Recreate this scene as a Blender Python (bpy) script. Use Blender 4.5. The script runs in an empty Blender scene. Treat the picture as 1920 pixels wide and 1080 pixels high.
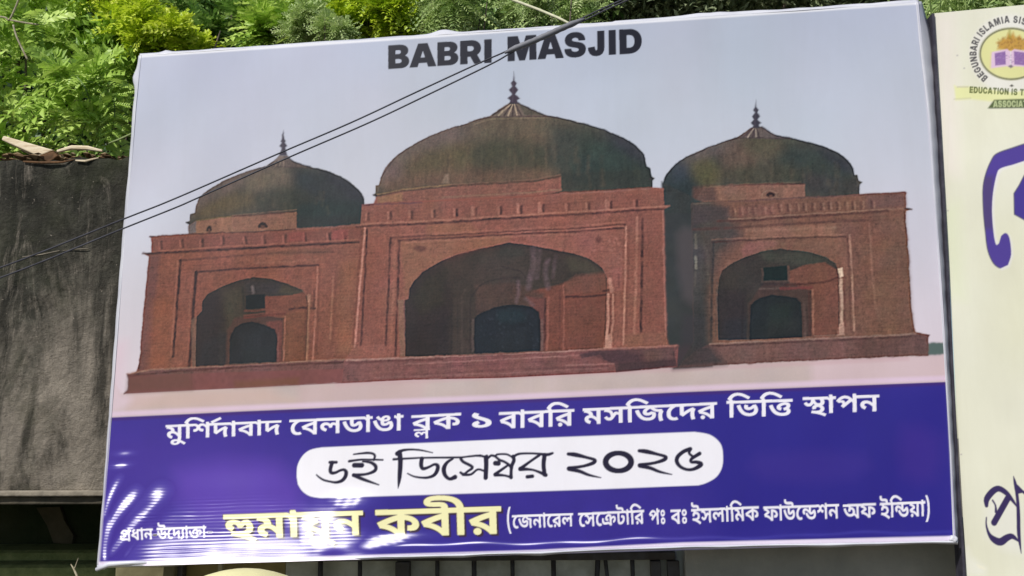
import bpy, math
import numpy as np

# ================================================================ camera, sky, sun, exposure
sc = bpy.context.scene
FOCAL = 1700.0                                   # in pixels of a 1920 px wide picture
CAM = np.array([0.0, -2.656, 1.6])
RIGHT = np.array([0.9970302, 0.0757825, -0.0137011]); DOWN = np.array([-0.0260767, 0.1648175, -0.9859793]); FWD = np.array([-0.0724618, 0.9834085, 0.1663042])
cam = bpy.data.cameras.new('camera'); cam_ob = bpy.data.objects.new('camera', cam)
bpy.context.collection.objects.link(cam_ob)
cam.sensor_width = 36.0; cam.lens = 36.0*FOCAL/1920.0; cam.clip_end = 2000; cam.clip_start = 0.02
from mathutils import Matrix, Vector
m4 = Matrix.Identity(4)
for i in range(3):
    m4[i][0] = RIGHT[i]; m4[i][1] = -DOWN[i]; m4[i][2] = -FWD[i]; m4[i][3] = CAM[i]
cam_ob.matrix_world = m4
sc.camera = cam_ob

SUN_EL, SUN_AZ = math.radians(43), math.radians(180 + 33)     # azimuth clockwise from +Y
world = bpy.data.worlds.new("World"); sc.world = world; world.use_nodes = True
wn = world.node_tree.nodes; wl = world.node_tree.links
bg = wn['Background']; sky = wn.new('ShaderNodeTexSky'); sky.sky_type = 'NISHITA'; sky.sun_disc = False
sky.sun_elevation = SUN_EL; sky.sun_rotation = SUN_AZ; sky.air_density = 1.0; sky.dust_density = 0.6; sky.ozone_density = 1.0
wl.new(sky.outputs[0], bg.inputs[0]); bg.inputs[1].default_value = 0.075
sun = bpy.data.lights.new('sun', 'SUN'); sun.energy = 3.7; sun.angle = math.radians(0.53); sun.color = (1.0, 0.965, 0.92)
sun_ob = bpy.data.objects.new('sun', sun); bpy.context.collection.objects.link(sun_ob)
to_sun = Vector((math.sin(SUN_AZ)*math.cos(SUN_EL), math.cos(SUN_AZ)*math.cos(SUN_EL), math.sin(SUN_EL)))
sun_ob.rotation_euler = to_sun.to_track_quat('Z', 'Y').to_euler(); sun_ob.location = (-3, -6, 8)
sc.view_settings.view_transform = 'Standard'; sc.view_settings.look = 'None'
sc.view_settings.exposure = 0.18; sc.view_settings.gamma = 1.0
sc.cycles.max_bounces = 6; sc.cycles.use_denoising = True

def rays(px, py):
    px, py = np.asarray(px, float), np.asarray(py, float)
    return RIGHT*((px-960)/FOCAL)[..., None] + DOWN*((py-540)/FOCAL)[..., None] + FWD
def at(px, py, Y):
    """the point of the upright plane at depth Y seen at this place of the photograph"""
    r = rays(px, py); t = (np.asarray(Y, float) - CAM[1])/r[..., 1]
    return CAM + r*t[..., None]

# ================================================================ helpers
def link(o, parent=None):
    bpy.context.collection.objects.link(o)
    if parent is not None:
        o.parent = parent
    return o
def tag(o, label=None, category=None, group=None, kind=None):
    if label: o['label'] = label
    if category: o['category'] = category
    if group: o['group'] = group
    if kind: o['kind'] = kind
    return o
def empty(name, loc, label, category, group=None):
    o = bpy.data.objects.new(name, None); o.location = loc; o.empty_display_size = .1
    return tag(link(o), label, category, group)
def mesh_obj(name, verts, faces, mat, parent=None, smooth=False, normals=None, attrs=None):
    """verts (n,3) world; faces: (m,3) or (m,4) array, or list of polygons"""
    verts = np.asarray(verts, np.float32)
    me = bpy.data.meshes.new(name)
    origin = None
    if parent is not None:
        origin = np.array(parent_origin(parent), np.float32); verts = verts - origin
    if isinstance(faces, np.ndarray):
        n = faces.shape[1]; m = len(faces)
        me.vertices.add(len(verts)); me.vertices.foreach_set('co', verts.ravel())
        me.loops.add(m*n); me.loops.foreach_set('vertex_index', faces.astype(np.int32).ravel())
        me.polygons.add(m); me.polygons.foreach_set('loop_start', np.arange(0, m*n, n, dtype=np.int32))
        me.update(calc_edges=True)
    else:
        me.from_pydata([tuple(map(float, v)) for v in verts], [], [tuple(f) for f in faces])
    me.polygons.foreach_set('use_smooth', np.full(len(me.polygons), smooth))
    for k, (dom, typ, arr) in (attrs or {}).items():
        a = me.attributes.new(k, typ, dom)
        a.data.foreach_set({'FLOAT': 'value', 'FLOAT_COLOR': 'color'}[typ], np.asarray(arr, np.float32).ravel())
    me.update()
    if normals is not None: me.normals_split_custom_set_from_vertices(np.asarray(normals, np.float32))
    me.materials.append(mat)
    o = bpy.data.objects.new(name, me)
    return link(o, parent)
def parent_origin(p):
    v = np.zeros(3)
    while p is not None:
        v += np.array(p.location); p = p.parent
    return v
class MB:
    """collects shapes into one mesh"""
    def __init__(s): s.v = []; s.f = []
    def add(s, v, f):
        k = len(s.v); s.v += [tuple(map(float, p)) for p in v]; s.f += [tuple(i+k for i in q) for q in f]; return s
    def hexa(s, p8):
        """8 corners: front face 0-3 (around), back face 4-7"""
        return s.add(p8, [(0, 1, 2, 3), (7, 6, 5, 4), (0, 4, 5, 1), (1, 5, 6, 2), (2, 6, 7, 3), (3, 7, 4, 0)])
    def box(s, lo, hi):
        (a, b, c), (d, e, f) = lo, hi
        return s.hexa([(a, b, c), (d, b, c), (d, b, f), (a, b, f), (a, e, c), (d, e, c), (d, e, f), (a, e, f)])
    def slab(s, quad, Y0, Y1):
        """px outline (4 points, around) at depth Y0, pushed straight back to Y1"""
        f = [at(x, y, Y0) for x, y in quad]; b = [np.array([p[0], Y1, p[2]]) for p in f]
        return s.hexa(f + b)
    def tube(s, pts, r, n=8, cap=True):
        pts = [np.array(p, float) for p in pts]; r = np.broadcast_to(r, (len(pts),)); V = []; F = []
        up = np.array([.13, .31, .94])
        for i, p in enumerate(pts):
            d = pts[min(i+1, len(pts)-1)] - pts[max(i-1, 0)]; d = d/np.linalg.norm(d)
            a = np.cross(d, up); a = a/max(np.linalg.norm(a), 1e-6); b = np.cross(d, a)
            for k in range(n):
                t = 2*math.pi*k/n; V.append(p + r[i]*(a*math.cos(t)+b*math.sin(t)))
        for i in range(len(pts)-1):
            for k in range(n): F.append((i*n+k, i*n+(k+1) % n, (i+1)*n+(k+1) % n, (i+1)*n+k))
        if cap: F += [tuple(range(n))[::-1], tuple((len(pts)-1)*n+k for k in range(n))]
        return s.add(V, F)
    def build(s, name, mat, parent=None, smooth=False, bevel=0):
        o = mesh_obj(name, s.v, s.f, mat, parent, smooth)
        if bevel:
            b = o.modifiers.new('bevel', 'BEVEL'); b.width = bevel; b.segments = 2
        return o

# ================================================================ materials
class NT:
    def __init__(s, name):
        s.m = bpy.data.materials.new(name); s.m.use_nodes = True; s.n = s.m.node_tree.nodes; s.l = s.m.node_tree.links
        s.p = s.n['Principled BSDF']; s.out = s.n['Material Output']
    def new(s, t, **k):
        x = s.n.new(t)
        for a, b in k.items(): setattr(x, a, b)
        return x
    def coord(s, scale=(1, 1, 1)):
        c = s.new('ShaderNodeTexCoord'); mp = s.new('ShaderNodeMapping'); mp.inputs['Scale'].default_value = scale
        s.l.new(c.outputs['Object'], mp.inputs[0]); return mp.outputs[0]
    def noise(s, vec, scale, detail=6, rough=.6, dist=0):
        x = s.new('ShaderNodeTexNoise'); x.inputs['Scale'].default_value = scale; x.inputs['Detail'].default_value = detail
        x.inputs['Roughness'].default_value = rough; x.inputs['Distortion'].default_value = dist
        s.l.new(vec, x.inputs['Vector']); return x.outputs[0]
    def ramp(s, fac, stops):
        x = s.new('ShaderNodeValToRGB'); e = x.color_ramp.elements
        while len(e) < len(stops): e.new(.5)
        for k, (p, c) in enumerate(stops):
            e[k].position = p; e[k].color = tuple(c)+(1,) if len(c) == 3 else c
        s.l.new(fac, x.inputs[0]); return x.outputs[0]
    def mix(s, fac, a, b, mode='MIX'):
        x = s.new('ShaderNodeMix', data_type='RGBA', blend_type=mode)
        for i, v in ((0, fac), (6, a), (7, b)):
            if hasattr(v, 'is_output'): s.l.new(v, x.inputs[i])
            elif i == 0: x.inputs[0].default_value = v
            else: x.inputs[i].default_value = tuple(v)+(1,)
        return x.outputs[2]
    def bump(s, h, strength, dist):
        x = s.new('ShaderNodeBump'); x.inputs['Strength'].default_value = strength; x.inputs['Distance'].default_value = dist
        s.l.new(h, x.inputs['Height']); s.l.new(x.outputs[0], s.p.inputs['Normal'])
    def set(s, color=None, rough=.6, spec=.5, metal=0):
        if color is not None:
            if hasattr(color, 'is_output'): s.l.new(color, s.p.inputs['Base Color'])
            else: s.p.inputs['Base Color'].default_value = tuple(color)+(1,)
        if hasattr(rough, 'is_output'): s.l.new(rough, s.p.inputs['Roughness'])
        else: s.p.inputs['Roughness'].default_value = rough
        s.p.inputs['Specular IOR Level'].default_value = spec; s.p.inputs['Metallic'].default_value = metal
        return s
def simple(name, c1, c2=None, scale=20, rough=.6, spec=.4, bump=0, metal=0, stretch=(1, 1, 1), lo=.35, hi=.65):
    t = NT(name); v = t.coord(stretch); n = t.noise(v, scale)
    t.set(t.ramp(n, [(lo, c1), (hi, c2 or [x*.7 for x in c1])]), rough, spec, metal)
    if bump: t.bump(t.noise(v, scale*3), .6, bump)
    return t.m
def print_material(name, rough=.2, spec=.4, dirt=.2):
    t = NT(name); a = t.new('ShaderNodeAttribute', attribute_name='print'); v = t.coord()
    n = t.noise(v, 3.0, 4); c = t.mix(.02, a.outputs['Color'], t.ramp(n, [(.35, (.55, .52, .5)), (.7, (.95, .95, 1))]), 'MULTIPLY')
    dust = t.ramp(t.noise(t.coord((1, 1, .16)), 5.5, 8, .7, .5), [(.40, (1, 1, 1)), (.62, (.86, .84, .80)), (.8, (.74, .71, .66))]); c = t.mix(dirt, c, dust, 'MULTIPLY')
    sm = t.ramp(t.noise(v, 1.7, 6, .65), [(.42, (1, 1, 1)), (.70, (.84, .83, .80))]); c = t.mix(dirt, c, sm, 'MULTIPLY')
    r = t.new('ShaderNodeMapRange'); t.l.new(t.noise(v, 9, 5), r.inputs[0]); r.inputs[3].default_value = rough-.015; r.inputs[4].default_value = rough+.02
    t.set(c, r.outputs[0], spec); t.bump(t.noise(v, 900, 2), .12, .0006)
    return t.m
def leaf_material(name, dark, mid, light, trans=.35, rough=.45):
    t = NT(name); a = t.new('ShaderNodeAttribute', attribute_name='tint')
    col = t.ramp(a.outputs['Fac'], [(0, dark), (.5, mid), (1, light)])
    t.set(col, rough, .35)
    tr = t.new('ShaderNodeBsdfTranslucent'); mx = t.new('ShaderNodeMixShader'); mx.inputs[0].default_value = trans
    warm = t.mix(.5, col, (.9, 1.0, .35), 'MULTIPLY'); g = t.mix(.5, col, warm)
    t.l.new(g, tr.inputs[0]); t.l.new(t.p.outputs[0], mx.inputs[1]); t.l.new(tr.outputs[0], mx.inputs[2]); t.l.new(mx.outputs[0], t.out.inputs[0])
    return t.m
# ---------------------------------------------------------------- print canvas
def lin(c):
    c = np.asarray(c, float) / 255.0
    return np.where(c <= 0.04045, c / 12.92, ((c + 0.055) / 1.055) ** 2.4)

def homography(src, dst):
    A = []
    for (x, y), (u, v) in zip(src, dst):
        A.append([x, y, 1, 0, 0, 0, -u*x, -u*y, -u]); A.append([0, 0, 0, x, y, 1, -v*x, -v*y, -v])
    return np.linalg.svd(np.array(A, float))[2][-1].reshape(3, 3)

def hmap(H, p):
    p = np.asarray(p, float); q = np.c_[p, np.ones(len(p))] @ H.T
    return q[:, :2] / q[:, 2:]

def smooth(pts, n=5, closed=False):
    """Catmull-Rom through the points"""
    P = np.asarray(pts, float); N = len(P); out = []
    rng = range(N if closed else N - 1)
    for i in rng:
        g = (lambda k: P[k % N]) if closed else (lambda k: P[min(max(k, 0), N - 1)])
        a, b, c, d = g(i-1), g(i), g(i+1), g(i+2)
        for k in range(n):
            t = k / n
            out.append(0.5*((2*b) + (c-a)*t + (2*a-5*b+4*c-d)*t*t + (3*b-a-3*c+d)*t**3))
    if not closed: out.append(P[-1])
    return np.array(out)

class Print:
    """a sheet of print: colour and part number per vertex of a fine grid"""
    def __init__(s, quad, W, H, seed=1):
        s.W, s.H = W, H
        s.M = homography(quad, [(0, 0), (W-1, 0), (W-1, H-1), (0, H-1)])
        s.col = np.zeros((H, W, 3)); s.ids = np.zeros((H, W), np.int16)
        s.rng = np.random.default_rng(seed); s.rough = 0.0
        px = 0.5*(np.hypot(quad[1][0]-quad[0][0], quad[1][1]-quad[0][1]) + np.hypot(quad[2][0]-quad[3][0], quad[2][1]-quad[3][1]))
        s.k = W / px                                  # cells per photo pixel
    def P(s, pts): return hmap(s.M, pts)
    def box(s, q, m):
        x0 = max(int(q[:, 0].min() - m), 0); x1 = min(int(q[:, 0].max() + m) + 2, s.W)
        y0 = max(int(q[:, 1].min() - m), 0); y1 = min(int(q[:, 1].max() + m) + 2, s.H)
        return x0, x1, y0, y1
    def noise(s, size, shape=None, ay=1.0):
        """smooth value noise, about -1..1, feature size in photo px"""
        H, W = shape or (s.H, s.W); c = max(size * s.k, 1.0); cy = max(c * ay, 1.0)
        g = s.rng.normal(0, 0.6, (int(H/cy) + 4, int(W/c) + 4))
        y = np.arange(H)/cy; x = np.arange(W)/c
        yi = y.astype(int); xi = x.astype(int); fy = (y-yi); fx = (x-xi)
        fy = (fy*fy*(3-2*fy))[:, None]; fx = (fx*fx*(3-2*fx))[None]
        a = g[yi][:, xi]; b = g[yi][:, xi+1]; d = g[yi+1][:, xi]; e = g[yi+1][:, xi+1]
        return (a*(1-fx)+b*fx)*(1-fy) + (d*(1-fx)+e*fx)*fy
    def blend(s, reg, a, color, part):
        x0, x1, y0, y1 = reg
        t = s.col[y0:y1, x0:x1]
        c = color if isinstance(color, np.ndarray) and color.ndim == 3 else lin(color)
        t[:] = t*(1-a[..., None]) + c*a[..., None]
        if part is not None: s.ids[y0:y1, x0:x1][a > 0.5] = part
    def alpha_poly(s, pts, soft):
        q = s.P(pts); m = soft*s.k*1.5 + 2
        reg = s.box(q, m); x0, x1, y0, y1 = reg
        if x1 <= x0 or y1 <= y0: return reg, None
        X, Y = np.meshgrid(np.arange(x0, x1, dtype=np.float32), np.arange(y0, y1, dtype=np.float32))
        d2 = np.full(X.shape, 1e9, np.float32); ins = np.zeros(X.shape, bool)
        n = len(q)
        for i in range(n):
            ax, ay = q[i]; bx, by = q[(i+1) % n]
            ex, ey = bx-ax, by-ay; L = ex*ex+ey*ey
            if L < 1e-9: continue
            t = np.clip(((X-ax)*ex+(Y-ay)*ey)/L, 0, 1)
            d2 = np.minimum(d2, (X-ax-t*ex)**2 + (Y-ay-t*ey)**2)
            if ey != 0:
                c = ((ay <= Y) != (by <= Y)) & (X < ax + (Y-ay)*ex/ey)
                ins ^= c
        d = np.sqrt(d2); d = np.where(ins, d, -d)
        return reg, np.clip(0.5 + d/(soft*s.k + 0.6), 0, 1)
    def fill(s, pts, color, soft=1.2, part=None, sm=0, op=1.0, mask=None):
        if sm: pts = smooth(pts, sm, True)
        reg, a = s.alpha_poly(pts, soft)
        if a is None: return
        a = a*op
        if mask is not None: a = a*mask[reg[2]:reg[3], reg[0]:reg[1]]
        s.blend(reg, a, color, part)
    def mask(s, pts, soft=1.2, sm=0):
        if sm: pts = smooth(pts, sm, True)
        m = np.zeros((s.H, s.W), np.float32); reg, a = s.alpha_poly(pts, soft)
        if a is not None: m[reg[2]:reg[3], reg[0]:reg[1]] = a
        return m
    def alpha_stroke(s, pts, w, soft):
        q = s.P(pts); w = np.broadcast_to(np.asarray(w, float), (len(q),))*s.k
        reg = s.box(q, w.max() + soft*s.k + 2); x0, x1, y0, y1 = reg
        if x1 <= x0 or y1 <= y0: return reg, None
        X, Y = np.meshgrid(np.arange(x0, x1, dtype=np.float32), np.arange(y0, y1, dtype=np.float32))
        best = np.full(X.shape, -1e9, np.float32)
        for i in range(len(q)-1):
            ax, ay = q[i]; bx, by = q[i+1]; ex, ey = bx-ax, by-ay; L = ex*ex+ey*ey+1e-9
            t = np.clip(((X-ax)*ex+(Y-ay)*ey)/L, 0, 1)
            d = np.sqrt((X-ax-t*ex)**2+(Y-ay-t*ey)**2)
            best = np.maximum(best, (w[i]+(w[i+1]-w[i])*t)/2 - d)
        return reg, np.clip(0.5 + best/(soft*s.k+0.6), 0, 1)
    def stroke(s, pts, w, color, soft=1.0, part=None, sm=0, op=1.0, mask=None):
        if sm:
            P = np.c_[np.asarray(pts, float), np.broadcast_to(np.asarray(w, float), (len(pts),))]
            P = smooth(P, sm); pts, w = P[:, :2], np.maximum(P[:, 2], 0.3)
        reg, a = s.alpha_stroke(pts, w, soft)
        if a is None: return
        a = a*op
        if s.rough: a = np.clip(a*(1 - s.rough*.5 + s.rough*(s.noise(7, a.shape) + .6*s.noise(18, a.shape))), 0, 1)
        if mask is not None: a = a*mask[reg[2]:reg[3], reg[0]:reg[1]]
        s.blend(reg, a, color, part)
    def blur(s, mask, sigma, op=1.0):
        """soften the print inside a mask (like an out of focus press photograph)"""
        ys, xs = np.where(mask > .01)
        y0, y1, x0, x1 = ys.min(), ys.max()+1, xs.min(), xs.max()+1
        m = mask[y0:y1, x0:x1, None]; c = s.col[y0:y1, x0:x1]
        num, den = c*m, m.copy(); r = max(int(sigma*s.k), 1)
        def box1(a, ax):
            pad = [(0, 0)]*3; pad[ax] = (r+1, r); k = np.cumsum(np.pad(a, pad), axis=ax)
            n = a.shape[ax]
            return np.take(k, range(2*r+1, n+2*r+1), ax) - np.take(k, range(0, n), ax)
        for _ in range(3):
            for ax in (0, 1): num, den = box1(num, ax)/(2*r+1), box1(den, ax)/(2*r+1)
        b = num/np.maximum(den, 1e-6)
        s.col[y0:y1, x0:x1] = c*(1-m*op) + b*m*op
    def warp(s, amp, size, box):
        x0, y0, x1, y1 = box; H, W = y1-y0, x1-x0
        Y, X = np.mgrid[y0:y1, x0:x1].astype(float)
        X = np.clip(X + amp*s.k*s.noise(size, (H, W)), 0, s.W-1.01); Y = np.clip(Y + amp*s.k*s.noise(size, (H, W)), 0, s.H-1.01)
        xi, yi = X.astype(int), Y.astype(int); fx, fy = (X-xi)[..., None], (Y-yi)[..., None]; c = s.col
        r = (c[yi, xi]*(1-fx)+c[yi, xi+1]*fx)*(1-fy) + (c[yi+1, xi]*(1-fx)+c[yi+1, xi+1]*fx)*fy
        s.col[y0:y1, x0:x1] = r
    def glyph_alpha(s, contours, ss=3, grow=0.0):
        qs = [s.P(c) for c in contours]
        reg = s.box(np.vstack(qs), 2 + grow*s.k); x0, x1, y0, y1 = reg
        if x1 <= x0 or y1 <= y0: return reg, None
        w, h = (x1-x0)*ss, (y1-y0)*ss
        X, Y = np.meshgrid(x0 + (np.arange(w)+0.5)/ss - 0.5, y0 + (np.arange(h)+0.5)/ss - 0.5)
        wn = np.zeros(X.shape, np.int16)
        near = np.full(X.shape, 1e9) if grow else None
        for q in qs:
            for i in range(len(q)):
                ax, ay = q[i]; bx, by = q[(i+1) % len(q)]
                if ay != by:
                    left = X < ax + (Y-ay)*(bx-ax)/(by-ay)
                    wn += ((ay <= Y) & (by > Y) & left); wn -= ((by <= Y) & (ay > Y) & left)
                if grow:
                    ex, ey = bx-ax, by-ay; L = ex*ex+ey*ey+1e-9; t = np.clip(((X-ax)*ex+(Y-ay)*ey)/L, 0, 1)
                    near = np.minimum(near, (X-ax-t*ex)**2+(Y-ay-t*ey)**2)
        m = (wn != 0)
        if grow: m = m | (near < (grow*s.k)**2)
        return reg, m.reshape(y1-y0, ss, x1-x0, ss).mean((1, 3))

# ---------------------------------------------------------------- lettering
def flatten(cs, n=4):
    """TrueType quadratic contours -> polylines"""
    out = []
    for c in cs:
        pts = []
        N = len(c); full = []
        for i in range(N):
            x, y, on = c[i]; X, Y, ON = c[(i+1) % N]
            full.append((x, y, on))
            if not on and not ON: full.append(((x+X)/2, (y+Y)/2, True))
        k = next(i for i, p in enumerate(full) if p[2]); full = full[k:] + full[:k]
        i = 0; M = len(full)
        while i < M:
            p = full[i]; q = full[(i+1) % M]
            if q[2]: pts.append(p[:2]); i += 1
            else:
                r = full[(i+2) % M]
                for j in range(n):
                    t = j/n
                    pts.append(((1-t)**2*p[0]+2*t*(1-t)*q[0]+t*t*r[0], (1-t)**2*p[1]+2*t*(1-t)*q[1]+t*t*r[1]))
                i += 2
        out.append(np.array(pts))
    return out
FONT = {}
def load_font(txt):
    for line in txt.strip().split('\n'):
        k, adv, data = line.split('|')
        if k in FONT: continue
        cs = [[(float(t.rstrip('q').split(',')[0]), float(t.rstrip('q').split(',')[1]), not t.endswith('q')) for t in c.split(' ')] for c in data.split(';')]
        FONT[k] = (float(adv), flatten(cs))
FONT['LI'] = (330.0, [np.array([(68, 0), (68, 727), (262, 727), (262, 0)], float)])
FONT['LJ'] = (575.0, [np.array([(318, 727), (510, 727), (510, 250), (498, 140), (455, 55), (380, 5), (275, -13), (165, 8), (88, 70), (45, 170), (40, 240), (222, 262), (232, 195), (255, 152), (282, 143), (308, 160), (318, 210)], float)[::-1]])
FONT['dot'] = (0.0, [np.array([(280, -150), (280, -40), (390, -40), (390, -150)], float)])
def layout(keys, gap=0):
    """glyph keys -> contours in font units; a key may be (name, dx, dy) for a mark that takes no width"""
    x = 0; out = []
    for k in keys:
        if isinstance(k, tuple):
            a, cs = FONT[k[0]]; z = k[3] if len(k) > 3 else 1.0; out += [c*z + [x + k[1], k[2]] for c in cs]
        else:
            a, cs = FONT[k]; out += [c + [x, 0] for c in cs]; x += a + gap
    return out, x
def word(keys, left, right, height, slant=0.0, top=622.0, gap=0, bulge=None):
    """contours of a word in photo pixels: left/right are the ends of its top line (the head stroke), height runs down
    from the head stroke to the base line"""
    cs, w = layout(keys, gap)
    left, right = np.array(left, float), np.array(right, float)
    ex = (right-left)/w; n = np.array([-ex[1], ex[0]]); n = n/np.hypot(*n)
    down = (n + np.array([slant, 0]))*height/top
    return [left + c[:, :1]*ex + (top-c[:, 1:])*down for c in cs]
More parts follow.
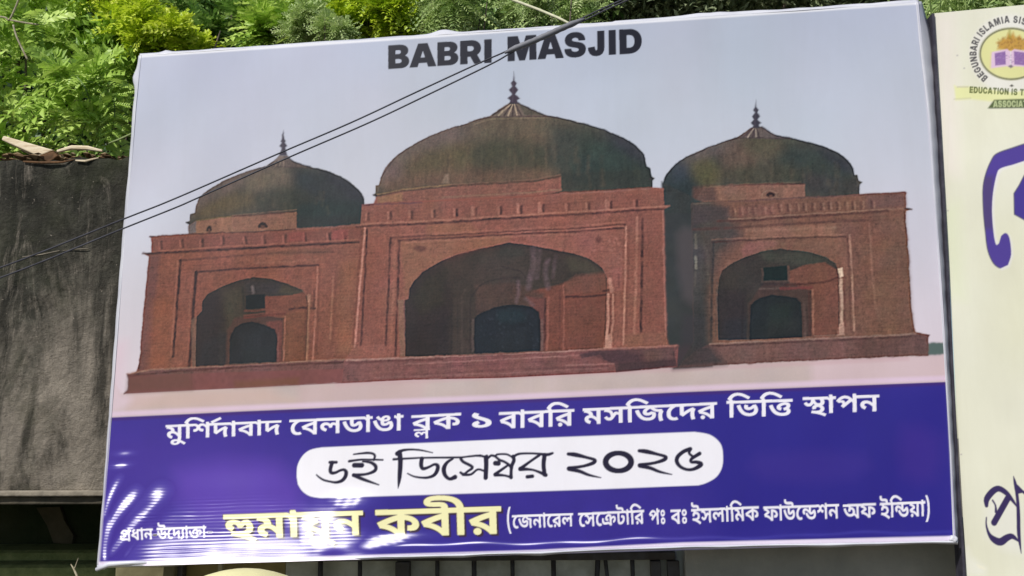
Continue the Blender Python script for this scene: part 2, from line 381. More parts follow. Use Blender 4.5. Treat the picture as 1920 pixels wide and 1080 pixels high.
GLYPHS = """
(|449|254,-127 182,-31q 107,207q 107,330 107,458q 182,696q 254,792 368,792 299,692q 229,453q 229,330 229,211q 298,-26q 368,-127
)|449|81,-127 151,-26q 220,212q 220,334 220,457q 150,693q 82,792 196,792 267,696q 342,459q 342,335 342,207q 267,-31q 196,-127
:|319|159,394 125,394q 78,432q 78,474 78,519q 125,555q 159,555 192,555q 240,519q 240,475 240,432q 192,394q;159,-13 125,-13q 78,25q 78,67 78,112q 125,147q 159,147 192,147q 240,112q 240,67 240,25q 192,-13q
bla|641|553,552 553,121 440,112 396,149q 306,206q 201,244q 131,254 85,363 141,392q 263,446q 383,490q 437,504 433,480 433,551;431,439 458,412 420,401q 328,369q 241,333q 208,316 200,330 252,322q 338,289q 408,247q 434,223 433,241q 431,276q 431,293;651,622 651,519 -10,519 -10,622;169,176 219,176q 290,135q 312,98 328,121q 359,137q 379,137 406,137q 449,102q 473,72 433,94 433,142 553,153 553,-43 431,-43 431,69 454,-14 446,7q 416,46q 395,46 383,46q 367,30q 367,12 367,7q 368,-4q 369,-8 267,-14 264,31q 219,79q 187,79 166,79q 146,60q 146,46 146,28q 172,3q 205,-9 164,-102 102,-79q 29,-2q 29,55 29,107q 104,176q
hu|654|184,481 240,481q 322,441q 353,390 333,386 397,464 489,479 448,387 375,291 280,287 276,328q 237,383q 202,383 181,383q 158,363q 158,345 158,329q 178,306q 202,295 153,196 94,220q 32,301q 32,355 32,391q 70,448q 139,481q;593,273 593,217q 545,136q 456,87q 394,78 374,113 422,100q 521,60q 619,6q 666,-28 600,-113 549,-77q 445,-17q 331,31q 207,66q 136,78 159,177 192,168q 259,158q 294,158 357,158q 435,187q 470,239q 470,276 470,307q 443,367q 410,396 489,479 536,434q 593,336q;664,622 664,519 -10,519 -10,622
kra|967|977,622 977,519 -10,519 -10,622;496,506 539,506q 593,489q 615,474 634,459q 658,408q 658,359 658,353 658,345q 658,328q 657,320 658,305 658,0 536,0 521,38q 468,63q 434,63 403,63q 345,55q 283,46q 245,46 211,46q 137,60q 73,102q 34,182q 34,248 34,268q 41,318q 45,340 163,324 160,310q 155,276q 155,257 155,211q 188,165q 238,151q 262,151 297,151q 349,160q 397,168q 424,168 459,168q 516,143q 536,113 536,354 536,373q 529,392q 522,398 515,403q 497,407q 482,407 464,407q 426,393q 411,383 392,371q 371,345q 371,332 371,321q 386,308q 404,308 413,308q 432,310q 439,312 452,221 439,217q 399,212q 372,212 321,212q 253,260q 253,313 253,347q 290,415q 324,443 357,471q 444,506q;787,422 859,422q 933,345q 933,284 933,247q 899,178q 825,123q 764,106 733,205 777,216q 817,254q 817,276 817,301q 789,322q 769,322 737,322q 677,274q 643,211 592,273 635,353q 729,422q
kta|988|538,505 620,505q 704,437q 704,377 704,335q 655,266q 571,214q 515,195 473,290 531,308q 585,344q 585,372 585,389q 560,408q 532,408 504,408q 452,393q 411,370q 389,346q 389,336 389,326q 403,312q 430,310 404,205 334,213q 267,278q 267,323 267,363q 315,430q 394,478q 490,505q;715,168 715,91q 582,0q 465,0 391,0q 257,38q 144,128q 52,281q 18,396 134,428 168,310q 261,169q 382,106q 459,106 516,106q 593,142q 593,179 593,207q 544,243q 510,253 618,302 661,279q 715,211q;805,459 879,459q 955,382q 955,321 955,284q 921,216q 846,160q 786,144 754,243 798,253q 838,291q 838,313 838,338q 808,360q 785,360 760,360q 696,324q 663,281 608,306 639,364q 703,431q 769,459q;998,622 998,519 -10,519 -10,622
mba|745|438,32 369,32q 245,70q 137,162q 51,317q 18,435 135,467 170,344q 254,201q 362,139q 430,139 479,139q 547,169q 584,226q 584,265 584,291q 572,333q 551,366q 538,378 632,460 670,409q 705,306q 705,250 705,188q 645,89q 526,32q;403,261 336,261q 258,326q 258,382 258,405q 270,450q 279,467 390,439 386,430q 380,412q 380,402 380,381q 403,364q 421,364 441,364q 474,378q 509,411q 529,443 632,460 634,399 603,355q 533,293q 452,261q;755,622 755,519 -10,519 -10,622;591,128 591,-211 469,-211 432,-179q 362,-138q 284,-112q 234,-103 188,2 228,25q 322,71q 422,113q 469,128;469,27 441,19q 379,-5q 315,-34q 285,-51 294,-30 345,-38q 435,-77q 471,-107 470,-95q 469,-68q 469,-57
nda|867|877,622 877,519 525,519 525,355 525,337q 537,315q 553,315 568,315q 600,335q 634,373q 652,399 758,418 792,370q 826,275q 826,220 826,161q 767,63q 649,4q 561,4 488,4q 358,52q 248,162q 204,258 310,305 341,242q 409,155q 494,111q 552,111 625,111q 705,178q 705,236 705,276q 679,331q 659,349 750,353 716,305q 646,242q 572,211q 533,211 503,211q 455,229q 438,247 421,266q 403,322q 403,366 403,375 406,382 405,397q 403,430q 403,447 403,519 -10,519 -10,622;194,484 238,484q 321,459q 400,411q 436,375 446,254 381,311q 265,381q 207,381 185,381q 158,361q 158,344 158,329q 172,309q 194,298 137,206 84,232q 32,305q 32,349 32,395q 78,455q 153,484q
pra|805|815,622 815,519 717,519 717,134 595,134 595,393 604,339 571,385q 508,454q 446,501q 383,526q 349,526 309,526q 244,496q 189,444q 162,410 158,429 178,441q 222,460q 252,460 303,460q 350,404q 350,367 350,352q 348,326q 346,321 318,329 328,341q 354,368q 383,395q 397,407 518,514 592,439 298,170 213,250 304,335 267,285 228,261 244,278q 263,315q 263,332 263,357q 236,379q 215,379 201,379q 173,370q 158,361 63,449 108,505q 193,586q 288,629q 345,629 397,629q 482,594q 563,526q 608,478 601,462 599,482q 595,535q 595,561 595,688 693,688 716,622;717,-43 597,-43 589,-21q 558,6q 513,19q 483,19 437,19q 330,2q 267,2 230,2q 148,16q 77,56q 34,134q 34,199 34,220q 40,270q 44,289 161,273 157,260q 153,224q 153,206 153,165q 186,122q 243,106q 279,106 332,106q 421,123q 473,123 510,123q 573,97q 595,69 595,194 717,194
reph|0|-293,737 50,917 99,830 -239,644
rra|0|-88,-233 -209,-233 -221,-201q -274,-171q -318,-171 -354,-171q -415,-179q -480,-188q -522,-188 -557,-188q -632,-173q -695,-136q -734,-66q -734,-10 -734,12q -729,47q -725,58 -607,43 -611,32q -615,11q -615,-3 -615,-34q -585,-69q -533,-84q -500,-84 -467,-84q -415,-75q -362,-67q -331,-67 -292,-67q -230,-93q -210,-121 -210,121 -88,168
stha|740|515,281 442,281q 339,343q 314,397 330,399 322,368q 287,310q 229,272q 187,272 157,272q 101,291q 48,342q 19,390 105,443 129,404q 160,381q 179,381 200,381q 232,406q 251,469q 252,526 370,526 375,494q 397,439q 430,397q 473,375q 500,375 529,375q 558,407q 558,436 558,469q 518,529q 489,550 614,567 630,552q 661,507q 682,450q 682,416 682,346q 594,281q;750,622 750,519 -10,519 -10,622;453,326 517,326q 603,296q 653,248q 675,194q 675,169 675,126q 638,69q 574,33q 492,12q 447,7 476,65 512,57q 607,27q 703,-11q 742,-34 693,-120 632,-88q 526,-44q 424,-13q 317,10q 255,19 274,116 306,107q 381,97q 418,97 496,97q 553,137q 553,172 553,205q 506,242q 469,242 437,242q 409,219q 409,200 409,190q 413,177q 415,171 301,158 294,172q 287,205q 287,218 287,254q 330,301q 405,326q
tta|771|538,505 620,505q 705,437q 705,377 705,335q 656,266q 571,214q 515,195 473,290 531,308q 585,344q 585,372 585,389q 560,408q 532,408 504,408q 452,393q 411,370q 389,346q 389,336 389,326q 403,312q 430,310 404,205 334,213q 267,278q 267,323 267,363q 315,430q 394,478q 490,505q;715,168 715,91q 582,0q 465,0 391,0q 257,38q 144,128q 52,281q 18,396 134,428 168,310q 261,169q 382,106q 459,106 516,106q 593,142q 593,179 593,207q 544,243q 510,253 618,302 661,279q 715,211q;781,622 781,519 -10,519 -10,622
visarga|438|67,476 67,520q 107,585q 176,622q 219,622 262,622q 331,585q 371,520q 371,476 371,433q 331,367q 262,329q 219,329 176,329q 107,366q 67,433q;162,476 162,450q 194,418q 219,418 244,418q 276,451q 276,476 276,501q 244,533q 219,533 195,533q 162,501q;67,147 67,191q 107,255q 176,293q 219,293 262,293q 331,256q 371,190q 371,147 371,103q 331,37q 262,0q 219,0 176,0q 107,36q 67,103q;162,147 162,121q 194,89q 219,89 244,89q 276,121q 276,146 276,172q 244,204q 219,204 195,204q 162,171q
yaph|280|290,622 290,519 211,519 271,539 240,512q 206,467q 192,421q 192,392 192,359q 208,287q 225,213q 225,176 225,136q 207,66q 158,9q 70,-36q 0,-52 -28,49 30,63q 85,101q 102,149q 102,177 102,215q 86,286q 69,356q 69,391 69,423q 83,470q 112,514q 135,538 128,519 -10,519 -10,622
yy|658|668,622 668,519 570,519 570,0 448,0 408,51q 301,122q 165,168q 79,179 34,288 63,306q 125,341q 192,376q 225,392 184,417q 86,454q 28,464 63,545 95,519 -10,519 -10,622;448,519 156,519 163,526 199,516q 265,482q 321,441q 343,421 354,338 325,326q 263,298q 204,268q 177,253 174,260 227,253q 339,211q 440,144q 473,100 455,93 450,118q 448,169q 448,197;174,-23 144,-23q 103,18q 103,49 103,80q 144,121q 174,121 204,121q 244,80q 244,49 244,18q 204,-23q
অ|948|958,622 958,519 860,519 860,0 738,0 710,54q 612,133q 564,160 616,241 654,219q 721,165q 741,139 740,151q 739,174q 738,199q 738,213 738,519 -10,519 -10,622;394,84 315,84q 175,148q 61,300q 18,431 133,464 166,369q 237,248q 329,192q 389,192 438,192q 500,218q 530,266q 530,298 530,340q 485,388q 450,388 426,388q 401,365q 401,345 401,337q 405,317q 408,309 292,291 285,311q 277,347q 277,360 277,407q 322,463q 395,489q 435,489 502,489q 600,436q 652,344q 652,285 652,231q 599,139q 484,84q;337,435 332,467q 283,516q 236,526 301,571 347,559 403,537q 453,481q 458,438
ই|566|355,622 354,655q 322,683q 284,683 222,683 148,683q 58,710q 31,738 10,759q -8,817q -8,855 -8,870q -6,895q -3,912 112,905 111,895q 110,880q 110,874 110,853q 119,820q 130,809 141,797q 179,787q 219,787 281,787 339,787q 406,769q 430,746 449,728q 469,668q 470,622;259,488 349,488q 456,433q 503,350q 503,306 503,224q 398,136q 301,122 284,158 333,145q 431,105q 529,51q 576,17 510,-69 461,-33q 356,27q 242,75q 117,111q 46,123 67,221 102,212q 168,202q 205,202 270,202q 346,229q 380,275q 380,304 380,343q 321,390q 269,390 239,390q 202,379q 187,357q 187,341 187,336q 191,321q 193,316 78,298 72,313q 64,351q 64,368 64,404q 112,458q 199,488q;150,435 145,467q 95,516q 48,526 115,571 161,559 217,537q 267,481q 271,438;575,622 575,519 -10,519 -10,622
উ|736|509,622 508,655q 477,683q 438,683 296,683 222,683q 132,710q 105,738 84,759q 66,817q 66,855 66,870q 68,895q 71,912 186,905 185,895q 184,880q 184,874 184,853q 193,820q 204,809 215,797q 253,787q 293,787 435,787 493,787q 561,769q 584,746 603,728q 623,668q 624,622;746,622 746,519 395,519 395,381 395,363q 406,341q 423,341 437,341q 469,361q 503,399q 521,425 628,444 661,396q 695,297q 695,241 695,178q 635,79q 517,21q 430,21 364,21q 244,60q 139,153q 51,314q 18,435 135,467 168,344q 253,195q 357,128q 420,128 494,128q 574,196q 574,254 574,295q 547,347q 528,369 620,379 585,330q 513,268q 441,237q 402,237 372,237q 324,255q 307,273 290,291q 272,349q 272,399 272,519 -10,519 -10,622
ক|848|858,622 858,519 532,519 532,459 534,422 534,0 412,0 376,55q 271,141q 142,199q 68,210 20,324 113,376q 327,470q 434,499 414,468 414,519 -10,519 -10,622;412,411 433,388 387,375q 301,342q 217,304q 174,283 218,274q 312,231q 400,164q 432,121 416,112 415,131q 412,175q 412,201;813,263 813,230q 787,171q 722,133q 664,133 644,133q 610,135q 596,138 600,242 605,241q 620,240q 632,240 670,240q 694,267q 694,286 694,324q 605,380q 518,394 519,497 600,486q 733,425q 813,329q
ঙ|746|435,5 368,5q 246,44q 139,137q 51,297q 18,419 135,451 159,360q 219,230q 290,149q 376,112q 426,112 499,112q 585,174q 585,232 585,258q 565,313q 541,346 614,323 582,288q 515,241q 445,218q 408,218 381,218q 337,230q 322,243 300,260q 276,322q 276,371 276,425 276,491q 325,581q 412,628q 468,628 536,628q 609,566q 609,511 609,470q 561,416q 482,390q 435,390 354,390q 236,440q 151,519q 118,562 204,623 235,583q 303,514q 385,472q 434,472 469,472q 502,497q 502,514 502,529q 481,546q 463,546 440,546q 410,520q 395,479q 395,454 395,363 395,345q 406,322q 424,322 444,322q 479,335q 517,364q 542,388 651,398 677,362q 706,269q 706,222 706,159q 645,61q 525,5q
জ|983|433,36 363,36q 241,75q 136,166q 50,320q 18,435 135,467 169,346q 253,204q 359,144q 428,144 499,144q 563,197q 563,242 563,275q 548,319q 540,334 626,330 596,302q 534,258q 462,233q 413,233 371,233q 304,262q 266,320q 266,365 266,406q 313,485q 376,520 357,519q 322,519q 301,519 -10,519 -10,622 993,622 993,519 694,519 667,519q 602,522q 578,523 514,500q 430,450q 388,401q 388,378 388,356q 412,336q 428,336 457,336q 502,361q 531,383 666,342 674,322q 683,269q 683,239 683,189q 634,96q 524,36q;881,198 881,157q 898,65q 915,15 795,-10 777,44q 758,146q 758,207 758,247q 771,320q 782,351 707,360q 599,405q 526,472q 502,515 629,529 642,509q 687,474q 761,452q 816,452 827,452q 849,454q 865,455 922,361 902,325q 881,247q
ট|588|598,622 598,519 206,519 206,216 206,181q 214,148q 222,140 237,124q 269,124 299,124q 352,150q 378,175 401,197q 427,247q 427,274 427,295q 401,321q 372,321 360,321q 337,318q 328,316 311,417 332,422q 376,428q 404,428 454,428q 517,394q 547,334q 547,294 547,238q 499,140q 460,102 421,65q 320,21q 262,21 211,21q 152,41q 132,60 112,78q 84,145q 84,215 84,519 -10,519 -10,622;383,622 382,655q 350,683q 312,683 233,683 159,683q 69,710q 42,738 22,759q 3,817q 3,855 3,870q 5,895q 8,912 124,905 122,895q 121,881q 121,874 121,853q 130,820q 141,809 153,797q 190,787q 230,787 309,787 367,787q 434,769q 458,746 477,728q 497,668q 498,622
ড|736|746,622 746,519 395,519 395,381 395,363q 406,341q 423,341 437,341q 469,361q 503,399q 521,425 628,444 661,396q 695,297q 695,241 695,178q 635,79q 517,21q 430,21 364,21q 244,60q 139,153q 51,314q 18,435 135,467 168,344q 253,195q 357,128q 420,128 494,128q 574,196q 574,254 574,295q 547,347q 528,369 620,379 585,330q 513,268q 441,237q 402,237 372,237q 324,255q 307,273 290,291q 272,349q 272,399 272,519 -10,519 -10,622
ণ|639|649,622 649,519 551,519 551,0 429,0 429,423 452,364 417,410q 345,481q 270,523q 232,523 210,523q 177,507q 159,475q 159,453 159,430q 182,394q 238,372q 290,369 276,247 194,257q 85,312q 33,398q 33,455 33,509q 81,587q 163,629q 213,629 265,629q 349,593q 420,533q 454,498 433,497 431,520q 429,573q 429,596 429,688 527,688 550,622
দ|633|643,622 643,519 198,519 198,238 172,258 209,298q 306,371q 423,437q 491,464 577,390 562,363q 542,305q 533,240q 533,203 533,163q 549,67q 566,15 447,-10 429,44q 410,146q 410,205 410,243q 423,312q 447,373q 460,398 495,351 436,326q 325,255q 222,171q 176,127 76,193 76,519 -10,519 -10,622
ধ|623|633,622 633,519 535,519 535,0 413,0 378,55q 273,141q 143,198q 68,210 20,324 113,377q 329,471q 436,500 413,466 413,622;413,413 434,389 367,369q 240,316q 174,283 218,274q 313,232q 401,165q 434,121 417,112 416,135q 413,183q 413,214;238,629 253,629q 283,626q 298,624 290,528 286,529q 272,530q 262,530 235,530q 210,509q 210,493 210,468q 256,435q 304,424 230,353 188,374q 126,420q 93,475q 93,511 93,539q 120,593q 184,629q
ন|629|639,622 639,519 541,519 541,0 419,0 419,216 438,163 407,204q 334,272q 259,312q 223,312 196,312q 158,287q 158,259 158,236q 192,203q 229,189 174,86 108,112q 32,207q 32,264 32,317q 82,385q 159,418q 201,418 248,418q 331,389q 406,336q 441,298 422,289 420,313q 419,363q 419,385 419,519 -10,519 -10,622
প|756|766,622 766,519 669,519 669,0 546,0 546,393 555,339 523,385q 459,454q 398,501q 334,526q 300,526 260,526q 195,496q 141,444q 114,410 110,429 129,441q 173,460q 203,460 254,460q 301,404q 301,367 301,352q 300,326q 298,321 269,329 279,341q 306,368q 335,395q 348,407 469,514 543,439 249,170 164,250 256,335 218,285 179,261 196,278q 214,315q 214,332 214,357q 187,379q 166,379 152,379q 125,370q 109,361 15,449 60,505q 145,586q 239,629q 296,629 348,629q 433,594q 514,526q 559,478 552,462 550,482q 546,535q 546,561 546,688 645,688 668,622
ফ|877|887,622 887,519 155,519 163,526 199,516q 265,482q 321,441q 343,421 354,338 325,326q 263,298q 204,268q 177,253 175,261 218,254q 316,218q 407,164q 442,128 441,145q 440,178q 440,196 440,490 480,490 546,490q 655,473q 744,434q 782,398 812,371q 842,301q 842,263 842,230q 815,171q 750,133q 693,133 673,133q 639,135q 623,138 628,241 633,240q 649,239q 661,239 699,239q 722,267q 722,286 722,319q 645,376q 562,383 562,0 440,0 401,50q 295,122q 162,167q 79,179 34,288 63,306q 125,341q 192,376q 225,392 184,417q 86,454q 28,464 63,545 95,519 -10,519 -10,622
ব|623|633,622 633,519 535,519 535,0 413,0 378,55q 273,141q 143,198q 68,210 20,324 113,377q 329,471q 436,500 417,466 417,519 -10,519 -10,622;413,413 434,389 367,369q 240,316q 174,283 218,274q 313,232q 401,165q 434,121 417,112 416,135q 413,181q 413,205
ভ|745|438,32 369,32q 245,70q 137,162q 51,317q 18,435 135,467 170,344q 254,201q 362,139q 430,139 479,139q 547,169q 584,226q 584,265 584,291q 572,333q 551,366q 538,378 632,460 670,409q 705,306q 705,250 705,188q 645,89q 526,32q;403,261 336,261q 258,326q 258,382 258,405q 270,450q 279,467 390,439 386,430q 380,412q 380,402 380,381q 403,364q 421,364 441,364q 474,378q 509,411q 529,443 632,460 634,399 603,355q 533,293q 452,261q;755,622 755,519 -10,519 -10,622
ম|641|651,622 651,519 553,519 553,0 431,0 431,131 448,78 412,129q 343,205q 273,247q 234,247 208,247q 171,221q 171,194 171,167q 212,135q 248,122 212,14 153,32q 80,90q 45,161q 45,198 45,250q 94,318q 172,350q 213,350 264,350q 349,320q 420,262q 453,218 434,205 432,229q 431,277q 431,301 431,519 -10,519 -10,622;317,321 317,316q 316,298q 314,290 195,321 193,370q 162,427q 90,457q 25,463 49,559 103,543 161,537q 242,503q 293,450q 317,372q
য|658|668,622 668,519 570,519 570,0 448,0 408,51q 301,122q 165,168q 79,179 34,288 63,306q 125,341q 192,376q 225,392 184,417q 86,454q 28,464 63,545 95,519 -10,519 -10,622;448,519 156,519 163,526 199,516q 265,482q 321,441q 343,421 354,338 325,326q 263,298q 204,268q 177,253 174,260 227,253q 339,211q 440,144q 473,100 455,93 450,118q 448,169q 448,197
র|623|633,622 633,519 535,519 535,0 413,0 378,55q 273,141q 143,198q 68,210 20,324 113,377q 329,471q 436,500 417,466 417,519 -10,519 -10,622;413,413 434,389 367,369q 240,316q 174,283 218,274q 313,232q 401,165q 434,121 417,112 416,135q 413,181q 413,205;173,-11 143,-11q 102,30q 102,61 102,92q 143,133q 173,133 203,133q 243,92q 243,61 243,30q 203,-11q
ল|768|778,622 778,519 680,519 680,0 558,0 558,319 581,267 564,297q 519,338q 491,338 480,338q 454,328q 437,299q 437,272 437,262q 438,247q 439,239 335,232 330,267q 300,317q 254,344q 224,344 204,344q 174,330q 158,304q 158,286 158,250q 216,207q 259,193 223,88 165,104q 79,160q 32,240q 32,291 32,340q 80,411q 161,450q 209,450 267,450q 346,411q 387,367 370,372 380,407q 437,443q 468,443 503,443q 557,415q 582,390 563,375 561,396q 558,440q 558,462 558,519 -10,519 -10,622
শ|707|717,622 717,519 620,519 620,0 498,0 498,508 502,530 500,549q 498,586q 498,605 498,688 596,688 619,622;349,629 391,629q 456,599q 508,543q 527,506 527,377 495,443q 416,526q 365,526 335,526q 293,493q 293,459 293,423q 353,385q 415,383 402,270 331,274q 245,325q 207,409q 207,461 207,519q 246,593q 312,629q;81,629 126,629q 204,592q 251,512q 251,447 251,403q 212,321q 126,270q 55,270 43,382 90,385q 141,405q 163,438q 163,457 163,491q 117,526q 77,526 56,526q 21,521q 0,515 -11,620 14,625q 59,629q
স|703|713,622 713,519 616,519 616,0 494,0 494,323 518,276 496,304q 461,334q 445,334 433,334q 412,320q 384,277q 357,234 329,189q 280,132q 228,107q 193,107 163,107q 109,128q 56,179q 29,225 116,279 137,244q 166,216q 186,216 199,216q 224,230q 256,274q 280,320 305,347 331,398q 379,438q 413,438 441,438q 486,411q 515,383 498,380 496,399q 494,440q 494,460 494,519 -10,519 -10,622;247,251 238,314q 218,388q 194,408 170,430q 89,451q 27,458 60,566 128,533 185,523q 256,495q 298,452q 317,387q 321,340
হ|565|259,488 349,488q 456,433q 503,350q 503,306 503,224q 398,136q 301,122 284,158 333,145q 431,105q 529,51q 576,17 510,-69 461,-33q 356,27q 242,75q 117,111q 46,123 67,221 102,212q 168,202q 205,202 270,202q 346,229q 380,275q 380,304 380,343q 321,390q 269,390 239,390q 202,379q 187,357q 187,341 187,336q 191,321q 193,316 78,298 72,313q 64,351q 64,368 64,404q 112,458q 199,488q;150,435 145,467q 95,516q 48,526 115,571 161,559 217,537q 267,481q 271,438;575,622 575,519 -10,519 -10,622
া|297|307,622 307,519 210,519 210,0 87,0 87,449 75,480q 31,519q -4,519 -10,519 -10,622 9,622 32,622q 74,597q 91,559 90,564q 87,600q 87,613 87,688 186,688 209,622
ি|297|307,622 307,519 210,519 210,0 87,0 87,519 -10,519 -10,622 86,622 70,640q 34,685q 20,705 67,782q 161,875q 268,917q 335,917 384,917q 473,899q 568,858q 680,793q 753,746 689,663 610,716q 497,782q 402,814q 349,814 300,814q 228,777q 176,721q 156,689 165,673q 190,637q 203,622
ী|297|307,519 210,519 210,0 87,0 87,519 -10,519 -10,622 87,622 79,676q 22,753q -71,801q -196,823q -275,823 -326,823q -395,813q -430,795q -430,782 -430,771q -404,763q -374,763 -274,763 -217,763q -149,745q -128,725 -108,707q -90,655q -90,615 -206,615 -206,633q -216,659q -226,665 -235,670q -258,676q -278,676 -355,676 -412,676q -479,688q -500,700 -525,714q -545,756q -545,780 -545,841q -404,917q -260,917 -44,917q 197,774q 212,622 307,622
ু|0|-302,-266 -335,-266q -407,-241q -456,-188q -456,-144 -456,-89q -374,-24q -296,-24 -226,-24q -104,-63q 20,-138q 91,-193 24,-271 -35,-217q -142,-145q -238,-109q -282,-109 -314,-109q -343,-130q -343,-147 -343,-167q -316,-184q -294,-184 -267,-184q -234,-159q -216,-120q -210,-78q -210,-60 -210,15 -88,15 -88,-35 -88,-66q -102,-146q -146,-218q -232,-266q
ে|389|399,622 399,519 349,519 316,504q 251,455q 199,390q 168,310q 168,263 168,201q 205,130q 261,101q 289,101 308,101q 342,109q 364,120 412,28 380,9q 316,-5q 282,-5 210,-5q 102,57q 44,176q 44,260 44,331q 96,452q 190,542q 252,564 188,523 172,521q 131,519q 100,519 -10,519 -10,622
১|616|307,0 209,0q 116,82q 116,140 116,194q 179,265q 242,288 288,183 264,178q 243,159q 243,146 243,130q 275,107q 306,107 356,107q 408,152q 408,185 408,213q 381,256q 322,301q 274,330 211,369q 142,428q 114,483q 114,518 114,545q 142,605q 167,631 274,570 263,559q 248,535q 248,522 248,511q 256,492q 282,469q 335,434q 381,405 435,370q 503,305q 533,231q 533,182 533,125q 476,43q 374,0q
LA|755|1,0 247,728 506,728 755,0 537,0 450,295 424,383q 375,556q 351,653 404,653 379,556q 329,383q 303,295 213,0;179,126 179,276 576,276 576,126
LB|649|42,0 42,728 353,728 435,728q 548,681q 605,599q 605,545 605,503q 571,436q 508,391q 466,383 466,382 513,380q 587,335q 630,257q 630,206 630,146q 571,53q 458,0q 378,0;230,146 343,146 384,146q 432,187q 432,222 432,246q 410,280q 371,299q 344,299 230,299;230,437 332,437 356,437q 392,455q 411,487q 411,509 411,542q 369,581q 332,581 230,581
LC|729|374,-12 274,-12q 114,76q 21,244q 21,363 21,484q 114,652q 274,739q 374,739 442,739q 558,699q 646,624q 701,520q 708,456 513,456 508,483q 485,526q 450,555q 405,571q 377,571 326,571q 254,522q 217,429q 217,363 217,298q 254,206q 326,157q 377,157 405,157q 450,172q 485,202q 508,244q 513,270 708,270 701,206q 646,103q 558,28q 442,-12q
LD|709|321,0 124,0 124,161 312,161 374,161q 453,205q 492,296q 492,363 492,432q 452,522q 371,567q 307,567 121,567 121,728 319,728 431,728q 597,638q 688,474q 688,363 688,253q 598,90q 434,0q;236,728 236,0 42,0 42,728
LE|628|42,0 42,728 598,728 598,563 236,563 236,444 570,444 570,285 236,285 236,164 598,164 598,0
LG|739|377,-12 269,-12q 110,80q 21,249q 21,363 21,484q 115,652q 274,739q 373,739 439,739q 555,702q 645,633q 700,537q 705,478 508,478 503,500q 483,534q 451,558q 408,571q 381,571 328,571q 255,522q 217,430q 217,363 217,297q 255,205q 330,157q 384,157 428,157q 489,184q 521,234q 521,267 562,263 385,263 385,403 711,403 711,300 711,206q 627,66q 477,-12q
LH|725|42,0 42,728 236,728 236,452 489,452 489,728 683,728 683,0 489,0 489,288 236,288 236,0
LI|429|26,0 26,153 117,153 117,575 26,575 26,728 403,728 403,575 311,575 311,153 403,153 403,0
LJ|581|278,-12 156,-12q 23,113q 23,229 23,286 203,286 203,228 203,190q 240,149q 274,149 308,149q 346,190q 346,228 346,728 540,728 540,224 540,111q 403,-12q
LK|721|184,112 184,348 209,380q 258,443q 307,505q 332,537 482,728 708,728 403,357 386,357;42,0 42,728 236,728 236,564 236,358 236,267 236,0;498,0 316,299 431,445 720,0
LL|572|42,0 42,728 236,728 236,164 552,164 552,0
LM|919|42,0 42,728 331,728 406,481 414,452q 436,371q 459,282q 479,200q 485,172 436,172 442,200q 462,282q 485,371q 506,452q 514,481 588,728 878,728 878,0 688,0 688,292 688,317q 690,394q 693,485q 695,578q 695,619 717,619 707,578q 682,485q 659,395q 637,318q 630,292 539,0 382,0 289,292 281,318q 259,395q 235,485q 210,578q 199,619 224,619 225,578q 227,485q 230,394q 232,317q 232,292 232,0
LN|736|42,0 42,728 240,728 427,427 439,409q 474,346q 513,274q 530,242 507,188 505,227q 502,325q 500,417q 500,445 500,728 694,728 694,0 496,0 322,278 308,301q 265,375q 216,466q 190,514 228,526 232,475q 235,377q 236,300q 236,278 236,0
LO|746|373,-12 274,-12q 115,76q 21,244q 21,363 21,484q 115,652q 274,739q 373,739 472,739q 631,652q 725,484q 725,363 725,243q 631,76q 472,-12q;373,157 422,157q 492,206q 529,298q 529,363 529,429q 492,522q 422,571q 373,571 324,571q 254,522q 217,429q 217,363 217,298q 254,206q 324,157q
LR|663|42,0 42,728 348,728 434,728q 559,666q 628,554q 628,476 628,401q 556,292q 426,232q 337,232 161,232 161,383 334,383 366,383q 413,407q 438,449q 438,476 438,505q 413,546q 366,569q 334,569 236,569 236,0;446,0 287,330 485,330 649,0
LS|679|341,-12 242,-12q 104,47q 32,160q 32,242 216,242 217,210q 249,166q 305,142q 343,142 377,142q 428,159q 456,190q 456,211 456,230q 430,258q 377,278q 335,286 262,301 156,321q 46,428q 46,509 46,578q 120,681q 252,739q 339,739 429,739q 558,682q 630,574q 632,498 453,498 450,539q 390,585q 343,585 313,585q 267,568q 240,538q 240,518 240,500q 263,474q 313,455q 352,447 412,436 474,424q 563,388q 620,336q 648,268q 648,225 648,150q 575,44q 438,-12q
LT|653|20,563 20,728 633,728 633,563 423,563 423,0 229,0 229,563
LU|705|352,-12 258,-12q 118,55q 41,177q 41,258 41,728 230,728 230,274 230,238q 262,184q 317,152q 353,152 389,152q 444,183q 475,238q 475,274 475,728 664,728 664,258 664,176q 587,55q 447,-12q"""
load_font(GLYPHS)
QUAD = [(262, 104), (1722, 4), (1792, 1017), (184, 1063)]
def xf(x0, y0, s):
    return lambda *p: [(x0 + a/s, y0 + b/s) for a, b in p]
HEADLINES = {}
def _soft(c, r):
    k = np.pad(c, ((r, r), (r, r), (0, 0)), 'edge'); o = 0
    for i in range(0, 2*r+1):
        for j in range(0, 2*r+1): o = o + k[i:i+c.shape[0], j:j+c.shape[1]]
    return o/(2*r+1)**2
